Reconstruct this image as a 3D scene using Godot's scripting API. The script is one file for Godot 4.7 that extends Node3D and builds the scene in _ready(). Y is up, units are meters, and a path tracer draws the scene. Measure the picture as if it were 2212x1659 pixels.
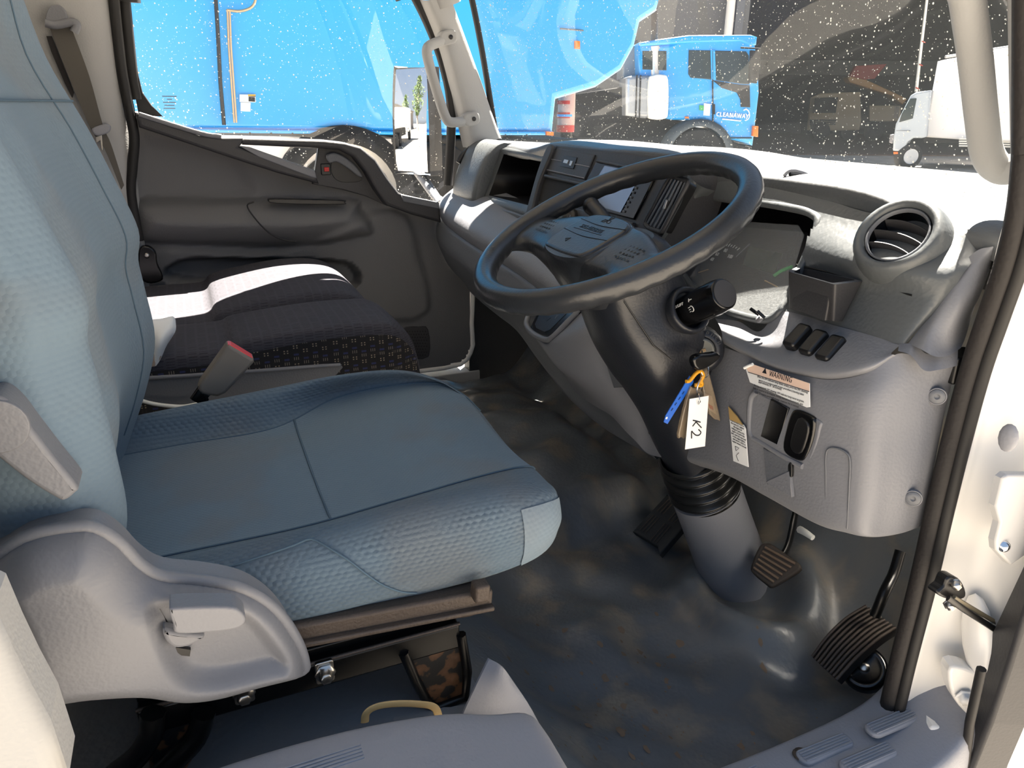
extends Node3D
# World frame: x = the cab's forward, y = up (0 = footwell floor), z = towards the driver's open door. Metres.
const FOC := 1600.0
const EYE := Vector3(0, 0.88, 1.35)
const PITCH := 20.6
const YAW := 23.3
const ROLL := 0.5
const SUN_TO := Vector3(0.36, 1.0, -0.40)
const SUN_ENERGY := 22.0
const SKY_ENERGY := 1.0
const EXPOSURE := 0.98
const GY := -0.85        # yard level: the cab floor stands 0.85 m above it
var cb: Basis
var M := {}
var used := {}
var rng := RandomNumberGenerator.new()

# ---------------------------------------------------------------- measuring: photo pixel (2212x1659) -> point on a real plane
func ray(x: float, y: float) -> Vector3:
	return cb * Vector3((x - 1106.0) / FOC, -(y - 829.5) / FOC, -1.0)
func onx(x: float, y: float, v: float) -> Vector3:
	var d := ray(x, y)
	return EYE + d * ((v - EYE.x) / d.x)
func ony(x: float, y: float, v: float) -> Vector3:
	var d := ray(x, y)
	return EYE + d * ((v - EYE.y) / d.y)
func onz(x: float, y: float, v: float) -> Vector3:
	var d := ray(x, y)
	return EYE + d * ((v - EYE.z) / d.z)
func ond(x: float, y: float, v: float) -> Vector3:
	return EYE + ray(x, y) * v
func onp(x: float, y: float, o: Vector3, n: Vector3) -> Vector3:
	var d := ray(x, y)
	return EYE + d * ((o - EYE).dot(n) / d.dot(n))
func lx(a: Array, v: float) -> PackedVector3Array:
	var r := PackedVector3Array()
	for i in range(0, a.size(), 2): r.append(onx(a[i], a[i + 1], v))
	return r
func ly(a: Array, v: float) -> PackedVector3Array:
	var r := PackedVector3Array()
	for i in range(0, a.size(), 2): r.append(ony(a[i], a[i + 1], v))
	return r
func lz(a: Array, v: float) -> PackedVector3Array:
	var r := PackedVector3Array()
	for i in range(0, a.size(), 2): r.append(onz(a[i], a[i + 1], v))
	return r
func ld(a: Array, v: float) -> PackedVector3Array:
	var r := PackedVector3Array()
	for i in range(0, a.size(), 2): r.append(ond(a[i], a[i + 1], v))
	return r
func lp(a: Array, o: Vector3, n: Vector3) -> PackedVector3Array:
	var r := PackedVector3Array()
	for i in range(0, a.size(), 2): r.append(onp(a[i], a[i + 1], o, n))
	return r
# x,y,z triples
func pts(a: Array) -> PackedVector3Array:
	var r := PackedVector3Array()
	for i in range(0, a.size(), 3): r.append(Vector3(a[i], a[i + 1], a[i + 2]))
	return r

# ---------------------------------------------------------------- mesh building
class MB:
	var v := PackedVector3Array()
	var uv := PackedVector2Array()
	var ix := PackedInt32Array()
	func add(p: Vector3, t := Vector2.ZERO) -> int:
		v.append(p); uv.append(t)
		return v.size() - 1
	func tri(a: int, b: int, c: int) -> void:
		ix.append(a); ix.append(b); ix.append(c)
	func quad(a: int, b: int, c: int, d: int) -> void:
		tri(a, b, c); tri(a, c, d)
	# rows of equal length -> one smooth sheet
	func sheet(rows: Array, cu := false, cv := false, us := 1.0, polys := [], ax := 0, keep := false) -> void:
		# polys: outlines in (z, y) (ax 0) or (x, y) (ax 2) whose inside is left out, or alone kept
		var n: int = rows[0].size()
		var m: int = rows.size()
		var base := v.size()
		var y := 0.0
		for j in m:
			var r: PackedVector3Array = rows[j]
			if j > 0: y += r[n / 2].distance_to(rows[j - 1][n / 2])
			var x := 0.0
			for i in n:
				if i > 0: x += r[i].distance_to(r[i - 1])
				add(r[i], Vector2(x, y) * us)
		for j in (m if cv else m - 1):
			for i in (n if cu else n - 1):
				var a := base + j * n + i
				var b := base + j * n + (i + 1) % n
				var c := base + ((j + 1) % m) * n + (i + 1) % n
				var d := base + ((j + 1) % m) * n + i
				if polys.size() > 0:
					var p3 := (v[a] + v[b] + v[c] + v[d]) / 4.0
					var p2 := Vector2(p3.z, p3.y) if ax == 0 else Vector2(p3.x, p3.y)
					var hit := false
					for q in polys: hit = hit or Geometry2D.is_point_in_polygon(p2, q)
					if hit != keep: continue
				quad(a, d, c, b)
	func fan(r: PackedVector3Array, flip := false) -> void:
		var m := Vector3.ZERO
		for p in r: m += p
		var c := add(m / r.size())
		var b := v.size()
		for p in r: add(p)
		for i in r.size():
			var j := (i + 1) % r.size()
			if flip: tri(c, b + j, b + i)
			else: tri(c, b + i, b + j)
	func mesh() -> ArrayMesh:
		var nn := PackedVector3Array()
		nn.resize(v.size())
		for i in range(0, ix.size(), 3):
			var a := ix[i]; var b := ix[i + 1]; var c := ix[i + 2]
			var f := (v[c] - v[a]).cross(v[b] - v[a])
			nn[a] += f; nn[b] += f; nn[c] += f
		for i in nn.size(): nn[i] = nn[i].normalized() if nn[i].length_squared() > 0.0 else Vector3.UP
		var ar := []
		ar.resize(Mesh.ARRAY_MAX)
		ar[Mesh.ARRAY_VERTEX] = v; ar[Mesh.ARRAY_NORMAL] = nn; ar[Mesh.ARRAY_TEX_UV] = uv; ar[Mesh.ARRAY_INDEX] = ix
		var m := ArrayMesh.new()
		m.add_surface_from_arrays(Mesh.PRIMITIVE_TRIANGLES, ar)
		return m
	func box() -> AABB:
		var b := AABB(v[0], Vector3.ZERO)
		for p in v: b = b.expand(p)
		return b

func spl(p: PackedVector3Array, n: int, closed := false) -> PackedVector3Array:
	# Catmull-Rom through p, n points a segment
	var r := PackedVector3Array()
	var k := p.size()
	for i in (k if closed else k - 1):
		var a := p[(i - 1 + k) % k] if closed or i > 0 else p[0] * 2.0 - p[1]
		var b := p[i]
		var c := p[(i + 1) % k]
		var d := p[(i + 2) % k] if closed or i < k - 2 else p[k - 1] * 2.0 - p[k - 2]
		for s in n:
			var t := float(s) / n
			r.append(0.5 * (2.0 * b + (c - a) * t + (2.0 * a - 5.0 * b + 4.0 * c - d) * t * t + (3.0 * b - a - 3.0 * c + d) * t * t * t))
	if not closed: r.append(p[k - 1])
	return r
func even(p: PackedVector3Array, n: int, closed := false) -> PackedVector3Array:
	# n points evenly spaced along a polyline
	var q := p.duplicate()
	if closed: q.append(p[0])
	var len := 0.0
	for i in q.size() - 1: len += q[i].distance_to(q[i + 1])
	var r := PackedVector3Array()
	var step := len / (n if closed else n - 1)
	var at := 0.0
	var k := 0
	var run := 0.0
	for i in n:
		at = step * i
		while k < q.size() - 2 and run + q[k].distance_to(q[k + 1]) < at:
			run += q[k].distance_to(q[k + 1]); k += 1
		var s := q[k].distance_to(q[k + 1])
		r.append(q[k].lerp(q[k + 1], clampf((at - run) / maxf(s, 1e-9), 0, 1)))
	return r
func net(ctrl: Array, nu: int, nv: int, cu := false, cv := false) -> Array:
	# rows of control points -> rows of a smooth net
	var a := []
	for r in ctrl: a.append(spl(r, nu, cu))
	var w: int = a[0].size()
	var cols := []
	for i in w:
		var c := PackedVector3Array()
		for r in a: c.append(r[i])
		cols.append(spl(c, nv, cv))
	var rows := []
	for j in cols[0].size():
		var r := PackedVector3Array()
		for i in w: r.append(cols[i][j])
		rows.append(r)
	return rows
func surf(ctrl: Array, nu := 6, nv := 6, cu := false, cv := false, us := 1.0) -> MB:
	var m := MB.new()
	m.sheet(net(ctrl, nu, nv, cu, cv), cu, cv, us)
	return m
func loft(ctrl: Array, nu := 4, nv := 4, us := 1.0) -> MB:
	# closed cross-sections joined to a solid with closed ends
	var m := MB.new()
	var rows := net(ctrl, nu, nv, true, false)
	m.sheet(rows, true, false, us)
	m.fan(rows[0], true)
	m.fan(rows[rows.size() - 1])
	return m
func frame2(n: Vector3) -> Basis:
	var u := n.cross(Vector3.UP if absf(n.y) < 0.9 else Vector3.RIGHT).normalized()
	return Basis(u, n.cross(u).normalized(), n)
func lift(c: Vector2, fb: Basis, d: float) -> Vector3:
	return fb.x * c.x + fb.y * c.y + fb.z * d
func plate(m: MB, o: PackedVector3Array, depth: Vector3, bev := 0.0, steps := 3, back := true, us := 1.0) -> void:
	# a flat outline given thickness along depth, its front edge rounded by bev
	var n := depth.normalized()
	var fb := frame2(n)
	var q := PackedVector2Array()
	for p in o: q.append(Vector2(p.dot(fb.x), p.dot(fb.y)))
	var w := 0.0
	for p in o: w += p.dot(n)
	w /= o.size()
	if Geometry2D.is_polygon_clockwise(q): q.reverse()
	var k := q.size()
	var ins := PackedVector2Array()
	for i in k:
		var a := (q[i] - q[(i - 1 + k) % k]).normalized()
		var b := (q[(i + 1) % k] - q[i]).normalized()
		var na := Vector2(-a.y, a.x)
		var nb := Vector2(-b.y, b.x)
		var s := (na + nb)
		s = s / maxf(s.length_squared() / 2.0, 0.35)
		ins.append(s)
	var rings := []
	var dist := depth.length()
	for attempt in 6:
		var probe := PackedVector2Array()
		for i in k: probe.append(q[i] + ins[i] * bev)
		if bev <= 0.0 or (Geometry2D.triangulate_polygon(probe).size() == (k - 2) * 3 and not Geometry2D.is_polygon_clockwise(probe)): break
		bev = bev * 0.6 if attempt < 4 else 0.0
	if bev > 0.0:
		for s in steps + 1:
			var t := PI / 2.0 * s / steps
			var r := PackedVector3Array()
			for i in k: r.append(lift(q[i] + ins[i] * bev * (1.0 - sin(t)), fb, w + bev * (1.0 - cos(t))))
			rings.append(r)
	else:
		var r := PackedVector3Array()
		for i in k: r.append(lift(q[i], fb, w))
		rings.append(r)
	if bev > 0.0: m.sheet(rings, true, false, us)
	var side := [rings[rings.size() - 1]]
	var r2 := PackedVector3Array()
	for i in k: r2.append(lift(q[i], fb, w + dist))
	side.append(r2)
	if bev > 0.0 or true:
		var b0 := m.v.size()
		for i in k:
			var j := (i + 1) % k
			# hard corners stay hard, soft outlines look soft enough in short steps
			var e := [m.add(side[0][i]), m.add(side[0][j]), m.add(side[1][j]), m.add(side[1][i])]
			m.quad(e[0], e[1], e[2], e[3])
	for f in (2 if back else 1):
		var ring: PackedVector3Array = rings[0] if f == 0 else r2
		var flat := PackedVector2Array()
		for p in ring: flat.append(Vector2(p.dot(fb.x), p.dot(fb.y)))
		var t := Geometry2D.triangulate_polygon(flat)
		var b := m.v.size()
		for p in ring: m.add(p, Vector2(p.dot(fb.x), -p.dot(fb.y)) * us)
		for i in range(0, t.size(), 3):
			if f == 0: m.tri(b + t[i], b + t[i + 1], b + t[i + 2])
			else: m.tri(b + t[i], b + t[i + 2], b + t[i + 1])
func tube(m: MB, path: PackedVector3Array, rad, seg := 12, closed := false, cap := true, flat := 1.0, up := Vector3.ZERO) -> void:
	var k := path.size()
	var rows := []
	var prev := Vector3.ZERO
	for i in k:
		var d := (path[(i + 1) % k] - path[(i - 1 + k) % k]) if closed else (path[mini(i + 1, k - 1)] - path[maxi(i - 1, 0)])
		d = d.normalized()
		if prev == Vector3.ZERO:
			prev = up if up != Vector3.ZERO else frame2(d).x
		if up != Vector3.ZERO: prev = up
		prev = (prev - d * prev.dot(d)).normalized()
		var s := d.cross(prev)
		var r: float = rad if not rad is Array else (rad[i] if rad.size() == k else lerpf(rad[0], rad[1], float(i) / (k - 1)))
		var row := PackedVector3Array()
		for j in seg:
			var a := TAU * j / seg
			row.append(path[i] + (prev * cos(a) * flat + s * sin(a)) * r)
		rows.append(row)
	m.sheet(rows, true, closed)
	if cap and not closed:
		m.fan(rows[0], true)
		m.fan(rows[k - 1])
func lathe(m: MB, prof: Array, at: Vector3, axis: Vector3, seg := 24) -> void:
	# prof: r, h pairs along axis
	var b := frame2(axis.normalized())
	var rows := []
	for i in range(0, prof.size(), 2):
		var row := PackedVector3Array()
		for j in seg:
			var a := TAU * j / seg
			row.append(at + (b.x * cos(a) + b.y * sin(a)) * prof[i] + b.z * prof[i + 1])
		rows.append(row)
	m.sheet(rows, true, false)
func rrect(w: float, h: float, r: float, n := 4) -> Array:
	var o := []
	for c in 4:
		var sx: float = [1, -1, -1, 1][c]
		var sy: float = [1, 1, -1, -1][c]
		for i in n + 1:
			var a := PI / 2.0 * (c + float(i) / n)
			o.append(Vector2(sx * (w / 2 - r) + cos(a) * r, sy * (h / 2 - r) + sin(a) * r))
	return o
func slab(m: MB, at: Vector3, b: Basis, size: Vector3, r := 0.004, bev := 0.002) -> void:
	# rounded block: size.x, size.y across, size.z deep behind at (front face at +z of b)
	var o := PackedVector3Array()
	for p in rrect(size.x, size.y, minf(r, minf(size.x, size.y) * 0.49)): o.append(at + b.x * p.x + b.y * p.y)
	plate(m, o, -b.z * size.z, bev)
func cube(m: MB, c: Vector3, s: Vector3, b := Basis(), bev := 0.003) -> void:
	slab(m, c + b.z * s.z / 2, b, s, bev, bev)
func ball(m: MB, c: Vector3, r: Vector3, b := Basis(), seg := 14) -> void:
	var rows := []
	for j in seg / 2 + 1:
		var t := PI * j / (seg / 2)
		var row := PackedVector3Array()
		for i in seg:
			var a := TAU * i / seg
			row.append(c + b * Vector3(sin(t) * cos(a) * r.x, cos(t) * r.y, sin(t) * sin(a) * r.z))
		rows.append(row)
	m.sheet(rows, true)
func thick(rows: Array, d: Vector3) -> MB:
	# a sheet with a back and closed rims
	var m := MB.new()
	m.sheet(rows)
	var rb := []
	for r in rows:
		var q := PackedVector3Array()
		for p in r: q.append(p + d)
		rb.append(q)
	rb.reverse()
	m.sheet(rb)
	var rim := PackedVector3Array()
	var n: int = rows[0].size()
	for i in n: rim.append(rows[0][i])
	for j in range(1, rows.size()): rim.append(rows[j][n - 1])
	for i in range(n - 2, -1, -1): rim.append(rows[rows.size() - 1][i])
	for j in range(rows.size() - 2, 0, -1): rim.append(rows[j][0])
	var r2 := PackedVector3Array()
	for p in rim: r2.append(p + d)
	m.sheet([rim, r2], true)
	return m

# ---------------------------------------------------------------- naming
func numbered(called: String) -> String:
	var k: int = used.get(called, 0)
	used[called] = k + 1
	return called if k == 0 else "%s_%03d" % [called, k]
func tag(o: Node3D, label: String, category := "", group := "", kind := "") -> Node3D:
	if label: o.set_meta("label", label)
	if category: o.set_meta("category", category)
	if group: o.set_meta("group", group)
	if kind: o.set_meta("kind", kind)
	return o
func thing(called: String, label: String, category: String, at := Vector3.ZERO, group := "", kind := "") -> Node3D:
	var o := Node3D.new()
	o.name = numbered(called)
	add_child(o)
	o.position = at
	o.set_meta("base", at)
	return tag(o, label, category, group, kind)
func obj(called: String, m: MB, material: Material, parent: Node3D = self) -> MeshInstance3D:
	# vertices come in world places; the node's origin is its thing's base, or the middle of its own foot
	var o := MeshInstance3D.new()
	var base := Vector3.ZERO
	if parent == self:
		var b := m.box()
		base = Vector3(b.position.x + b.size.x / 2, b.position.y, b.position.z + b.size.z / 2)
		o.position = base
		o.name = numbered(called)
	else:
		base = parent.get_meta("base")
		o.name = called
	o.set_meta("base", base)
	for i in m.v.size(): m.v[i] -= base
	o.mesh = m.mesh()
	o.material_override = material
	parent.add_child(o, true)
	return o
func text(called: String, s: String, size: float, depth: float, at: Vector3, b: Basis, material: Material, parent: Node3D, font := "Droid Sans", weight := 400, italic := false) -> MeshInstance3D:
	# raised lettering; b.x reads along, b.y up, b.z out of the face; size = height of a capital
	var t := TextMesh.new()
	var f := SystemFont.new()
	f.font_names = PackedStringArray([font])
	f.font_weight = weight
	f.font_italic = italic
	t.font = f
	t.text = s
	t.font_size = 32
	t.pixel_size = size / 23.0
	t.depth = depth
	t.curve_step = 2.0
	t.material = material
	var o := MeshInstance3D.new()
	o.name = called
	o.mesh = t
	var base: Vector3 = parent.get_meta("base") if parent != self else Vector3.ZERO
	o.transform = Transform3D(b, at - base)
	o.set_meta("base", at)
	parent.add_child(o, true)
	return o

# ---------------------------------------------------------------- materials
func mat(c: Color, rough := 0.6, metal := 0.0) -> StandardMaterial3D:
	var m := StandardMaterial3D.new()
	m.albedo_color = c
	m.roughness = rough
	m.metallic = metal
	m.cull_mode = BaseMaterial3D.CULL_DISABLED
	return m
func noise(freq: float, type := FastNoiseLite.TYPE_SIMPLEX_SMOOTH, oct := 3, sd := 1) -> FastNoiseLite:
	var n := FastNoiseLite.new()
	n.noise_type = type
	n.frequency = freq
	n.fractal_octaves = oct
	n.seed = sd
	if type == FastNoiseLite.TYPE_CELLULAR: n.cellular_return_type = FastNoiseLite.RETURN_DISTANCE
	return n
func ntex(n: FastNoiseLite, px := 256, ramp: Gradient = null) -> NoiseTexture2D:
	var t := NoiseTexture2D.new()
	t.width = px; t.height = px
	t.seamless = true
	t.noise = n
	t.color_ramp = ramp
	return t
func ramp(stops: Array) -> Gradient:
	var g := Gradient.new()
	var o := PackedFloat32Array()
	var c := PackedColorArray()
	for i in range(0, stops.size(), 2):
		o.append(stops[i]); c.append(stops[i + 1])
	g.offsets = o; g.colors = c
	return g
func grain(m: StandardMaterial3D, tex: Texture2D, tiles: float, cm: float, world := true) -> StandardMaterial3D:
	# relief of cm centimetres, tiles repeats a metre
	m.uv1_triplanar = true
	m.uv1_world_triplanar = world
	m.uv1_scale = Vector3.ONE * tiles
	m.heightmap_enabled = true
	m.heightmap_texture = tex
	m.heightmap_scale = cm
	return m

func _ready() -> void:
	rng.seed = 7
	# ------------------------------------------------ camera
	var ps := deg_to_rad(YAW)
	var th := deg_to_rad(PITCH)
	var ro := deg_to_rad(ROLL)
	var fw := Vector3(sin(ps) * cos(th), -sin(th), -cos(ps) * cos(th))
	var rt := Vector3(cos(ps), 0, sin(ps))
	var up := rt.cross(fw)
	cb = Basis(rt * cos(ro) + up * sin(ro), up * cos(ro) - rt * sin(ro), -fw)
	var cam := Camera3D.new()
	cam.name = "camera"
	cam.transform = Transform3D(cb, EYE)
	cam.fov = rad_to_deg(2.0 * atan(829.5 / FOC))
	cam.near = 0.02
	cam.far = 400.0
	add_child(cam)
	cam.current = true
	# ------------------------------------------------ sky, sun, exposure
	var sm := ProceduralSkyMaterial.new()
	sm.sky_top_color = Color(0.62, 0.74, 0.9)
	sm.sky_horizon_color = Color(0.93, 0.95, 0.97)
	sm.sky_curve = 0.12
	sm.ground_bottom_color = Color(0.5, 0.48, 0.45)
	sm.ground_horizon_color = Color(0.8, 0.82, 0.84)
	sm.sky_energy_multiplier = SKY_ENERGY
	var e := Environment.new()
	e.background_mode = Environment.BG_SKY
	e.sky = Sky.new()
	e.sky.sky_material = sm
	e.background_energy_multiplier = 1.0
	e.tonemap_mode = Environment.TONE_MAPPER_LINEAR
	e.tonemap_exposure = EXPOSURE
	e.sdfgi_enabled = true
	e.ssao_enabled = true
	e.ssil_enabled = true
	var we := WorldEnvironment.new()
	we.name = "environment"
	we.environment = e
	add_child(we)
	var sun := DirectionalLight3D.new()
	sun.name = "sun"
	sun.light_energy = SUN_ENERGY
	sun.light_color = Color(1.0, 0.96, 0.9)
	sun.light_angular_distance = 0.5
	sun.shadow_enabled = true
	sun.sky_mode = DirectionalLight3D.SKY_MODE_LIGHT_ONLY
	sun.look_at_from_position(SUN_TO * 10.0, Vector3.ZERO)
	add_child(sun)
	materials()
	cab_shell()
	yard()
	driver_seat()
	passenger_seat()
	passenger_door()
	dashboard()
	steering()
	pedals()
	driver_jamb()
	small_things()

func honeycomb() -> ImageTexture:
	# woven hexagon cells: relief, tileable 2 x 2 cells
	var w := 128
	var h := 222
	var im := Image.create(w, h, false, Image.FORMAT_RGB8)
	for y in h:
		for x in w:
			var best := 9.0
			for c in [Vector2(0, 0), Vector2(1, 0), Vector2(0, 2), Vector2(1, 2), Vector2(0.5, 1), Vector2(-0.5, 1), Vector2(1.5, 1)]:
				var d := Vector2(float(x) / w - c.x, (float(y) / h - c.y * 0.5) * 1.734)
				best = minf(best, d.length())
			var v := clampf(1.15 - best * 2.1, 0, 1) + 0.06 * sin(x * 0.9) * sin(y * 0.9)
			im.set_pixel(x, y, Color(v, v, v))
	return ImageTexture.create_from_image(im)
func dashes() -> ImageTexture:
	# bench cloth: staggered columns of short dark dashes, 0.16 m a tile
	var n := 512
	var im := Image.create(n, n, false, Image.FORMAT_RGB8)
	im.fill(Color(0.235, 0.232, 0.262))
	var r := RandomNumberGenerator.new()
	r.seed = 3
	for y in range(0, n, 2):
		for x in range(0, n, 2):
			var k := r.randf_range(-0.02, 0.02)
			im.fill_rect(Rect2i(x, y, 2, 2), Color(0.235 + k, 0.232 + k, 0.262 + k))
	for c in 8:
		for k in 32:
			var y := k * 16 + (c % 2) * 5 + (c * 7) % 4
			if r.randf() < 0.12: continue
			im.fill_rect(Rect2i(c * 64 + 4 + (k % 3) * 2, y % n, 50, 4), Color(0.12, 0.12, 0.15))
	return ImageTexture.create_from_image(im)
func squares() -> ImageTexture:
	# bench side cloth: near black with small beige and blue marks
	var n := 512
	var im := Image.create(n, n, false, Image.FORMAT_RGB8)
	im.fill(Color(0.12, 0.11, 0.115))
	for c in 12:
		for k in 6:
			var x := c * 42 + 8
			var y := k * 84 + (c % 2) * 20
			for q in [[0, 0], [14, 0], [0, 10], [14, 10]]: im.fill_rect(Rect2i((x + q[0]) % n, (y + q[1]) % n, 6, 5), Color(0.6, 0.55, 0.47))
			im.fill_rect(Rect2i(x % n, (y + 38) % n, 22, 9), Color(0.17, 0.2, 0.36))
			for q in [0, 9, 18]: im.fill_rect(Rect2i((x + q) % n, (y + 54) % n, 3, 14), Color(0.5, 0.47, 0.42))
	return ImageTexture.create_from_image(im)

func materials() -> void:
	var fine := ntex(noise(0.09, FastNoiseLite.TYPE_SIMPLEX_SMOOTH, 2, 5), 256)
	var leather := ntex(noise(0.06, FastNoiseLite.TYPE_CELLULAR, 2, 8), 256)
	M.top = grain(mat(Color(0.29, 0.3, 0.31), 0.42), leather, 9.0, 0.05)
	M.dash = grain(mat(Color(0.31, 0.325, 0.335), 0.42), leather, 9.0, 0.05)
	M.trim = grain(mat(Color(0.375, 0.375, 0.38), 0.6), fine, 8.0, 0.03)
	M.trim_dark = grain(mat(Color(0.19, 0.19, 0.2), 0.5), fine, 8.0, 0.02)
	M.grey = grain(mat(Color(0.45, 0.455, 0.475), 0.5), fine, 8.0, 0.03)
	M.grey_dark = grain(mat(Color(0.37, 0.38, 0.4), 0.5), fine, 8.0, 0.03)
	M.sill = grain(mat(Color(0.55, 0.555, 0.58), 0.55), fine, 8.0, 0.03)
	M.liner = grain(mat(Color(0.63, 0.63, 0.625), 0.75), fine, 8.0, 0.03)
	M.headliner = mat(Color(0.87, 0.865, 0.85), 0.9)
	M.black = mat(Color(0.06, 0.06, 0.065), 0.4)
	M.gloss = mat(Color(0.03, 0.03, 0.033), 0.22)
	M.rubber = mat(Color(0.09, 0.085, 0.085), 0.65)
	M.seal = grain(mat(Color(0.13, 0.115, 0.11), 0.7), fine, 6.0, 0.06)
	M.wheel = grain(mat(Color(0.15, 0.158, 0.172), 0.3), leather, 14.0, 0.02)
	M.shroud = grain(mat(Color(0.115, 0.125, 0.15), 0.38), fine, 8.0, 0.02)
	M.column = grain(mat(Color(0.47, 0.475, 0.5), 0.55), fine, 8.0, 0.02)
	M.cloth = mat(Color(0.4, 0.47, 0.525), 0.9)
	M.cloth.rim_enabled = true
	M.cloth.rim = 0.3
	M.cloth.rim_tint = 0.6
	var hc := honeycomb()
	grain(M.cloth, hc, 130.0, 0.05)
	M.cloth.uv1_scale = Vector3(150.0, 87.0, 150.0)
	M.seam = mat(Color(0.3, 0.38, 0.44), 0.9)
	M.hex = mat(Color(0.37, 0.44, 0.495), 0.85)
	M.hex.rim_enabled = true
	M.hex.rim = 0.25
	M.hex.rim_tint = 0.6
	grain(M.hex, hc, 130.0, 0.2)
	M.hex.uv1_scale = Vector3(105.0, 105.0, 105.0)
	for c in [M.cloth, M.hex]:
		c.detail_enabled = true
		c.detail_albedo = ntex(noise(0.008, FastNoiseLite.TYPE_SIMPLEX_SMOOTH, 4, 61), 256, ramp([0.0, Color(0.42, 0.4, 0.38, 0.0), 0.5, Color(0.42, 0.4, 0.38, 0.0), 0.75, Color(0.45, 0.42, 0.39, 0.28), 1.0, Color(0.45, 0.42, 0.39, 0.35)]))
		c.detail_uv_layer = BaseMaterial3D.DETAIL_UV_2
		c.uv2_triplanar = true
		c.uv2_world_triplanar = true
		c.uv2_scale = Vector3.ONE * 1.9
	M.bench = mat(Color.WHITE, 0.9)
	M.bench.albedo_texture = dashes()
	M.bench.uv1_triplanar = true
	M.bench.uv1_world_triplanar = true
	M.bench.uv1_scale = Vector3.ONE * 6.5
	M.bench_side = mat(Color.WHITE, 0.9)
	M.bench_side.albedo_texture = squares()
	M.bench_side.uv1_triplanar = true
	M.bench_side.uv1_world_triplanar = true
	M.bench_side.uv1_scale = Vector3.ONE * 4.5
	# floor mat: charcoal rubber with dried mud
	M.mat = mat(Color(0.375, 0.393, 0.41), 0.42)
	grain(M.mat, leather, 7.0, 0.06)
	M.mat.detail_enabled = true
	var dirt := ntex(noise(0.012, FastNoiseLite.TYPE_SIMPLEX_SMOOTH, 5, 21), 512, ramp([0.0, Color(0.3, 0.27, 0.23, 0.0), 0.44, Color(0.3, 0.27, 0.23, 0.05), 0.6, Color(0.5, 0.45, 0.38, 0.3), 0.8, Color(0.58, 0.52, 0.43, 0.55), 1.0, Color(0.58, 0.52, 0.43, 0.6)]))
	M.mat.detail_albedo = dirt
	M.mat.detail_uv_layer = BaseMaterial3D.DETAIL_UV_2
	M.mat.uv2_triplanar = true
	M.mat.uv2_world_triplanar = true
	M.mat.uv2_scale = Vector3.ONE * 1.3
	M.carpet = grain(mat(Color(0.16, 0.165, 0.17), 0.7), leather, 7.0, 0.06)
	M.vinyl = grain(mat(Color(0.47, 0.475, 0.485), 0.5), leather, 7.0, 0.06)
	M.paint = mat(Color(0.93, 0.92, 0.9), 0.3)
	M.paint.clearcoat_enabled = true
	M.paint.clearcoat = 0.5
	M.metal = mat(Color(0.75, 0.73, 0.7), 0.3, 1.0)
	M.steel_dark = mat(Color(0.05, 0.05, 0.05), 0.35, 0.3)
	M.dusty = grain(mat(Color(0.29, 0.25, 0.22), 0.6, 0.2), fine, 10.0, 0.05)
	M.rust = mat(Color.WHITE, 0.6)
	M.rust.albedo_texture = ntex(noise(0.02, FastNoiseLite.TYPE_SIMPLEX_SMOOTH, 4, 31), 256, ramp([0.0, Color(0.03, 0.03, 0.03), 0.46, Color(0.05, 0.045, 0.04), 0.55, Color(0.32, 0.2, 0.1), 1.0, Color(0.45, 0.32, 0.22)]))
	M.rust.uv1_triplanar = true
	M.rust.uv1_world_triplanar = true
	M.rust.uv1_scale = Vector3.ONE * 6.0
	M.chrome = mat(Color(0.9, 0.9, 0.9), 0.12, 1.0)
	M.mirror = mat(Color(0.92, 0.93, 0.94), 0.02, 1.0)
	M.white = mat(Color(0.9, 0.9, 0.88), 0.6)
	M.paper = mat(Color(0.93, 0.93, 0.92), 0.7)
	M.ink = mat(Color(0.1, 0.1, 0.12), 0.7)
	M.red = mat(Color(0.75, 0.08, 0.06), 0.4)
	M.orange = mat(Color(0.9, 0.42, 0.05), 0.4)
	M.yellow = mat(Color(0.85, 0.6, 0.1), 0.4)
	M.blue = mat(Color(0.06, 0.36, 0.75), 0.45)
	M.truck = mat(Color(0.04, 0.57, 0.86), 0.28)
	M.truck.clearcoat_enabled = true
	M.truck.clearcoat = 0.6
	M.tyre = mat(Color(0.1, 0.1, 0.1), 0.85)
	M.dark = mat(Color(0.1, 0.1, 0.1), 0.8)
	M.glass = mat(Color(0.75, 0.8, 0.85, 0.03), 0.0)
	M.glass.transparency = BaseMaterial3D.TRANSPARENCY_ALPHA
	M.dusty_glass = mat(Color(0.6, 0.63, 0.65, 0.19), 0.0)
	M.dusty_glass.metallic_specular = 0.3
	M.dusty_glass.transparency = BaseMaterial3D.TRANSPARENCY_ALPHA
	M.truck_glass = mat(Color(0.08, 0.1, 0.11, 0.55), 0.0)
	M.truck_glass.transparency = BaseMaterial3D.TRANSPARENCY_ALPHA
	M.fleck = mat(Color(0.92, 0.9, 0.86), 0.9)
	M.wood = mat(Color(0.55, 0.5, 0.45), 0.8)

var folds := noise(0.045, FastNoiseLite.TYPE_SIMPLEX_SMOOTH, 2, 77)
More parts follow.
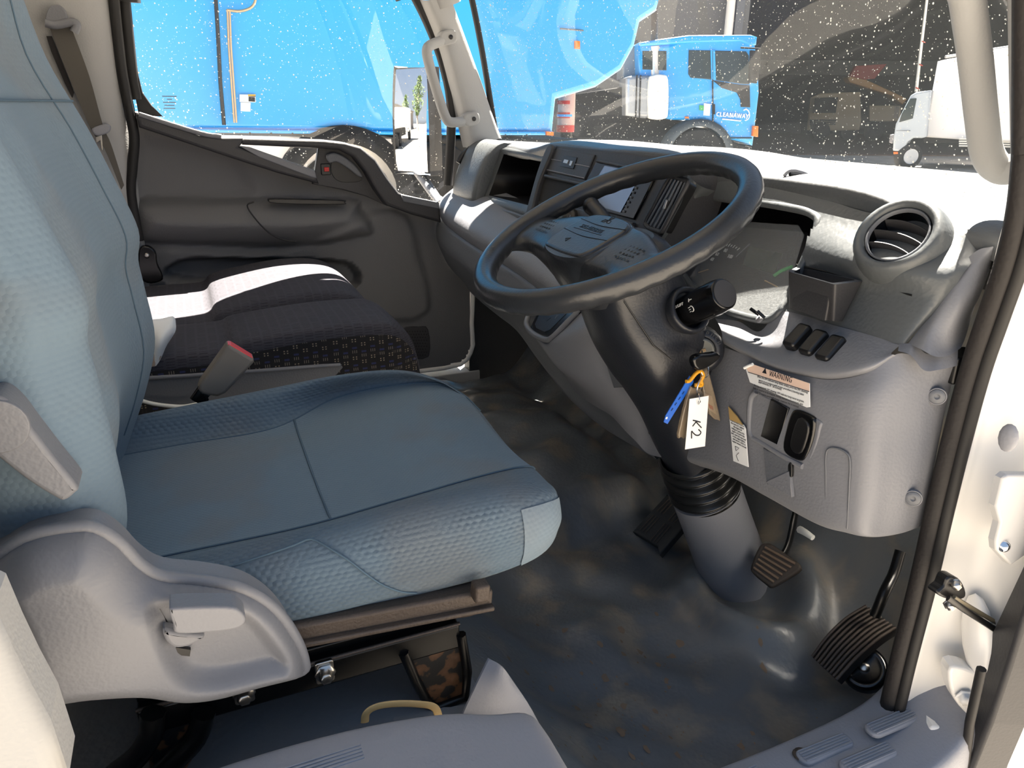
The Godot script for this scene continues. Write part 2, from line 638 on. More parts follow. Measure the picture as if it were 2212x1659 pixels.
# floor height of the mat at x, z
func floor_y(x: float, z: float) -> float:
	var y := 0.0
	y = lerpf(y, 0.2, smoothstep(0.5, 0.2, x))                       # up to the seat box
	var toe := smoothstep(0.86, 1.22, x)
	y = maxf(y, toe * toe * 0.5 + maxf(0.0, x - 0.9) * 0.6)          # toe board
	var tun := smoothstep(0.17, 0.07, z) * smoothstep(-1.2, -0.2, z) # engine hump between the seats
	y = maxf(y, 0.0) + tun * 0.11 * smoothstep(1.0, 0.8, x) * smoothstep(0.3, 0.5, x)
	# moulded bulge round the steering column
	var d := Vector2((x - 0.86) / 1.0, (z - 0.47) / 1.35).length()
	y += 0.045 * exp(-pow((d - 0.088) / 0.03, 2.0))
	y += 0.02 * exp(-pow(d / 0.1, 2.0))
	y += 0.03 * exp(-pow((x - 0.83) / 0.05, 2.0) - pow((z - 0.2) / 0.09, 2.0))
	# slack creases
	y += 0.006 * sin(x * 13.0 + z * 17.0) * sin(z * 11.0 - x * 5.0) * smoothstep(0.2, 0.45, x)
	y += 0.022 * folds.get_noise_2d(x * 100.0, z * 100.0) * smoothstep(0.25, 0.45, x)
	return y

func cab_shell() -> void:
	# floor mat over a thick floor
	var rows := []
	for j in 131:
		var r := PackedVector3Array()
		var z := -0.82 + 1.59 * j / 130.0
		for i in 131:
			var x := -0.48 + 1.7 * i / 130.0
			r.append(Vector3(x, floor_y(x, z), z))
		rows.append(r)
	var fl := thing("floor", "creased charcoal rubber floor mat marked with dried mud", "floor mat", Vector3.ZERO, "", "structure")
	obj("mat", thick(rows, Vector3(0, -0.06, 0)), M.mat, fl)
	# flakes of dried mud
	var m := MB.new()
	for k in 170:
		var x := rng.randf_range(0.32, 0.82)
		var z := rng.randf_range(0.32, 0.76)
		if k > 60:
			var c: Array = [[0.5, 0.62], [0.58, 0.68], [0.46, 0.55], [0.62, 0.5], [0.42, 0.72]][k % 5]
			x = c[0] + rng.randfn(0.0, 0.045)
			z = c[1] + rng.randfn(0.0, 0.035)
		if z > 0.76: continue
		var r := 0.0012 + 0.006 * pow(rng.randf(), 4.0)
		var o2 := PackedVector3Array()
		for i in 7:
			var a := TAU * i / 7.0
			var q := r * rng.randf_range(0.5, 1.2)
			var px := x + cos(a) * q
			var pz := z + sin(a) * q * 1.5
			o2.append(Vector3(px, floor_y(px, pz) + 0.0012, pz))
		m.fan(o2)
	var mud := obj("mud_flakes", m, mat(Color(0.47, 0.4, 0.33), 0.9), fl)
	mud.set_meta("kind", "stuff")
	m = MB.new()
	cube(m, Vector3(-0.52, 0.7, 0.0), Vector3(0.06, 2.0, 1.72))
	tag(obj("wall_rear", m, M.headliner), "pale grey rear wall of the cab behind the seats", "wall", "", "structure")
	m = MB.new()
	cube(m, Vector3(1.2, 0.28, 0.0), Vector3(0.06, 1.0, 1.72))
	cube(m, Vector3(1.06, 0.70, 0.0), Vector3(0.28, 0.02, 1.56))
	tag(obj("wall_front", m, M.carpet), "dark firewall under the dashboard", "wall", "", "structure")
	# roof, front edge bowed like the windscreen
	var o := PackedVector3Array()
	for p in [[-0.55, -0.76], [-0.55, 0.8], [0.68, 0.8], [0.88, 0.5], [0.96, 0.1], [0.96, -0.2], [0.87, -0.5], [0.64, -0.76]]: o.append(Vector3(p[0], 1.62, p[1]))
	m = MB.new()
	plate(m, o, Vector3(0, 0.06, 0), 0.01)
	tag(obj("ceiling", m, M.headliner), "pale grey cab roof lining above the seats", "ceiling", "", "structure")
	# windscreen: curved pane between dash and roof
	var low := pts([0.87, 0.775, -0.79, 0.94, 0.775, -0.55, 1.03, 0.775, -0.2, 1.08, 0.78, 0.1, 1.1, 0.78, 0.4, 1.09, 0.78, 0.65, 0.98, 0.77, 0.83])
	var top := pts([0.61, 1.6, -0.73, 0.8, 1.61, -0.53, 0.93, 1.62, -0.18, 0.95, 1.62, 0.1, 0.92, 1.62, 0.38, 0.83, 1.61, 0.6, 0.66, 1.6, 0.79])
	var mid := PackedVector3Array()
	for i in 7: mid.append(low[i].lerp(top[i], 0.5) + Vector3(0.03, 0, 0))
	var ws := thing("window_1", "wide curved windscreen flecked with dried dust spots above the dashboard", "windscreen", Vector3(1.0, 0.77, 0), "", "structure")
	obj("pane", surf([low, mid, top], 6, 8), M.dusty_glass, ws)
	flecks("dust_flecks", net([low, mid, top], 10, 24), 16000, ws, 0.0018)
	# windscreen rubber along its passenger-side pillar
	m = MB.new()
	tube(m, spl(PackedVector3Array([low[0] + Vector3(-0.002, 0, 0), mid[0], top[0]]), 8), 0.009, 8)
	obj("rubber_seal", m, M.rubber, ws)
	m = MB.new()
	tube(m, spl(PackedVector3Array([low[6], mid[6], top[6]]), 8), 0.012, 8)
	obj("rubber_seal", m, M.rubber, ws)
	# sun visor along the roof's front edge, outside
	m = MB.new()
	plate(m, pts([0.5, 1.63, -0.88, 0.85, 1.63, 0.0, 0.7, 1.63, 0.95, 1.06, 1.6, 0.95, 1.106, 1.6, 0.4, 1.106, 1.6, -0.4, 1.09, 1.6, -0.88]), Vector3(0, 0.02, 0), 0.0)
	tag(obj("trim_9", m, M.dark), "dark visor over the windscreen at the front edge of the roof", "visor", "", "structure")
	# passenger A-pillar lining
	var pl := [[0.742, 1.147], [0.808, 0.975], [0.868, 0.79]]
	var a: MB = surf([
		lz([905, 0, 945, 100, 972, 200, 1000, 318], -0.775),
		lz([930, 0, 970, 100, 1000, 200, 1030, 318], -0.74),
		lz([968, -8, 1008, 100, 1040, 192, 1076, 300], -0.755),
		lz([972, -8, 1012, 100, 1045, 192, 1083, 300], -0.79)], 6, 6)
	tag(obj("trim_1", a, M.liner), "pale grey pillar lining between the passenger window and the windscreen", "pillar trim", "", "structure")
	# it goes on up to the roof
	m = MB.new()
	tube(m, spl(pts([0.71, 1.13, -0.765, 0.62, 1.36, -0.745, 0.5, 1.58, -0.725]), 6), 0.04, 10)
	tag(obj("trim_2", m, M.liner), "upper run of the passenger pillar lining out to the roof", "pillar trim", "", "structure")
	# passenger B-pillar lining, from the roof to the seat
	var bp := surf([
		pts([-0.5, 1.6, -0.76, -0.5, 1.0, -0.79, -0.5, 0.3, -0.8]),
		pts([-0.2, 1.6, -0.72, -0.22, 1.0, -0.745, -0.25, 0.3, -0.76]),
		pts([-0.135, 1.6, -0.715, -0.14, 1.0, -0.745, -0.165, 0.3, -0.76]),
		pts([-0.105, 1.6, -0.745, -0.107, 1.0, -0.775, -0.13, 0.3, -0.79]),
		pts([-0.1, 1.6, -0.80, -0.102, 1.0, -0.83, -0.125, 0.3, -0.84])], 4, 8)
	tag(obj("trim_3", bp, M.liner), "pale grey rear pillar lining behind the passenger seat belt", "pillar trim", "", "structure")
	# roof rail over the passenger door and outer skin behind
	m = MB.new()
	cube(m, Vector3(0.15, 1.6, -0.75), Vector3(1.0, 0.1, 0.08))
	tag(obj("trim_4", m, M.liner), "roof rail above the passenger door", "roof rail", "", "structure")
	m = MB.new()
	cube(m, Vector3(0.1, 1.6, 0.79), Vector3(1.25, 0.1, 0.08))
	tag(obj("trim_5", m, M.paint), "white roof rail above the open driver doorway", "roof rail", "", "structure")
	m = MB.new()
	cube(m, Vector3(-0.35, 0.72, -0.86), Vector3(0.5, 1.85, 0.05))
	cube(m, Vector3(-0.38, 0.72, 0.82), Vector3(0.42, 1.85, 0.06))
	tag(obj("wall_side", m, M.paint), "white cab side panels behind the doors", "wall", "", "structure")
	m = MB.new()
	cube(m, Vector3(0.99, 0.3, -0.855), Vector3(0.41, 0.86, 0.05))
	tag(obj("wall_kick", m, M.carpet), "dark kick panel ahead of the passenger door", "wall", "", "structure")
	m = MB.new()
	cube(m, Vector3(0.32, 0.0, -0.87), Vector3(1.0, 0.11, 0.09))
	tag(obj("wall_left", m, M.liner), "cream painted sill under the passenger door", "sill", "", "structure")
	# black seal along the rear edge of the passenger door
	m = MB.new()
	tube(m, spl(lz([240, -60, 252, 60, 264, 160, 282, 250, 290, 300, 286, 360, 283, 420, 300, 520], -0.765), 5), 0.012, 8)
	tag(obj("door_seal", m, M.rubber), "black rubber seal between the rear pillar and the passenger door", "seal")
	var wc := thing("window_channel", "black rubber channel framing the passenger side window", "seal", onz(300, 240, -0.79))
	m = MB.new()
	tube(m, spl(lz([262, -60, 274, 60, 285, 160, 296, 215], -0.79), 5), 0.014, 8)
	obj("rear_run", m, M.rubber, wc)
	m = MB.new()
	plate(m, lz([268, -20, 280, 0, 288, 90, 296, 150, 308, 200, 328, 228, 352, 252, 300, 250, 282, 160], -0.785), Vector3(0, 0, -0.015), 0.003)
	obj("corner", m, M.rubber, wc)
	m = MB.new()
	tube(m, spl(lz([880, -40, 925, 50, 958, 140, 975, 240, 968, 400], -0.785), 5), 0.014, 8)
	obj("front_run", m, M.rubber, wc)

func flecks(called: String, rows: Array, n: int, parent: Node3D, up_to := 0.0016) -> void:
	# dried drops sitting on a pane: small flat pips
	var b := MB.new()
	ball(b, Vector3.ZERO, Vector3(1, 1, 0.35), Basis(), 6)
	var mesh := b.mesh()
	mesh.surface_set_material(0, M.fleck)
	var mm := MultiMesh.new()
	mm.transform_format = MultiMesh.TRANSFORM_3D
	mm.mesh = mesh
	mm.instance_count = n
	var base: Vector3 = parent.get_meta("base")
	for i in n:
		var j := rng.randi_range(0, rows.size() - 2)
		var k := rng.randi_range(0, rows[0].size() - 2)
		var u := rng.randf()
		var w := rng.randf()
		var p: Vector3 = rows[j][k].lerp(rows[j][k + 1], u).lerp(rows[j + 1][k].lerp(rows[j + 1][k + 1], u), w)
		var nn: Vector3 = (rows[j][k + 1] - rows[j][k]).cross(rows[j + 1][k] - rows[j][k]).normalized()
		var s := up_to * (0.2 + 0.8 * pow(rng.randf(), 3.0))
		mm.set_instance_transform(i, Transform3D(frame2(nn).scaled_local(Vector3(s, s, s)), p - base))
	var o := MultiMeshInstance3D.new()
	o.name = called
	o.multimesh = mm
	o.set_meta("kind", "stuff")
	parent.add_child(o, true)

func driver_seat() -> void:
	var t := thing("driver_seat", "blue cloth driver seat with grey plastic side cover beside the open door", "seat", Vector3(0.1, 0.2, 0.43))
	# cushion: stations along x; each [x, half width, top, bottom, bolster lift]
	var st := [[-0.2, 0.235, 0.405, 0.34, 0.022], [-0.06, 0.24, 0.409, 0.345, 0.026], [0.075, 0.242, 0.412, 0.35, 0.03], [0.18, 0.242, 0.422, 0.354, 0.03], [0.28, 0.24, 0.432, 0.356, 0.022], [0.345, 0.226, 0.432, 0.36, 0.01], [0.38, 0.195, 0.42, 0.368, 0.003], [0.398, 0.15, 0.402, 0.38, 0.0]]
	var ctrl := []
	for s in st:
		var w: float = s[1]
		var y: float = s[2]
		var b: float = s[3]
		var l: float = s[4]
		var r := PackedVector3Array()
		for p in [[0.53, y + 0.001], [0.76, y + l * 0.95], [0.93, y + l * 0.45], [1.0, y - 0.025], [0.97, b + 0.012], [0.85, b], [0.0, b], [-0.85, b], [-0.97, b + 0.012], [-1.0, y - 0.02 + l * 0.6], [-0.96, y + l * 1.35], [-0.84, y + l * 1.7], [-0.7 - (0.2 if s[0] > 0.1 else 0.0), y + l * 0.15 + (0.006 if s[0] > 0.1 else 0.0)], [-0.3, y - 0.004], [0.0, y - 0.006], [0.3, y - 0.004]]:
			r.append(Vector3(s[0], p[1], 0.43 + p[0] * w))
		ctrl.append(r)
	var cr := net(ctrl, 5, 7, true, false)
	obj("seat_cushion", loft(ctrl, 5, 7), M.hex, t)
	# plain centre panel of the cushion, a hair proud
	var pan := []
	for j in range(0, cr.size() - 6):
		var r := PackedVector3Array()
		for i in range(60, 81): r.append(cr[j][i % 80] + Vector3(0, 0.0012, 0))
		pan.append(r)
	var m := MB.new()
	m.sheet(pan)
	obj("cushion_panel", m, M.cloth, t)
	# sewn seams: two long, one across
	for k in [0, 60]:
		var p := PackedVector3Array()
		for j in cr.size(): p.append(cr[j][k] + Vector3(0, 0.0012, 0))
		m = MB.new()
		tube(m, p, 0.0013, 6)
		obj("seam", m, M.seam, t)
	var cs := PackedVector3Array()
	for i in range(60, 81): cs.append(cr[16][i % 80] + Vector3(0.0, 0.0016, 0))
	m = MB.new()
	tube(m, cs, 0.0016, 6)
	obj("seam", m, M.seam, t)
	# curved seam on the door side of the cushion
	var sd := PackedVector3Array()
	for k in 17:
		var ii := 9.0 - 0.25 * k if k < 10 else lerpf(6.75, 21.0, (k - 9) / 7.0)
		var jj := 5 + k
		var lo := int(ii)
		var sp2: Vector3 = cr[jj][lo].lerp(cr[jj][lo + 1], ii - lo)
		sd.append(sp2 + Vector3(0, 0.0006, 0.0012))
	m = MB.new()
	tube(m, spl(sd, 3), 0.0013, 6)
	obj("seam", m, M.seam, t)
	# smooth corner patch at the front near corner
	var cp := []
	for j in range(31, cr.size()):
		var r := PackedVector3Array()
		for i in range(11, 30): r.append(cr[j][i] + (cr[j][i] - Vector3(0.3, 0.4, 0.5)).normalized() * 0.0015)
		cp.append(r)
	m = MB.new()
	m.sheet(cp)
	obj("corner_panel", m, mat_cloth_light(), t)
	# backrest: [y, front x of the bolsters, half width, depth]
	var bs := [[0.40, -0.135, 0.2, 0.11], [0.44, -0.115, 0.228, 0.13], [0.50, -0.088, 0.238, 0.15], [0.567, -0.068, 0.24, 0.165], [0.64, -0.07, 0.236, 0.17], [0.68, -0.072, 0.236, 0.17], [0.72, -0.066, 0.24, 0.165], [0.78, -0.082, 0.238, 0.155], [0.85, -0.104, 0.234, 0.145], [0.93, -0.134, 0.232, 0.135], [1.02, -0.15, 0.222, 0.125], [1.12, -0.175, 0.19, 0.12], [1.24, -0.215, 0.14, 0.1], [1.29, -0.24, 0.1, 0.06]]
	ctrl = []
	for s in bs:
		var w: float = s[2]
		var x: float = s[1]
		var dp: float = s[3]
		var rec := 0.034 if s[0] < 0.95 else 0.012
		var nr := 0.026 * smoothstep(0.46, 0.58, s[0]) * smoothstep(1.1, 0.9, s[0])
		var r := PackedVector3Array()
		for p in [[x - rec, 0.0], [x - rec * 0.85, 0.4], [x - rec * 0.4 - nr, 0.6], [x - nr, 0.82], [x - 0.022 - nr, 0.96], [x - dp * 0.45, 1.02], [x - dp * 0.85, 0.95], [x - dp, 0.6], [x - dp * 1.02, 0.0], [x - dp, -0.6], [x - dp * 0.85, -0.95], [x - dp * 0.45, -1.0], [x - 0.022, -0.97], [x, -0.84], [x - rec * 0.4, -0.62], [x - rec * 0.85, -0.4]]:
			r.append(Vector3(p[0], s[0], 0.43 + p[1] * w))
		ctrl.append(r)
	cr = net(ctrl, 5, 5, true, false)
	obj("backrest", loft(ctrl, 5, 5), M.cloth, t)
	for k in [10, 70]:
		var p := PackedVector3Array()
		for j in range(6, cr.size() - 8): p.append(cr[j][k] + Vector3(0.0008, 0, 0))
		m = MB.new()
		tube(m, p, 0.001, 6)
		obj("seam", m, M.seam, t)
	var hs := PackedVector3Array()
	for i in range(54, 107): hs.append(cr[42][i % 80] + Vector3(0.0012, 0, 0))
	m = MB.new()
	tube(m, hs, 0.0014, 6)
	obj("seam", m, M.seam, t)
	# plastic side cover on the door side
	const ZC := 0.70
	var rimz := spl(lz([-30, 1230, 8, 1188, 70, 1152, 150, 1136, 205, 1136, 255, 1166, 300, 1212, 350, 1240, 440, 1250, 525, 1268, 590, 1310, 635, 1372, 655, 1425, 645, 1444, 560, 1466, 470, 1490, 390, 1496, 300, 1482, 200, 1486, 115, 1494, 70, 1462, 20, 1345], ZC), 5, true)
	var body := PackedVector2Array()
	for p in rimz: body.append(Vector2(p.x, p.y))
	var dish := flat_z([326, 1280, 345, 1268, 450, 1276, 535, 1300, 592, 1362, 612, 1408, 560, 1424, 470, 1440, 408, 1432, 372, 1400, 345, 1340], ZC, 4)
	var rows := []
	for j in 91:
		var r := PackedVector3Array()
		for i in 121:
			var p := Vector2(-0.2 + 0.26 * i / 120.0, 0.325 + 0.235 * j / 90.0)
			var e := clampf(inside2(p, body) / 0.03, 0, 1)
			var z := ZC + 0.034 * sqrt(1.0 - (1.0 - e) * (1.0 - e))
			z += 0.01 * smoothstep(-0.02, -0.12, p.x) * e
			z -= 0.02 * smoothstep(-0.006, 0.014, inside2(p, dish))
			r.append(Vector3(p.x, p.y, z))
		rows.append(r)
	m = MB.new()
	m.sheet(rows, false, false, 1.0, [body], 2, true)
	var edge := PackedVector3Array()
	for p in rimz: edge.append(p + Vector3(0, 0, 0.004))
	tube(m, edge, 0.0065, 10, true)
	var back := PackedVector3Array()
	for p in rimz: back.append(p + Vector3(0, 0, -0.03))
	m.sheet([edge, back], true)
	obj("side_cover", m, M.grey, t)
	m = MB.new()
	plate(m, lz([316, 1283, 327, 1284, 366, 1350, 374, 1398, 412, 1404, 410, 1418, 392, 1416, 350, 1385], 0.722), Vector3(0, 0, -0.004))
	obj("slot", m, M.black, t)
	m = MB.new()
	plate(m, spl(lz([366, 1322, 380, 1314, 490, 1312, 520, 1322, 531, 1342, 515, 1358, 470, 1366, 385, 1370, 374, 1350], 0.755), 4, true), Vector3(0, 0, -0.022), 0.007, 4)
	var lev := obj("adjuster_lever", m, M.grey, t)
	m = MB.new()
	plate(m, spl(lz([352, 1362, 380, 1366, 440, 1374, 425, 1392, 385, 1402, 360, 1390], 0.738), 4, true), Vector3(0, 0, -0.012), 0.004, 3)
	obj("lever_root", m, M.grey, lev)
	# armrest pivot cover on the backrest side
	m = MB.new()
	plate(m, spl(lz([-50, 880, -20, 858, 8, 862, 38, 888, 70, 930, 120, 995, 166, 1052, 160, 1068, 138, 1083, 118, 1076, 60, 1040, -10, 985, -60, 940], 0.705), 4, true), Vector3(0, 0, -0.035), 0.012, 4)
	var piv := obj("pivot_cover", m, M.grey, t)
	m = MB.new()
	lathe(m, [0.0225, -0.003, 0.0225, 0.0006, 0.0215, 0.001, 0.0, 0.001], onz(-8, 922, 0.705), Vector3(0, 0, 1), 24)
	obj("cap", m, M.grey, piv)
	# slide rail, release bar and black base
	m = MB.new()
	var p0 := onz(600, 1350, 0.66)
	var p1 := onz(1052, 1268, 0.66)
	var d := (p1 - p0).normalized()
	var rb := Basis(d, Vector3(0, 0, 1).cross(d), Vector3(0, 0, 1))
	cube(m, (p0 + p1) / 2 - rb.y * 0.004, Vector3(p0.distance_to(p1), 0.026, 0.04), rb, 0.004)
	cube(m, (p0 + p1) / 2 - rb.y * 0.012 + Vector3(0, 0, 0.022), Vector3(p0.distance_to(p1), 0.006, 0.012), rb, 0.002)
	obj("slide_rail", m, M.dusty, t)
	m = MB.new()
	cube(m, onz(1038, 1277, 0.685), Vector3(0.018, 0.022, 0.016), rb, 0.003)
	obj("rail_cap", m, M.dusty, t)
	m = MB.new()
	tube(m, spl(lz([660, 1402, 800, 1370, 930, 1334, 1000, 1296, 1040, 1290, 1042, 1302, 1015, 1320, 945, 1330, 830, 1352, 700, 1382], 0.65), 4), 0.006, 8)
	obj("release_bar", m, M.dusty, t)
	# black frame rail with feet
	p0 = onz(300, 1538, 0.66)
	p1 = onz(985, 1352, 0.66)
	d = (p1 - p0).normalized()
	rb = Basis(d, Vector3(0, 0, 1).cross(d), Vector3(0, 0, 1))
	m = MB.new()
	cube(m, (p0 + p1) / 2 - rb.y * 0.004, Vector3(p0.distance_to(p1), 0.034, 0.03), rb, 0.003)
	cube(m, (p0 + p1) / 2 + rb.y * 0.012 - Vector3(0, 0, 0.15), Vector3(p0.distance_to(p1), 0.02, 0.3), rb, 0.002)
	obj("base_frame", m, M.steel_dark, t)
	m = MB.new()
	tube(m, PackedVector3Array([p0 + rb.y * 0.014 + Vector3(0, 0, 0.014), p1 + rb.y * 0.014 + Vector3(0, 0, 0.014)]), 0.0022, 6)
	obj("frame_lip", m, M.dusty, t)
	m = MB.new()
	plate(m, spl(lz([868, 1396, 960, 1372, 990, 1362, 1002, 1420, 1006, 1490, 985, 1512, 940, 1524, 915, 1510, 890, 1455], 0.672), 3, true), Vector3(0, 0, -0.03), 0.004, 3)
	var ft := obj("front_foot", m, M.rust, t)
	m = MB.new()
	tube(m, lz([872, 1410, 898, 1470, 925, 1520, 945, 1530, 1005, 1506, 1010, 1450, 996, 1370], 0.675), 0.006, 8)
	obj("foot_flange", m, M.steel_dark, ft)
	m = MB.new()
	plate(m, spl(lz([330, 1530, 450, 1505, 455, 1560, 430, 1620, 380, 1690, 330, 1690, 320, 1600], 0.672), 3, true), Vector3(0, 0, -0.03), 0.004, 3)
	obj("rear_foot", m, M.rust, t)
	m = MB.new()
	tube(m, spl(lz([440, 1540, 425, 1590, 380, 1640, 330, 1690], 0.69), 4), 0.012, 8)
	tube(m, spl(lz([330, 1540, 325, 1590, 290, 1640, 240, 1680], 0.69), 4), 0.012, 8)
	obj("rear_strut", m, M.steel_dark, t)
	for c in [[702, 1453], [527, 1497]]:
		m = MB.new()
		var at := onz(c[0], c[1], 0.68)
		slab(m, at, Basis(), Vector3(0.02, 0.028, 0.004), 0.003, 0.001)
		lathe(m, [0.0115, 0.0, 0.0115, 0.003, 0.0075, 0.003, 0.0075, 0.011, 0.005, 0.0125, 0.0, 0.0125], at, Vector3(0, 0, 1), 6)
		obj("bolt", m, M.metal, t)

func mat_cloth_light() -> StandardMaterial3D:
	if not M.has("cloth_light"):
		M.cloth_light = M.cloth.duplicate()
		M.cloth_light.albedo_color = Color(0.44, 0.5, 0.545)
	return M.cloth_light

func passenger_seat() -> void:
	var t := thing("passenger_seat", "dark patterned cloth bench seat with a sunlit stripe beside the passenger door", "seat", Vector3(0.1, 0.12, -0.42))
	# window-side cushion: flat behind, a raised roll in front
	var st := [[-0.34, 0.44], [-0.12, 0.442], [-0.02, 0.442], [0.012, 0.446], [0.03, 0.462], [0.08, 0.474], [0.18, 0.488], [0.27, 0.488], [0.33, 0.472], [0.37, 0.43], [0.385, 0.38]]
	for side in [[-0.53, 0.225], [-0.18, 0.115]]:
		var ctrl := []
		for s in st:
			var y: float = s[1] if side[0] < -0.4 else lerpf(0.462, s[1], 0.5)
			if s[0] > 0.33: y = s[1]
			var w: float = side[1] - (0.02 if s[0] > 0.36 else 0.0)
			var x: float = s[0] + (0.0 if side[0] < -0.4 else 0.02)
			var r := PackedVector3Array()
			for p in [[-0.85, y - 0.002], [-0.4, y], [0.4, y], [0.85, y - 0.004], [0.97, y - 0.016], [1.0, y - 0.045], [1.0, 0.345], [0.95, 0.335], [-0.95, 0.335], [-1.0, 0.345], [-1.0, y - 0.045], [-0.97, y - 0.014]]:
				r.append(Vector3(x, minf(p[1], y) if p[1] > 0.35 else p[1], side[0] + p[0] * w))
			ctrl.append(r)
		obj("seat_cushion", loft(ctrl, 4, 5), M.bench, t)
		if side[0] > -0.4:
			var cr := net(ctrl, 4, 5, true, false)
			var pan := []
			for j in range(0, cr.size()):
				var r := PackedVector3Array()
				for i in range(18, 27): r.append(cr[j][i] + Vector3(0.0005, 0, 0.0015))
				pan.append(r)
			var m := MB.new()
			m.sheet(pan)
			obj("side_panel", m, M.bench_side, t)
	var m := MB.new()
	cube(m, Vector3(0.0, 0.325, -0.4), Vector3(0.72, 0.02, 0.66), Basis(), 0.006)
	obj("seat_pan", m, M.dark, t)
	m = MB.new()
	plate(m, spl(lz([255, 822, 330, 815, 530, 803, 720, 789, 737, 790, 736, 800, 690, 830, 520, 860, 360, 876, 270, 862], -0.06), 3, true), Vector3(0, 0, -0.03), 0.003, 3)
	obj("side_trim", m, M.grey_dark, t)
	m = MB.new()
	tube(m, lz([262, 820, 400, 812, 560, 801, 700, 790, 735, 788], -0.06), 0.004, 8)
	obj("trim_edge", m, M.grey, t)
	m = MB.new()
	tube(m, spl(lz([285, 858, 330, 872, 390, 878, 430, 872], -0.03), 5), 0.0035, 6)
	obj("cable", m, M.white, t)
	m = MB.new()
	cube(m, Vector3(0.0, 0.16, -0.42), Vector3(0.5, 0.31, 0.5), Basis(), 0.01)
	obj("seat_base", m, M.dark, t)
	# its backrest, folded out of the way behind the driver's seat
	m = MB.new()
	cube(m, Vector3(-0.33, 0.76, -0.42), Vector3(0.12, 0.66, 0.6), Basis(Vector3(0, 0, 1), 0.2), 0.03)
	obj("backrest", m, M.bench, t)
	m = MB.new()
	plate(m, spl(lz([300, 540, 318, 532, 336, 545, 340, 570, 352, 604, 318, 612, 300, 590], -0.74), 4, true), Vector3(0, 0, -0.02), 0.004, 3)
	var hg := obj("hinge", m, M.gloss, t)
	m = MB.new()
	lathe(m, [0.007, 0.0, 0.007, 0.003, 0.004, 0.005, 0.0, 0.005], onz(317, 552, -0.739), Vector3(0, 0, 1), 12)
	obj("bolt", m, M.metal, hg)

func inside2(p: Vector2, poly: PackedVector2Array) -> float:
	# signed distance to a polygon, positive inside
	var best := 1e9
	for i in poly.size():
		var a := poly[i]
		var b := poly[(i + 1) % poly.size()]
		var q := Geometry2D.get_closest_point_to_segment(p, a, b)
		best = minf(best, p.distance_to(q))
	return best if Geometry2D.is_point_in_polygon(p, poly) else -best
func flat_z(a: Array, v: float, n := 4) -> PackedVector2Array:
	var r := PackedVector2Array()
	for p in spl(lz(a, v), n, true): r.append(Vector2(p.x, p.y))
	return r

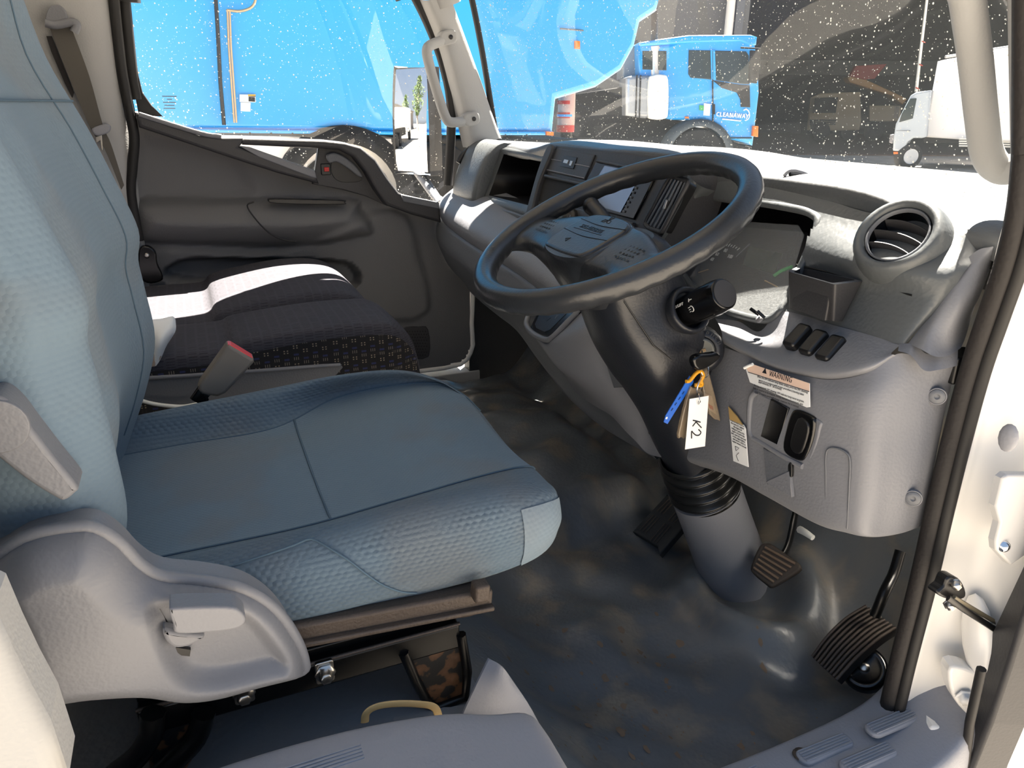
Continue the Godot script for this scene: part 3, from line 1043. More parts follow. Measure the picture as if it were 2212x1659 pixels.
func passenger_door() -> void:
	var t := thing("door_1", "passenger door with grey moulded lining, black belt rail and side window", "door", Vector3(0.4, 0.08, -0.82), "", "structure")
	const ZD := -0.81
	var edge := flat_z([288, 255, 420, 300, 520, 335, 690, 395, 790, 415, 950, 470, 1012, 560, 1014, 700, 1012, 760, 960, 790, 700, 800, 330, 700, 300, 560, 283, 420, 292, 320], ZD, 3)
	var arm := flat_z([300, 438, 420, 436, 740, 434, 772, 452, 796, 493, 780, 503, 640, 526, 480, 524, 340, 520, 300, 505], ZD)
	var pocket := flat_z([366, 600, 396, 563, 520, 560, 690, 563, 760, 575, 760, 620, 560, 620], ZD)
	var hollow := flat_z([300, 300, 340, 300, 480, 325, 525, 360, 548, 420, 420, 432, 300, 432], ZD)
	var ridge := flat_z([300, 540, 600, 545, 850, 450, 905, 560, 926, 655, 900, 684, 840, 692, 300, 700], ZD)
	var rows := []
	for j in 106:
		var r := PackedVector3Array()
		for i in 121:
			var p := Vector2(-0.13 + 0.92 * i / 120.0, 0.06 + 0.8 * j / 105.0)
			var z := ZD
			z += 0.014 * smoothstep(-0.012, 0.012, inside2(p, ridge))
			z -= 0.012 * smoothstep(-0.01, 0.03, inside2(p, hollow))
			var s := inside2(p, arm)
			z += 0.055 * sqrt(clampf((s + 0.004) / 0.06, 0, 1)) if s > -0.004 else 0.0
			z -= 0.05 * smoothstep(-0.004, 0.004, inside2(p, pocket))
			r.append(Vector3(p.x, p.y, z))
		rows.append(r)
	var m := MB.new()
	m.sheet(rows, false, false, 1.0, [edge], 2, true)
	obj("lining", m, M.trim, t)
	# painted edge of the door around the lining, and the sheet metal behind it
	m = MB.new()
	var o := PackedVector3Array()
	for p in edge: o.append(Vector3(p.x, p.y, ZD - 0.006))
	var big := Geometry2D.offset_polygon(edge, 0.012)[0]
	o = PackedVector3Array()
	for p in big: o.append(Vector3(p.x, p.y, ZD - 0.075))
	plate(m, o, Vector3(0, 0, -0.03), 0.004, 3)
	var rimo := PackedVector3Array()
	for p in Geometry2D.offset_polygon(edge, 0.008)[0]: rimo.append(Vector3(p.x, p.y, ZD - 0.004))
	tube(m, rimo, 0.009, 8, true)
	obj("door_shell", m, M.paint, t)
	# belt rail: black arm sweeping along the sill, over the quarter light and down to the front
	# (the quarter light is a hole through the rail: built from two runs instead of one sheet)
	m = MB.new()
	plate(m, lz([292, 243, 320, 252, 430, 290, 480, 296, 530, 298, 518, 317, 560, 332, 680, 373, 690, 398, 600, 374, 510, 345, 300, 275], -0.745), Vector3(0, 0, -0.06), 0.008, 3)
	plate(m, lz([524, 297, 700, 303, 745, 308, 780, 318, 812, 345, 838, 385, 862, 416, 880, 424, 950, 440, 954, 482, 890, 464, 835, 444, 812, 412, 790, 372, 765, 340, 735, 324, 690, 321, 524, 313], -0.742), Vector3(0, 0, -0.06), 0.009, 4)
	obj("belt_rail", m, M.trim_dark, t)
	m = MB.new()
	tube(m, spl(lz([300, 247, 430, 287, 478, 295], -0.745), 4), 0.006, 8, false, true, 0.6)
	obj("sill_strip", m, M.grey, t)
	m = MB.new()
	plate(m, lz([866, 420, 948, 437, 950, 452, 872, 436], -0.738), Vector3(0, 0, -0.01), 0.003)
	obj("corner_cap", m, M.grey_dark, t)
	m = MB.new()
	plate(m, lz([517, 315, 540, 318, 680, 368, 684, 385, 672, 383, 560, 340], -0.742), Vector3(0, 0, -0.012), 0.003)
	obj("quarter_sill", m, M.grey, t)
	# handle pod between the quarter light and the arm
	m = MB.new()
	plate(m, lz([688, 318, 735, 322, 765, 338, 792, 374, 814, 414, 838, 446, 790, 424, 740, 410, 676, 398], -0.785), Vector3(0, 0, -0.02), 0.003)
	var pod := obj("handle_pod", m, M.trim_dark, t)
	m = MB.new()
	plate(m, spl(lz([716, 352, 728, 345, 745, 356, 780, 382, 776, 392, 745, 394, 726, 388, 716, 372], -0.783), 3, true), Vector3(0, 0, -0.003), 0.001)
	obj("handle_recess", m, M.black, pod)
	m = MB.new()
	plate(m, spl(lz([706, 336, 724, 330, 750, 342, 772, 362, 784, 380, 776, 382, 752, 364, 728, 350, 712, 352], -0.765), 3, true), Vector3(0, 0, -0.014), 0.004)
	obj("door_handle", m, M.grey_dark, t)
	m = MB.new()
	slab(m, onz(704, 366, -0.779), Basis(), Vector3(0.026, 0.03, 0.01), 0.003, 0.002)
	var sw := obj("lock_button", m, M.black, t)
	m = MB.new()
	slab(m, onz(706, 366, -0.774), Basis(), Vector3(0.013, 0.011, 0.006), 0.001, 0.001)
	obj("red_mark", m, M.red, sw)
	# armrest flap: seam and slot
	m = MB.new()
	var az := ZD + 0.014 + 0.047
	tube(m, spl(lz([548, 436, 534, 444, 548, 468, 580, 502, 612, 518, 640, 522], ZD + 0.062), 4), 0.0022, 6)
	obj("flap_seam", m, M.black, t)
	m = MB.new()
	plate(m, spl(lz([580, 432, 600, 430, 735, 433, 745, 437, 735, 442, 600, 440], ZD + 0.055), 3, true), Vector3(0, 0, -0.02), 0.002)
	obj("pull_slot", m, M.black, t)
	m = MB.new()
	plate(m, spl(lz([868, 712, 905, 706, 925, 712, 926, 770, 880, 775, 866, 760], ZD + 0.004), 3, true), Vector3(0, 0, -0.01), 0.002)
	var sp := obj("speaker_grille", m, M.trim_dark, t)
	var dots := MB.new()
	for j in 9:
		for i in 9:
			var c := onz(874 + i * 5.6 + (j % 2) * 2.8, 716 + j * 6.4, ZD + 0.0045)
			lathe(dots, [0.0022, 0.0, 0.0, 0.0004], c, Vector3(0, 0, 1), 6)
	var dd := obj("grille_holes", dots, M.black, sp)
	dd.set_meta("kind", "stuff")
	# panes
	m = MB.new()
	var gl := [lz([262, -400, 480, -400, 700, -380, 870, -60], -0.84), lz([270, -40, 480, -40, 700, -20, 925, 30], -0.84), lz([285, 120, 480, 120, 720, 130, 968, 150], -0.84), lz([296, 240, 460, 296, 720, 304, 968, 300], -0.84), lz([400, 300, 560, 400, 800, 420, 962, 440], -0.84)]
	m.sheet(net(gl, 4, 4))
	obj("window_pane", m, M.glass, t)
	flecks("dust_flecks", net(gl, 8, 8), 3500, t, 0.002)
	# window mark etched in the rear lower corner
	for k in 5:
		m = MB.new()
		slab(m, onz(366, 208 + k * 6.5, -0.837), Basis(), Vector3([0.034, 0.012, 0.03, 0.024, 0.028][k], 0.0022, 0.0006), 0.0005, 0.0)
		obj("etched_line", m, M.grey_dark, t)
	# upper frame of the door, above the picture
	m = MB.new()
	tube(m, spl(pts([-0.07, 1.1, -0.79, -0.05, 1.5, -0.76, 0.05, 1.5, -0.745, 0.25, 1.47, -0.745, 0.45, 1.36, -0.755, 0.6, 1.15, -0.775]), 6), 0.03, 8)
	obj("upper_frame", m, M.rubber, t)

func holed(rows: Array, polys: Array) -> MB:
	# a net laid in (z, y) with openings: quads whose middle is inside are left out
	var m := MB.new()
	m.sheet(rows, false, false, 1.0, polys, 0)
	return m
func zy(p: PackedVector3Array) -> PackedVector2Array:
	var r := PackedVector2Array()
	for q in p: r.append(Vector2(q.z, q.y))
	return r
func bucket(rim: PackedVector3Array, d: Vector3, shrink := 1.0) -> MB:
	# walls running back from a rim, with a floor
	var m := MB.new()
	var c := Vector3.ZERO
	for p in rim: c += p
	c /= rim.size()
	var b := PackedVector3Array()
	for p in rim: b.append(c + (p - c) * shrink + d)
	m.sheet([rim, b], true)
	m.fan(b)
	return m

func dashboard() -> void:
	var t := thing("dashboard", "grey moulded dashboard running the width of the cab under the windscreen", "dashboard", Vector3(0.9, 0.1, 0.0))
	# ---- top pad: from the windscreen back to the crease above the panels
	var top := []
	for s in [[-0.79, 0.88, 0.80], [-0.6, 0.96, 0.805], [-0.4, 1.0, 0.79], [-0.22, 1.08, 0.77], [0.0, 1.11, 0.765], [0.2, 1.14, 0.79], [0.32, 1.15, 0.82], [0.45, 1.15, 0.83], [0.6, 1.14, 0.835], [0.72, 1.1, 0.84], [0.82, 1.02, 0.86]]:
		var z: float = s[0]
		var h := 0.0
		if z > -0.25 and z < 0.3: h = 0.022
		var drop := smoothstep(0.55, 0.82, z) * 0.045
		top.append(PackedVector3Array([Vector3(s[1], 0.783 - drop * 0.2, z), Vector3(lerpf(s[1], s[2], 0.4), 0.782 + h - drop * 0.6, z), Vector3(lerpf(s[1], s[2], 0.75), 0.786 + h - drop * 0.8, z), Vector3(s[2] + 0.012, 0.782 + h - drop, z), Vector3(s[2], 0.772 + h - drop, z), Vector3(s[2] + 0.002, 0.755 + h - drop, z)]))
	obj("top_pad", surf(top, 5, 5), M.top, t)
	# ---- driver's panel with the instrument opening
	var clus := lx([1505, 434, 1560, 432, 1640, 438, 1705, 448, 1750, 462, 1766, 482, 1762, 505, 1738, 560, 1710, 620, 1690, 662], 0.795)
	var cl := spl(PackedVector3Array([onx(1500, 432, 0.815), onx(1600, 434, 0.82), onx(1700, 448, 0.82), onx(1752, 462, 0.818), onx(1766, 486, 0.812), onx(1738, 560, 0.79), onx(1706, 632, 0.778), onx(1688, 668, 0.762), onx(1660, 690, 0.755), onx(1610, 684, 0.755), onx(1550, 660, 0.757), onx(1480, 600, 0.77), onx(1470, 520, 0.79)]), 5, true)
	var row := []
	row.append(PackedVector3Array([onx(1470, 368, 0.81), onx(1640, 392, 0.83), onx(1760, 424, 0.835), onx(1880, 460, 0.835), onx(1980, 470, 0.84), onx(2080, 490, 0.85), onx(2150, 530, 0.865)]))
	row.append(PackedVector3Array([onx(1480, 420, 0.81), onx(1640, 430, 0.818), onx(1770, 462, 0.82), onx(1870, 500, 0.815), onx(1970, 515, 0.82), onx(2060, 530, 0.83), onx(2120, 548, 0.85)]))
	row.append(PackedVector3Array([onx(1470, 500, 0.79), onx(1640, 510, 0.79), onx(1760, 540, 0.785), onx(1850, 565, 0.78), onx(1950, 580, 0.782), onx(2040, 590, 0.80), onx(2085, 585, 0.82)]))
	row.append(PackedVector3Array([onx(1470, 580, 0.785), onx(1620, 600, 0.788), onx(1720, 600, 0.79), onx(1830, 620, 0.787), onx(1930, 640, 0.785), onx(2005, 655, 0.79), onx(2040, 655, 0.805)]))
	row.append(PackedVector3Array([onx(1480, 660, 0.75), onx(1580, 692, 0.755), onx(1690, 672, 0.762), onx(1800, 702, 0.764), onx(1880, 724, 0.764), onx(1945, 744, 0.768), onx(1962, 738, 0.785)]))
	obj("driver_panel", holed(net(row, 20, 20), [zy(cl)]), M.dash, t)
	# crack line between the upper and lower panel, right of the tray
	var m := MB.new()
	tube(m, lx([1720, 572, 1790, 588, 1880, 612, 1970, 638], 0.787), 0.0013, 6)
	obj("panel_joint", m, M.black, t)
	# rim of the instrument opening
	m = MB.new()
	tube(m, cl, 0.006, 8, true)
	obj("instrument_rim", m, M.dash, t)
	m = bucket(cl, Vector3(0.1, -0.005, 0), 0.97)
	obj("instrument_well", m, M.black, t)
	instruments(t, cl)
	# ---- light switch shelf and knee panel
	row = []
	row.append(PackedVector3Array([onx(1545, 688, 0.753), onx(1595, 694, 0.754), onx(1640, 716, 0.75), onx(1690, 673, 0.761), onx(1800, 702, 0.763), onx(1880, 724, 0.763), onx(1945, 745, 0.768)]))
	row.append(PackedVector3Array([onx(1555, 705, 0.735), onx(1595, 720, 0.734), onx(1650, 738, 0.733), onx(1720, 732, 0.737), onx(1800, 752, 0.736), onx(1870, 760, 0.739), onx(1930, 758, 0.757)]))
	row.append(PackedVector3Array([onx(1560, 722, 0.713), onx(1600, 742, 0.712), onx(1660, 768, 0.711), onx(1730, 784, 0.711), onx(1800, 795, 0.714), onx(1868, 786, 0.725), onx(1925, 764, 0.75)]))
	row.append(PackedVector3Array([onx(1560, 734, 0.706), onx(1600, 756, 0.705), onx(1670, 788, 0.704), onx(1735, 805, 0.706), onx(1800, 812, 0.712), onx(1872, 798, 0.724), onx(1930, 766, 0.75)]))
	row.append(PackedVector3Array([onx(1562, 742, 0.712), onx(1602, 764, 0.712), onx(1672, 796, 0.711), onx(1736, 812, 0.713), onx(1802, 820, 0.72), onx(1876, 804, 0.73), onx(1936, 768, 0.755)]))
	obj("switch_shelf", surf(row, 8, 6), M.grey, t)
	# knee panel
	row = []
	row.append(PackedVector3Array([onx(1520, 735, 0.72), onx(1602, 764, 0.712), onx(1672, 796, 0.711), onx(1736, 812, 0.712), onx(1802, 820, 0.718), onx(1876, 804, 0.73), onx(1940, 764, 0.757), onx(2000, 778, 0.79), onx(2068, 792, 0.83)]))
	row.append(PackedVector3Array([onx(1505, 790, 0.712), onx(1590, 815, 0.705), onx(1665, 842, 0.703), onx(1740, 862, 0.703), onx(1810, 868, 0.709), onx(1880, 862, 0.722), onx(1940, 840, 0.752), onx(1995, 845, 0.79), onx(2050, 850, 0.832)]))
	row.append(PackedVector3Array([onx(1470, 880, 0.705), onx(1580, 905, 0.70), onx(1660, 930, 0.698), onx(1745, 955, 0.70), onx(1820, 965, 0.709), onx(1880, 962, 0.722), onx(1930, 955, 0.752), onx(1985, 952, 0.79), onx(2030, 945, 0.832)]))
	row.append(PackedVector3Array([onx(1430, 960, 0.702), onx(1560, 985, 0.70), onx(1655, 1020, 0.70), onx(1750, 1058, 0.703), onx(1825, 1072, 0.712), onx(1875, 1072, 0.725), onx(1920, 1066, 0.755), onx(1970, 1058, 0.79), onx(2010, 1045, 0.832)]))
	row.append(PackedVector3Array([onx(1405, 978, 0.705), onx(1545, 1010, 0.705), onx(1645, 1062, 0.706), onx(1760, 1124, 0.71), onx(1828, 1144, 0.718), onx(1868, 1152, 0.73), onx(1905, 1152, 0.758), onx(1950, 1144, 0.79), onx(1990, 1130, 0.832)]))
	row.append(PackedVector3Array([onx(1410, 984, 0.73), onx(1548, 1018, 0.73), onx(1648, 1068, 0.73), onx(1762, 1130, 0.73), onx(1830, 1150, 0.74), onx(1870, 1157, 0.745), onx(1907, 1156, 0.77), onx(1952, 1148, 0.80), onx(1990, 1134, 0.84)]))
	var knee := net(row, 8, 8)
	var hole1 := lx([1660, 862, 1702, 885, 1688, 920, 1674, 960, 1640, 940], 0.700)
	obj("knee_panel", surf(row, 8, 8), M.grey, t)
	# recessed switch field on the knee panel
	m = MB.new()
	plate(m, spl(lx([1634, 852, 1656, 858, 1762, 904, 1770, 930, 1752, 992, 1728, 1006, 1640, 962, 1626, 945], 0.7005), 4, true), Vector3(0.012, 0, 0), 0.004, 3)
	obj("switch_field", m, M.grey, t)
	m = MB.new()
	tube(m, spl(lx([1628, 948, 1620, 925, 1622, 864, 1634, 846], 0.7), 4), 0.0045, 8)
	tube(m, spl(lx([1626, 946, 1646, 957, 1690, 984, 1734, 1008], 0.699), 4), 0.004, 8)
	obj("field_rim", m, M.grey, t)
	m = MB.new()
	plate(m, lx([1664, 862, 1703, 882, 1678, 961, 1642, 943], 0.6975), Vector3(0.006, 0, 0), 0.0015)
	obj("blank_switch", m, M.gloss, t)
	m = MB.new()
	plate(m, spl(lx([1708, 892, 1722, 886, 1752, 900, 1759, 915, 1752, 955, 1738, 988, 1726, 996, 1700, 984, 1690, 966, 1696, 930], 0.697), 3, true), Vector3(0.008, 0, 0), 0.003)
	var rk := obj("rocker_switch", m, M.gloss, t)
	m = MB.new()
	plate(m, spl(lx([1722, 905, 1742, 912, 1745, 935, 1730, 978, 1712, 976, 1706, 955], 0.6945), 3, true), Vector3(0.006, 0, 0), 0.002)
	obj("rocker", m, M.black, rk)
	# coin tray under them
	m = MB.new()
	plate(m, lx([1648, 968, 1706, 1000, 1709, 1075, 1656, 1046], 0.6955), Vector3(0.006, 0, 0), 0.0015)
	obj("tray_back", m, M.grey_dark, t)
	m = MB.new()
	plate(m, lx([1654, 1040, 1704, 1018, 1710, 1074, 1660, 1048], 0.694), Vector3(0.005, 0, 0), 0.001)
	obj("tray_floor", m, M.grey, t)
	m = MB.new()
	plate(m, spl(lx([1702, 1004, 1709, 1000, 1709, 1030, 1703, 1024], 0.6945), 3, true), Vector3(0.004, 0, 0), 0.001)
	obj("tray_hole", m, M.black, t)
	# knock-out outline
	var ko := []
	for q in [[1784, 1118, 0.711], [1784, 1040, 0.7065], [1784, 985, 0.704], [1790, 970, 0.7045], [1806, 968, 0.7065], [1828, 978, 0.709], [1836, 998, 0.711], [1834, 1060, 0.713], [1830, 1142, 0.718]]: ko.append(onx(q[0], q[1], q[2] - 0.001))
	m = MB.new()
	tube(m, spl(PackedVector3Array(ko), 4), 0.0013, 6)
	obj("panel_outline", m, M.grey_dark, t)
	for c in [[2024, 856, 0.812], [1972, 1076, 0.794]]:
		m = MB.new()
		var at := onx(c[0], c[1], c[2] - 0.006)
		var ax := Vector3(-0.75, 0.05, 0.66)
		lathe(m, [0.011, -0.004, 0.011, 0.001, 0.0095, 0.0015, 0.0095, 0.0], at, ax, 20)
		var sc := obj("screw_boss", m, M.grey, t)
		m = MB.new()
		lathe(m, [0.009, 0.0, 0.009, 0.002, 0.0035, 0.003, 0.003, 0.0015, 0.0, 0.0015], at, ax, 20)
		obj("screw_cap", m, M.grey_dark, sc)
	# three blanking buttons on the shelf
	var sn := (onx(1720, 732, 0.73) - onx(1730, 784, 0.711)).normalized()
	for k in 3:
		var a: Array = [[1690, 744, 1722, 752, 1750, 706, 1722, 696], [1722, 759, 1756, 768, 1788, 719, 1758, 708], [1758, 772, 1795, 781, 1827, 731, 1792, 720]][k]
		var q := PackedVector3Array([onx(a[0], a[1], 0.717), onx(a[2], a[3], 0.717), onx(a[4], a[5], 0.746), onx(a[6], a[7], 0.746)])
		var c := (q[0] + q[1] + q[2] + q[3]) / 4.0
		var ex := ((q[1] + q[2]) - (q[0] + q[3])).normalized()
		var ey := ((q[2] + q[3]) - (q[0] + q[1])).normalized()
		var ez := ex.cross(ey).normalized()
		ey = ez.cross(ex)
		m = MB.new()
		slab(m, c + ez * 0.004, Basis(ex, ey, ez), Vector3(q[0].distance_to(q[1]) * 0.8, ((q[2] + q[3]) - (q[0] + q[1])).length() / 2.0, 0.014), 0.005, 0.004)
		obj("blank_button", m, M.black, t)
	# ---- end cap by the door
	row = []
	row.append(PackedVector3Array([onx(1962, 742, 0.775), onx(2000, 690, 0.795), onx(2050, 605, 0.815), onx(2105, 545, 0.838), onx(2145, 532, 0.85)]))
	row.append(PackedVector3Array([onx(1990, 755, 0.768), onx(2020, 700, 0.79), onx(2068, 625, 0.81), onx(2115, 570, 0.835), onx(2147, 540, 0.853)]))
	row.append(PackedVector3Array([onx(2020, 770, 0.775), onx(2042, 735, 0.80), onx(2082, 660, 0.815), onx(2122, 605, 0.845), onx(2143, 560, 0.86)]))
	row.append(PackedVector3Array([onx(2050, 768, 0.80), onx(2066, 740, 0.825), onx(2092, 680, 0.85), onx(2116, 640, 0.87), onx(2135, 590, 0.885)]))
	row.append(PackedVector3Array([onx(2075, 752, 0.83), onx(2085, 730, 0.85), onx(2100, 680, 0.875), onx(2112, 645, 0.89), onx(2130, 600, 0.90)]))
	obj("end_cap", surf(row, 6, 6), M.grey, t)
	row = []
	row.append(PackedVector3Array([onx(1942, 742, 0.768), onx(1975, 744, 0.776), onx(2003, 765, 0.785), onx(2034, 758, 0.80), onx(2070, 742, 0.83)]))
	row.append(PackedVector3Array([onx(1940, 758, 0.752), onx(1968, 768, 0.76), onx(1996, 800, 0.772), onx(2032, 798, 0.788), onx(2068, 790, 0.82)]))
	obj("cap_lip", surf(row, 5, 5), M.grey, t)
	m = MB.new()
	cube(m, onx(2072, 790, 0.85), Vector3(0.05, 0.035, 0.03))
	obj("end_clip", m, M.black, t)
	# ---- round air vent
	round_vent(t)
	# ---- passenger side: lid, bin, ledge
	passenger_side(t)
	centre_stack(t)

func instruments(t: Node3D, cl: PackedVector3Array) -> void:
	# dial plate deep in the well, and the clear lens leaning over it
	var m := MB.new()
	var lens := PackedVector3Array([onx(1440, 590, 0.775), onx(1560, 662, 0.753), onx(1655, 690, 0.752), onx(1690, 664, 0.758), onx(1752, 520, 0.84), onx(1740, 500, 0.85), onx(1480, 470, 0.85)])
	var n := (lens[6] - lens[1]).cross(lens[3] - lens[1]).normalized()
	if n.x > 0: n = -n
	# the dial face stands 12 mm behind the lens
	var o := lens[1]
	var flat := PackedVector3Array()
	for p in lens: flat.append(p - n * (p - o).dot(n))
	var face := PackedVector3Array()
	for p in flat: face.append(p - n * 0.02)
	plate(m, face, -n * 0.006)
	var dial := obj("dial_plate", m, M.black, t)
	m = MB.new()
	plate(m, flat, -n * 0.0015)
	obj("lens", m, lens_mat(), t)
	# speedometer numerals and ticks, a display, a green arc
	var ex := Vector3(0, 0, 1)
	ex = (ex - n * ex.dot(n)).normalized()
	var ey := n.cross(ex).normalized()
	var b := Basis(ex, ey, n)
	var fo := face[1] + n * 0.001
	var wm := mat(Color(0.85, 0.86, 0.86), 0.6)
	for q in [["60", 1549, 549], ["80", 1567, 541], ["100", 1577, 554], ["40", 1538, 560]]:
		text("numeral", q[0], 0.006, 0.0006, onp(q[1], q[2], fo, n), b, wm, dial)
	for k in 12:
		m = MB.new()
		var a := onp(1540 + k * 5.0, 541 - 12.0 * sin(k * 0.26), fo, n)
		slab(m, a, b.rotated(n, 0.5 - k * 0.1), Vector3(0.0012, 0.006 if k % 2 else 0.004, 0.0006), 0.0004, 0.0)
		obj("tick", m, wm, dial)
	m = MB.new()
	plate(m, lp([1618, 532, 1690, 548, 1672, 592, 1604, 572], fo, n), -n * 0.002)
	obj("display", m, mat(Color(0.16, 0.2, 0.15), 0.25), dial)
	m = MB.new()
	tube(m, spl(lp([1672, 596, 1686, 586, 1700, 580, 1712, 576], fo, n), 4), 0.0028, 6)
	obj("green_arc", m, mat(Color(0.25, 0.62, 0.32), 0.5), dial)
	m = MB.new()
	slab(m, onp(1606, 542, fo, n) + n * 0.002, b.rotated(n, -0.45), Vector3(0.0016, 0.03, 0.001), 0.0005, 0.0)
	obj("needle", m, M.grey, dial)
	for q in [[1498, 592, 1530, 582], [1652, 606, 1680, 620]]:
		m = MB.new()
		tube(m, lp(q, fo + n * 0.003, n), 0.001, 6)
		obj("pointer", m, mat(Color(0.6, 0.5, 0.35), 0.6), dial)
	# trip stems through the lens
	for q in [[1621, 667, 1640, 680], [1636, 672, 1652, 686]]:
		m = MB.new()
		var a := onp(q[0], q[1], flat[1] + n * 0.016, n)
		var c := onp(q[2], q[3], flat[1] + n * 0.006, n)
		tube(m, PackedVector3Array([a, c]), 0.0028, 8)
		obj("trip_stem", m, M.gloss, t)
	m = MB.new()
	lathe(m, [0.006, 0.0, 0.006, 0.003, 0.0, 0.004], onp(1642, 690, flat[1], n), n, 12)
	obj("stem_boss", m, M.grey, t)

func lens_mat() -> StandardMaterial3D:
	var m := mat(Color(0.85, 0.87, 0.88, 0.22), 0.25)
	m.transparency = BaseMaterial3D.TRANSPARENCY_ALPHA
	m.albedo_texture = ntex(noise(0.09, FastNoiseLite.TYPE_SIMPLEX_SMOOTH, 5, 41), 512, ramp([0.0, Color(1, 1, 1, 0.25), 0.55, Color(1, 1, 1, 0.5), 0.7, Color(1, 1, 1, 1.0), 1.0, Color(1, 1, 1, 2.0)]))
	m.uv1_triplanar = true
	m.uv1_world_triplanar = true
	m.uv1_scale = Vector3.ONE * 8.0
	return m

func round_vent(t: Node3D) -> void:
	var c := onx(1935, 502, 0.795)
	var ax := Vector3(-0.76, 0.6, 0.14).normalized()
	var m := MB.new()
	# pod the ring grows out of
	lathe(m, [0.058, -0.1, 0.058, -0.05, 0.0565, -0.022, 0.0535, -0.007, 0.05, -0.001, 0.045, 0.001, 0.0405, -0.002, 0.0385, -0.009], c, ax, 40)
	var v := obj("round_vent", m, M.dash, t)
	m = MB.new()
	lathe(m, [0.039, -0.012, 0.0385, -0.006, 0.0358, -0.006, 0.0348, -0.01, 0.0344, -0.05, 0.0, -0.05], c, ax, 40)
	obj("vent_barrel", m, M.gloss, v)
	m = MB.new()
	lathe(m, [0.0378, -0.008, 0.0378, -0.004, 0.0355, -0.0035, 0.0346, -0.009], c, ax, 40)
	obj("vent_ring", m, M.grey_dark, v)
	var ex := (onx(2000, 520, 0.775) - onx(1880, 490, 0.775))
	ex = (ex - ax * ex.dot(ax)).normalized()
	var ey := ax.cross(ex).normalized()
	if ey.y < 0: ey = -ey
	for k in 3:
		var h: float = [0.016, -0.001, -0.018][k]
		var w := sqrt(0.0345 * 0.0345 - h * h)
		var rows := []
		for i in 11:
			var u := lerpf(-w, w, i / 10.0)
			var bow := 0.005 * (1.0 - pow(u / w, 2.0))
			var at := c + ex * u + ey * (h + bow) - ax * 0.009
			var r := PackedVector3Array()
			for q in [[0.0, 0.0008], [-0.012, 0.0016], [-0.03, 0.0012], [-0.03, -0.0012], [-0.012, -0.0016], [0.0, -0.0008]]: r.append(at + ax * q[0] + ey * (q[1] + q[0] * 0.15))
			rows.append(r)
		m = MB.new()
		m.sheet(rows, true)
		obj("vent_slat", m, M.trim_dark, v)
	for k in 5:
		m = MB.new()
		slab(m, c + ex * (-0.024 + k * 0.012) - ax * 0.03, Basis(ex, ey, ax), Vector3(0.0014, 0.052 - absf(k - 2.0) * 0.008, 0.014), 0.0005, 0.0)
		obj("vent_fin", m, M.black, v)

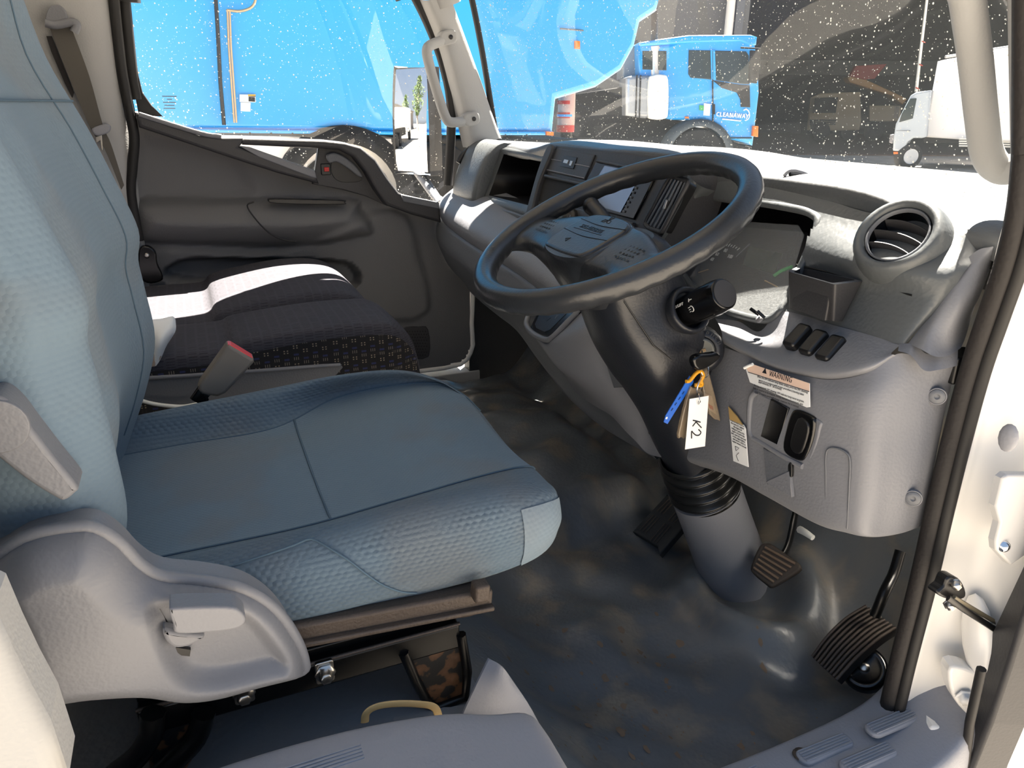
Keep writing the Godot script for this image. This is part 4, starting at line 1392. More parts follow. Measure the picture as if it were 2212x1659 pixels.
func passenger_side(t: Node3D) -> void:
	# ledge and lower body from the passenger door to the console
	var ctrl := []
	for s in [[-0.80, 0.015, 0.02], [-0.74, 0.0, 0.01], [-0.6, -0.012, 0.0], [-0.45, -0.015, -0.01], [-0.3, -0.012, -0.02], [-0.15, -0.01, -0.03], [0.0, -0.005, -0.05], [0.12, 0.0, -0.06]]:
		var dx: float = s[1]
		var dy: float = s[2]
		var z: float = s[0]
		ctrl.append(PackedVector3Array([Vector3(0.80, 0.66 + dy, z), Vector3(0.75 + dx, 0.648 + dy, z), Vector3(0.71 + dx, 0.625 + dy, z), Vector3(0.68 + dx, 0.602 + dy, z), Vector3(0.668 + dx, 0.58 + dy, z), Vector3(0.672 + dx, 0.56 + dy, z), Vector3(0.682 + dx, 0.545 + dy, z)]))
	obj("passenger_ledge", surf(ctrl, 6, 6), M.grey, t)
	ctrl = []
	for s in [[-0.80, 0.015, 0.02, 0.35, 0.78], [-0.74, 0.0, 0.01, 0.352, 0.755], [-0.6, -0.01, 0.0, 0.35, 0.74], [-0.45, -0.012, -0.01, 0.345, 0.735], [-0.3, -0.01, -0.02, 0.345, 0.725], [-0.15, -0.005, -0.03, 0.315, 0.715], [0.0, 0.0, -0.05, 0.285, 0.71], [0.15, 0.005, -0.06, 0.27, 0.715], [0.32, 0.01, -0.06, 0.27, 0.735]]:
		var dx: float = s[1]
		var dy: float = s[2]
		var z: float = s[0]
		var yb: float = s[3]
		var xb: float = s[4]
		ctrl.append(PackedVector3Array([Vector3(0.70 + dx, 0.56 + dy, z), Vector3(0.674 + dx, 0.552 + dy, z), Vector3(0.664 + dx, 0.535 + dy, z), Vector3(0.66 + dx, 0.49 + dy, z), Vector3(lerpf(0.67, xb, 0.35), lerpf(0.46, yb, 0.35), z), Vector3(lerpf(0.68, xb, 0.8), lerpf(0.44, yb, 0.75), z), Vector3(xb, yb, z), Vector3(xb + 0.03, yb + 0.005, z), Vector3(xb + 0.2, yb + 0.02, z)]))
	obj("lower_dash", surf(ctrl, 6, 6), M.grey_dark, t)
	# airbag lid at the far end: a rolled box with a grip hollow on top
	var lid := []
	for s in [[-0.77, 0.0], [-0.755, -0.006], [-0.70, -0.01], [-0.61, -0.01], [-0.585, -0.004], [-0.578, 0.01], [-0.574, 0.06]]:
		var z: float = s[0]
		var d: float = s[1]
		lid.append(PackedVector3Array([Vector3(0.86, 0.765 - d * 0.3, z), Vector3(0.82, 0.786 - d * 0.3, z), Vector3(0.79 + d, 0.783, z), Vector3(0.762 + d, 0.758, z), Vector3(0.738 + d, 0.71, z), Vector3(0.724 + d, 0.665, z), Vector3(0.722 + d, 0.636, z), Vector3(0.735 + d, 0.622, z)]))
	obj("airbag_lid", surf(lid, 5, 6), M.dash, t)
	var m := MB.new()
	plate(m, spl(pts([0.742, 0.725, -0.772, 0.752, 0.752, -0.772, 0.772, 0.772, -0.772, 0.80, 0.782, -0.772, 0.806, 0.775, -0.772, 0.78, 0.75, -0.772, 0.757, 0.722, -0.772]), 4, true), Vector3(0, 0, 0.05), 0.004)
	obj("end_cover", m, M.dash, t)
	m = MB.new()
	tube(m, spl(PackedVector3Array([onz(990, 352, -0.755), onz(1000, 335, -0.755), onz(1020, 318, -0.755), onz(1038, 310, -0.75)]), 4), 0.008, 8)
	obj("grip_hollow", m, M.black, t)
	# storage bin: frame and dark box
	var fr := PackedVector3Array([onz(1090, 334, -0.565), onz(1180, 350, -0.27), onz(1140, 458, -0.24), onz(1056, 442, -0.545)])
	var outer := PackedVector3Array([Vector3(0.805, 0.775, -0.59), Vector3(0.79, 0.775, -0.2), Vector3(0.735, 0.63, -0.2), Vector3(0.745, 0.622, -0.59)])
	var inner := PackedVector3Array([Vector3(0.795, 0.758, -0.565), Vector3(0.782, 0.755, -0.22), Vector3(0.742, 0.66, -0.22), Vector3(0.752, 0.652, -0.565)])
	m = MB.new()
	var mid := PackedVector3Array()
	for i in 4: mid.append(outer[i].lerp(inner[i], 0.5) + Vector3(-0.01, 0.003, 0))
	m.sheet([outer, mid, inner], true)
	var bf := obj("bin_frame", m, M.dash, t)
	m = bucket(inner, Vector3(0.12, -0.01, 0), 0.9)
	obj("bin_box", m, M.black, bf)
	m = MB.new()
	plate(m, spl(lx([1067, 447, 1140, 470, 1134, 482, 1062, 458], 0.728), 2, true), Vector3(0.01, 0, 0), 0.003)
	obj("bin_lip", m, M.grey_dark, bf)
	# glove compartment seam
	# ---- centre console under the stack, carrying the gear selector
	var row := []
	row.append(PackedVector3Array([onx(1137, 700, 0.625), onx(1148, 712, 0.618), onx(1178, 735, 0.61), onx(1190, 728, 0.612), onx(1225, 697, 0.635), onx(1262, 660, 0.665), onx(1310, 640, 0.70), onx(1400, 640, 0.73)]))
	row.append(PackedVector3Array([onx(1140, 706, 0.622), onx(1150, 722, 0.612), onx(1182, 750, 0.603), onx(1205, 742, 0.604), onx(1250, 722, 0.62), onx(1290, 705, 0.645), onx(1330, 700, 0.68), onx(1400, 700, 0.71)]))
	row.append(PackedVector3Array([onx(1150, 722, 0.63), onx(1168, 745, 0.62), onx(1200, 790, 0.612), onx(1230, 800, 0.612), onx(1275, 800, 0.625), onx(1320, 800, 0.648), onx(1370, 800, 0.675), onx(1430, 800, 0.70)]))
	row.append(PackedVector3Array([onx(1195, 770, 0.65), onx(1215, 800, 0.645), onx(1245, 830, 0.64), onx(1280, 850, 0.642), onx(1320, 862, 0.65), onx(1360, 868, 0.665), onx(1400, 870, 0.685), onx(1440, 870, 0.70)]))
	row.append(PackedVector3Array([onx(1240, 845, 0.68), onx(1262, 862, 0.675), onx(1290, 880, 0.672), onx(1320, 898, 0.672), onx(1350, 930, 0.678), onx(1375, 955, 0.688), onx(1400, 980, 0.70), onx(1440, 990, 0.70)]))
	obj("centre_console", surf(row, 6, 6), M.column, t)
	# recess and screw hole left of the column
	m = MB.new()
	plate(m, lx([1316, 752, 1330, 748, 1370, 800, 1376, 822, 1366, 836, 1325, 838, 1310, 790], 0.64), Vector3(0.01, 0, 0), 0.002)
	obj("console_recess", m, M.grey_dark, t)

func centre_stack(t: Node3D) -> void:
	# flat-faced stack leaning back; all on one plane
	var o := Vector3(0.75, 0.803, -0.19)
	var n := Vector3(-0.955, 0.297, 0.0).normalized()
	var v := Vector3(0.297, 0.955, 0.0).normalized()
	var z := Vector3(0, 0, 1)
	var m := MB.new()
	var face := PackedVector3Array([o, o + z * 0.5, o + z * 0.5 - v * 0.24, o - v * 0.24 + z * 0.0])
	plate(m, face, -n * 0.1, 0.006, 3)
	obj("stack_body", m, M.trim_dark, t)
	# raised cheeks either side
	m = MB.new()
	plate(m, spl(lp([1180, 318, 1192, 312, 1190, 330, 1163, 395, 1146, 462, 1132, 474, 1140, 440, 1160, 370], o + n * 0.012, n), 3, true), -n * 0.03, 0.004)
	obj("stack_cheek", m, M.trim_dark, t)
	# USB plate: upper pocket cover
	var on := o + n * 0.004
	m = MB.new()
	plate(m, lp([1196, 318, 1284, 334, 1262, 388, 1176, 369], on, n), -n * 0.006, 0.002)
	var usb := obj("socket_plate", m, M.trim_dark, t)
	m = MB.new()
	tube(m, lp([1186, 343, 1274, 361], o + n * 0.0045, n), 0.0012, 6)
	tube(m, lp([1178, 366, 1262, 385], o + n * 0.0045, n), 0.0012, 6)
	obj("plate_lines", m, M.grey, usb)
	m = MB.new()
	plate(m, lp([1218, 335, 1246, 340, 1238, 365, 1209, 359], o + n * 0.006, n), -n * 0.004, 0.001)
	var us := obj("usb_socket", m, M.black, usb)
	m = MB.new()
	plate(m, lp([1219, 344, 1228, 346, 1225, 353, 1216, 351], o + n * 0.0072, n), -n * 0.002)
	obj("socket_mouth", m, M.metal, us)
	m = MB.new()
	plate(m, lp([1232, 347, 1237, 348, 1233, 358, 1229, 357], o + n * 0.0072, n), -n * 0.002)
	obj("usb_mark", m, M.metal, us)
	# open pocket below
	m = MB.new()
	plate(m, lp([1176, 384, 1258, 402, 1236, 452, 1160, 434], o + n * 0.0005, n), -n * 0.002)
	obj("open_pocket", m, M.dark, t)
	m = MB.new()
	tube(m, lp([1178, 380, 1260, 398], o + n * 0.006, n), 0.004, 8)
	obj("pocket_lip", m, M.trim_dark, t)
	# touch screen radio
	m = MB.new()
	plate(m, lp([1290, 344, 1420, 370, 1368, 474, 1240, 440], o + n * 0.004, n), -n * 0.006, 0.002)
	var rad := obj("radio", m, M.gloss, t)
	m = MB.new()
	plate(m, lp([1306, 358, 1386, 374, 1340, 459, 1258, 436], o + n * 0.0055, n), -n * 0.003)
	obj("touch_screen", m, mat(Color(0.55, 0.58, 0.62), 0.08, 0.9), rad)
	for k in 6:
		m = MB.new()
		var f := k / 5.0
		slab(m, onp(lerpf(1372, 1346, f), lerpf(405, 456, f), o + n * 0.0065, n), Basis(z, v, n), Vector3(0.006, 0.004, 0.003), 0.001, 0.0005)
		obj("radio_button", m, M.grey_dark, rad)
	m = MB.new()
	tube(m, lp([1290, 348, 1420, 374], o + n * 0.006, n), 0.003, 8)
	obj("radio_lip", m, M.trim_dark, rad)
	# lower rail with the rotary control
	m = MB.new()
	plate(m, lp([1236, 446, 1366, 480, 1350, 520, 1220, 486], o + n * 0.008, n), -n * 0.01, 0.003)
	obj("control_rail", m, M.trim_dark, t)
	m = MB.new()
	lathe(m, [0.02, -0.005, 0.021, 0.006, 0.017, 0.009, 0.014, 0.012, 0.013, 0.022, 0.0, 0.023], onp(1236, 474, o + n * 0.008, n), n, 28)
	var kn := obj("rotary_knob", m, M.black, t)
	m = MB.new()
	slab(m, onp(1230, 470, o + n * 0.032, n), Basis(z, v, n), Vector3(0.002, 0.01, 0.001), 0.0005, 0.0)
	obj("knob_mark", m, M.grey, kn)
	# tall narrow vent right of the radio, bowed out from the stack
	var ctrl := []
	for q in [[1452, 380, 1474, 386, 0.0], [1436, 412, 1466, 420, 0.012], [1420, 444, 1450, 456, 0.016], [1408, 470, 1440, 488, 0.014], [1396, 486, 1430, 498, 0.008]]:
		pass
	var vf := spl(lp([1452, 382, 1476, 388, 1486, 396, 1462, 440, 1434, 494, 1424, 500, 1394, 484, 1412, 446, 1436, 400], o + n * 0.003, n), 3, true)
	m = bucket(vf, -n * 0.02, 0.95)
	var vt := obj("tall_vent", m, M.black, t)
	m = MB.new()
	tube(m, vf, 0.004, 8, true)
	obj("vent_frame", m, M.trim_dark, vt)
	for k in 5:
		m = MB.new()
		var a := lp([1452 + k * 7.0, 386 + k * 2.0, 1430 + k * 7.5, 426 + k * 3.0, 1398 + k * 7.6, 484 + k * 3.4], o + n * (0.002 + 0.002 * sin(k)), n)
		tube(m, spl(a, 5), 0.0022, 6)
		obj("vent_slat", m, M.grey_dark, vt)
	m = MB.new()
	slab(m, onp(1436, 441, o + n * 0.008, n), Basis(z, v, n), Vector3(0.006, 0.016, 0.006), 0.002, 0.001)
	obj("vent_tab", m, M.metal, vt)
	# cheek between the vent and the instruments
	var row := []
	row.append(PackedVector3Array([onp(1486, 375, o, n), onx(1500, 392, 0.77), onx(1520, 405, 0.78), onx(1545, 412, 0.80)]))
	row.append(PackedVector3Array([onp(1478, 420, o, n), onx(1486, 430, 0.765), onx(1496, 440, 0.775), onx(1505, 445, 0.80)]))
	row.append(PackedVector3Array([onp(1450, 475, o, n), onx(1462, 490, 0.75), onx(1474, 500, 0.76), onx(1486, 510, 0.79)]))
	row.append(PackedVector3Array([onp(1420, 530, o, n), onx(1434, 548, 0.735), onx(1448, 560, 0.745), onx(1460, 580, 0.77)]))
	obj("vent_cheek", surf(row, 5, 5), M.dash, t)
	# gear selector plate
	var q := [onx(1150, 716, 0.622), onx(1178, 731, 0.614), onx(1262, 664, 0.66), onx(1200, 630, 0.68)]
	var e1: Vector3 = (q[1] - q[0]).normalized()
	var gn: Vector3 = (q[2] - q[1]).cross(q[0] - q[1]).normalized()
	if gn.y < 0: gn = -gn
	var go: Vector3 = q[1] + gn * 0.006
	m = MB.new()
	plate(m, spl(lp([1148, 700, 1150, 714, 1178, 728, 1192, 722, 1262, 660, 1240, 640, 1190, 636], go, gn), 3, true), -gn * 0.012, 0.003)
	var gp := obj("selector_plate", m, M.gloss, t)
	m = MB.new()
	plate(m, lp([1155, 700, 1158, 708, 1176, 717, 1188, 712, 1232, 668, 1200, 660, 1170, 668], go + gn * 0.001, gn), -gn * 0.002, 0.0006)
	obj("selector_inlay", m, M.shroud, gp)
	m = MB.new()
	plate(m, lp([1172, 686, 1182, 678, 1190, 686, 1180, 694], go + gn * 0.0016, gn), -gn * 0.001)
	obj("selector_gate", m, M.black, gp)
	var gx := Vector3(0, 0, 1)
	gx = (gx - gn * gx.dot(gn)).normalized()
	text("letter", "R", 0.008, 0.0006, onp(1201, 685, go + gn * 0.0016, gn), Basis(gx, gn.cross(gx), gn), M.grey, gp)
	# rim around the selector
	m = MB.new()
	tube(m, spl(PackedVector3Array([onx(1146, 672, 0.645), onx(1139, 690, 0.628), onx(1138, 703, 0.62), onx(1150, 720, 0.612), onx(1178, 734, 0.606), onx(1194, 728, 0.608), onx(1225, 697, 0.63), onx(1262, 660, 0.66)]), 5), 0.006, 8)
	obj("console_rim", m, M.grey, t)

const WC := Vector3(0.5628, 0.7151, 0.4018)
const WT := 0.4404
func wp(a: float, b: float, h: float) -> Vector3:
	# wheel frame: a across (towards the door), b forward-up along the rim, h along the column towards the driver
	return WC + Vector3(0, 0, 1) * a + Vector3(cos(WT), sin(WT), 0) * b + Vector3(-sin(WT), cos(WT), 0) * h
func wl(a: Array, h: float) -> PackedVector3Array:
	var r := PackedVector3Array()
	for i in range(0, a.size(), 2): r.append(wp(a[i], a[i + 1], h))
	return r

func arm_at(a: float, r: float, w: float) -> Vector3:
	return wp(cos(a) * r - sin(a) * w, 0.001 + sin(a) * r + cos(a) * w, 0.0108)
func steering() -> void:
	var n := Vector3(-sin(WT), cos(WT), 0)
	var ex := Vector3(0, 0, 1)
	var ey := Vector3(cos(WT), sin(WT), 0)
	# ------------------------------------------------ wheel
	var t := thing("steering_wheel", "black moulded steering wheel with an airbag hub on the driver's side", "steering wheel", WC)
	var rows := []
	for i in 336:
		var a := TAU * i / 336.0
		var r := PackedVector3Array()
		var c := wp(cos(a) * 0.2, sin(a) * 0.2, 0)
		var out := (c - WC).normalized()
		var scal := 0.0011 * (0.5 + 0.5 * sin(a * 42.0))          # finger bumps under the rim
		for j in 16:
			var b := TAU * j / 16.0
			var k := 0.0168
			if sin(b) < -0.2: k += scal
			r.append(c + out * cos(b) * k + n * sin(b) * k * 1.05)
		rows.append(r)
	var m := MB.new()
	m.sheet(rows, true, true)
	obj("rim", m, M.wheel, t)
	# spokes
	for s in [-1.0, 1.0]:
		var ctrl := []
		for q in [[0.04, 0.012, -0.09, 0.007, -0.05], [0.085, 0.008, -0.084, 0.007, -0.036], [0.125, -0.006, -0.084, 0.006, -0.024], [0.155, -0.018, -0.1, 0.005, -0.015], [0.185, -0.012, -0.125, 0.004, -0.012]]:
			var a: float = q[0] * s
			var f := 1.0 if q[0] < 0.17 else 0.95
			ctrl.append(PackedVector3Array([wp(a * f, q[1], q[3] - 0.008), wp(a, lerpf(q[1], q[2], 0.25), q[3]), wp(a * (1.0 if q[0] < 0.17 else 1.0), lerpf(q[1], q[2], 0.75), q[3] - 0.002), wp(a * (1.0 if q[0] < 0.17 else 0.9), q[2], q[3] - 0.012), wp(a * (1.0 if q[0] < 0.17 else 0.9), q[2], q[4]), wp(a, lerpf(q[1], q[2], 0.5), q[4] - 0.004), wp(a * f, q[1], q[4])]))
		var sp := obj("spoke", loft(ctrl, 4, 5), M.wheel, t)
		m = MB.new()
		for j in 4:
			for i in 5:
				lathe(m, [0.0022, 0.0003, 0.0014, 0.0008, 0.0, 0.0009], wp(s * (0.108 + i * 0.0075), -0.032 - j * 0.0085, 0.0062), n, 8)
		var d := obj("grip_dimples", m, M.black, sp)
		d.set_meta("kind", "stuff")
	# airbag hub: stacked outlines
	var ol := [-0.062, -0.085, -0.0, -0.1, 0.062, -0.085, 0.078, -0.04, 0.064, 0.004, 0.03, 0.016, -0.03, 0.016, -0.064, 0.004, -0.078, -0.04]
	var ctrl := []
	for q in [[-0.085, 0.72, -0.02], [-0.05, 0.92, -0.012], [-0.02, 1.0, -0.004], [0.0, 0.985, 0.0], [0.007, 0.93, 0.0]]:
		var r := PackedVector3Array()
		for i in range(0, ol.size(), 2): r.append(wp(ol[i] * q[1], (ol[i + 1] + 0.04) * q[1] - 0.04 + q[2] * 0.3, q[0]))
		ctrl.append(r)
	m = loft(ctrl, 5, 4)
	obj("hub", m, M.wheel, t)
	m = MB.new()
	plate(m, spl(wl([-0.058, -0.08, -0.03, -0.087, 0.03, -0.087, 0.058, -0.08, 0.064, -0.04, 0.06, -0.002, 0.03, 0.012, -0.03, 0.012, -0.06, -0.002, -0.066, -0.04], 0.0105), 5, true), -n * 0.006, 0.005, 3)
	var pad := obj("airbag_pad", m, M.wheel, t)
	for q in [[-0.063, -0.011, 0.061, -0.009], [-0.064, -0.042, 0.06, -0.04]]:
		m = MB.new()
		tube(m, spl(PackedVector3Array([wp(q[0], q[1], 0.0104), wp(0, q[1] - 0.004, 0.0106), wp(q[2], q[3], 0.0104)]), 6), 0.0009, 6)
		obj("pad_line", m, M.black, pad)
	text("lettering", "SRS AIRBAG", 0.0082, 0.0008, wp(-0.006, -0.026, 0.0108), Basis(ex, ey, n), M.black, pad, "Droid Sans", 700, true)
	m = MB.new()
	tube(m, PackedVector3Array([wp(-0.046, -0.0345, 0.0107), wp(0.034, -0.0335, 0.0107)]), 0.0005, 5)
	obj("lettering_line", m, M.black, pad)
	# three-armed emblem in outline
	for k in 3:
		var a := PI / 2.0 + k * TAU / 3.0
		m = MB.new()
		tube(m, PackedVector3Array([arm_at(a, 0.0005, 0.0), arm_at(a, 0.0065, 0.0038), arm_at(a, 0.013, 0.0), arm_at(a, 0.0065, -0.0038)]), 0.0005, 5, true)
		obj("emblem_outline", m, M.black, pad)
	# horn sign
	m = MB.new()
	tube(m, PackedVector3Array([wp(-0.024, -0.062, 0.0108), wp(-0.02, -0.0595, 0.0108), wp(-0.016, -0.057, 0.0108), wp(-0.016, -0.067, 0.0108), wp(-0.02, -0.0645, 0.0108)]), 0.0005, 5, true)
	obj("horn_sign", m, M.black, pad)
	# ------------------------------------------------ column
	t = thing("steering_column", "tall dark steering column shroud under the wheel with grey lower cover", "steering column", Vector3(0.87, 0.02, 0.4))
	ctrl = []
	# along the column: [down, half width left, half width right, front (driver), back]
	for q in [[-0.03, 0.045, 0.045, 0.05, 0.05], [-0.05, 0.066, 0.072, 0.07, 0.06], [-0.1, 0.07, 0.08, 0.082, 0.06], [-0.16, 0.068, 0.098, 0.085, 0.06], [-0.22, 0.062, 0.1, 0.078, 0.058], [-0.27, 0.058, 0.078, 0.066, 0.056], [-0.33, 0.054, 0.06, 0.056, 0.055], [-0.40, 0.052, 0.054, 0.052, 0.052], [-0.455, 0.05, 0.05, 0.048, 0.05]]:
		var h: float = q[0]
		ctrl.append(PackedVector3Array([wp(q[2], 0, h), wp(q[2] * 0.9, q[4] * 0.8, h), wp(0, q[4], h), wp(-q[1] * 0.9, q[4] * 0.8, h), wp(-q[1], 0, h), wp(-q[1] * 0.9, -q[3] * 0.75, h), wp(0, -q[3], h), wp(q[2] * 0.88, -q[3] * 0.78, h)]))
	obj("shroud", loft(ctrl, 6, 5), M.shroud, t)
	m = MB.new()
	tube(m, PackedVector3Array([wp(0.078, -0.055, -0.075), wp(0.099, -0.045, -0.15), wp(0.101, -0.02, -0.2)]), 0.0012, 6)
	obj("shroud_joint", m, M.black, t)
	# collapsible boot
	var pr := []
	for k in 41:
		pr.append(0.0555 + 0.0055 * sin(k * TAU / 8.0) + k * 0.00015)
		pr.append(0.442 + k * 0.0024)
	pr += [0.0, 0.54]
	m = MB.new()
	lathe(m, pr, WC, -n, 32)
	obj("boot", m, mat(Color(0.09, 0.09, 0.09), 0.28), t)
	m = MB.new()
	ctrl = []
	for q in [[0.535, 0.058], [0.62, 0.059], [0.72, 0.062], [0.80, 0.066], [0.86, 0.068]]:
		var r := PackedVector3Array()
		for k in 12:
			var a := TAU * k / 12.0
			r.append(wp(cos(a) * q[1] * 1.0, sin(a) * q[1] * 1.1, -q[0]))
		ctrl.append(r)
	obj("lower_cover", loft(ctrl, 4, 3), M.column, t)
	for c in [[1342, 717, 0.35], [1408, 932, 0.37]]:
		m = MB.new()
		ball(m, onz(c[0], c[1], c[2]), Vector3(0.007, 0.007, 0.004))
		obj("screw_well", m, M.black, t)
	# stalk
	var b0 := onz(1440, 692, 0.455)
	var b1 := onz(1566, 634, 0.565)
	var ax := (b1 - b0).normalized()
	var ln := b0.distance_to(b1)
	m = MB.new()
	lathe(m, [0.032, -0.012, 0.036, 0.0, 0.034, 0.006, 0.03, 0.008, 0.026, 0.002], b0 + ax * ln * 0.4, ax, 28)
	obj("stalk_collar", m, M.shroud, t)
	m = MB.new()
	lathe(m, [0.0, -0.02, 0.025, -0.02, 0.025, ln * 0.2, 0.0225, ln * 0.24, 0.0225, ln * 0.6, 0.0235, ln * 0.66, 0.0235, ln * 0.9, 0.022, ln - 0.002, 0.02, ln, 0.0, ln], b0, ax, 28)
	var st := obj("light_stalk", m, M.gloss, t)
	m = MB.new()
	lathe(m, [0.019, ln + 0.0002, 0.019, ln + 0.0008, 0.0, ln + 0.001], b0, ax, 28)
	obj("end_face", m, M.trim_dark, st)
	m = MB.new()
	cube(m, b0 + ax * (ln * 0.8) + Vector3(0, -0.022, 0), Vector3(ln * 0.26, 0.008, 0.02), Basis(ax, Vector3.UP, ax.cross(Vector3.UP)).orthonormalized(), 0.003)
	obj("lug", m, M.gloss, st)
	var side := (EYE - (b0 + ax * ln * 0.5))
	side = (side - ax * side.dot(ax)).normalized()
	var upv := side.cross(ax).normalized()
	var white := mat(Color(0.8, 0.8, 0.8), 0.6)
	var s2 := side.rotated(ax, -0.55)
	text("lettering", "PASS/LIFT", 0.0042, 0.0005, b0 + ax * (ln * 0.42) + s2 * 0.0228, Basis(ax, s2.cross(ax).normalized(), s2), white, st, "Droid Sans", 700, true)
	m = MB.new()
	var lc := b0 + ax * (ln * 0.645) + side * 0.0237
	tube(m, spl(PackedVector3Array([lc + upv * 0.004, lc + ax * 0.003 + upv * 0.0035, lc + ax * 0.0045, lc + ax * 0.003 - upv * 0.0035, lc - upv * 0.004]), 4), 0.0006, 5)
	for k in 3: tube(m, PackedVector3Array([lc + upv * (0.003 - k * 0.003) - ax * 0.001, lc + upv * (0.003 - k * 0.003) - ax * 0.0045]), 0.0005, 5)
	obj("lamp_sign", m, white, st)
	m = MB.new()
	var ls := b0 + ax * (ln * 0.66) + s2 * 0.0238
	tube(m, PackedVector3Array([ls - ax * 0.003, ls + ax * 0.003]), 0.0006, 5)
	tube(m, PackedVector3Array([ls - ax * 0.003 + s2.cross(ax) * 0.0025, ls - ax * 0.003 - s2.cross(ax) * 0.0025]), 0.0006, 5)
	obj("dip_sign", m, white, st)
	# second stalk on the far side, its tip showing past the hub
	m = MB.new()
	tube(m, PackedVector3Array([wp(-0.06, 0.03, -0.04), wp(-0.12, 0.045, -0.02), wp(-0.15, 0.05, -0.012)]), 0.013, 14)
	ball(m, wp(-0.15, 0.05, -0.012), Vector3(0.0145, 0.0145, 0.0145))
	obj("wiper_stalk", m, M.black, t)
	# ignition lock
	var ic := onz(1516, 758, 0.505)
	var ia := Vector3(-0.52, 0.22, 0.82).normalized()
	m = MB.new()
	lathe(m, [0.036, -0.06, 0.034, -0.012, 0.03, -0.002, 0.022, 0.0, 0.0195, -0.003], ic, ia, 28)
	obj("lock_housing", m, M.shroud, t)
	m = MB.new()
	lathe(m, [0.0195, -0.004, 0.019, 0.001, 0.0155, 0.002, 0.0145, 0.0, 0.0, 0.0], ic, ia, 28)
	var lk := obj("lock_barrel", m, mat(Color(0.42, 0.42, 0.4), 0.4, 0.6), t)
	var ix2 := Vector3(0, 1, 0).cross(ia).normalized()
	var iy := ia.cross(ix2)
	m = MB.new()
	slab(m, ic + ia * 0.001, Basis(ix2, iy, ia).rotated(ia, 0.4), Vector3(0.012, 0.005, 0.002), 0.001, 0.0004)
	obj("key_slot", m, mat(Color(0.6, 0.5, 0.38), 0.35, 0.8), lk)
	for k in 4:
		var a := 0.5 + k * 0.28
		var dirv := ix2 * cos(a) + iy * sin(a)
		text("lettering", "PUSH"[3 - k], 0.006, 0.001, ic + dirv * 0.0265 - ia * 0.0012, Basis(iy * cos(a) * -1.0 + ix2 * sin(a), dirv, ia), M.black, t, "Droid Sans", 700)
	# key left in the lock
	var k := thing("ignition_key", "black-headed key left in the ignition lock", "key", ic)
	m = MB.new()
	tube(m, PackedVector3Array([ic - ia * 0.01, onz(1522, 778, 0.545)]), 0.0035, 8, false, true, 0.4)
	obj("blade", m, M.metal, k)
	m = MB.new()
	plate(m, spl(lz([1499, 776, 1512, 768, 1535, 766, 1552, 763, 1558, 771, 1546, 784, 1526, 797, 1510, 801, 1500, 792], 0.555), 3, true), Vector3(0, 0, -0.01), 0.0035, 3)
	obj("head", m, M.gloss, k)

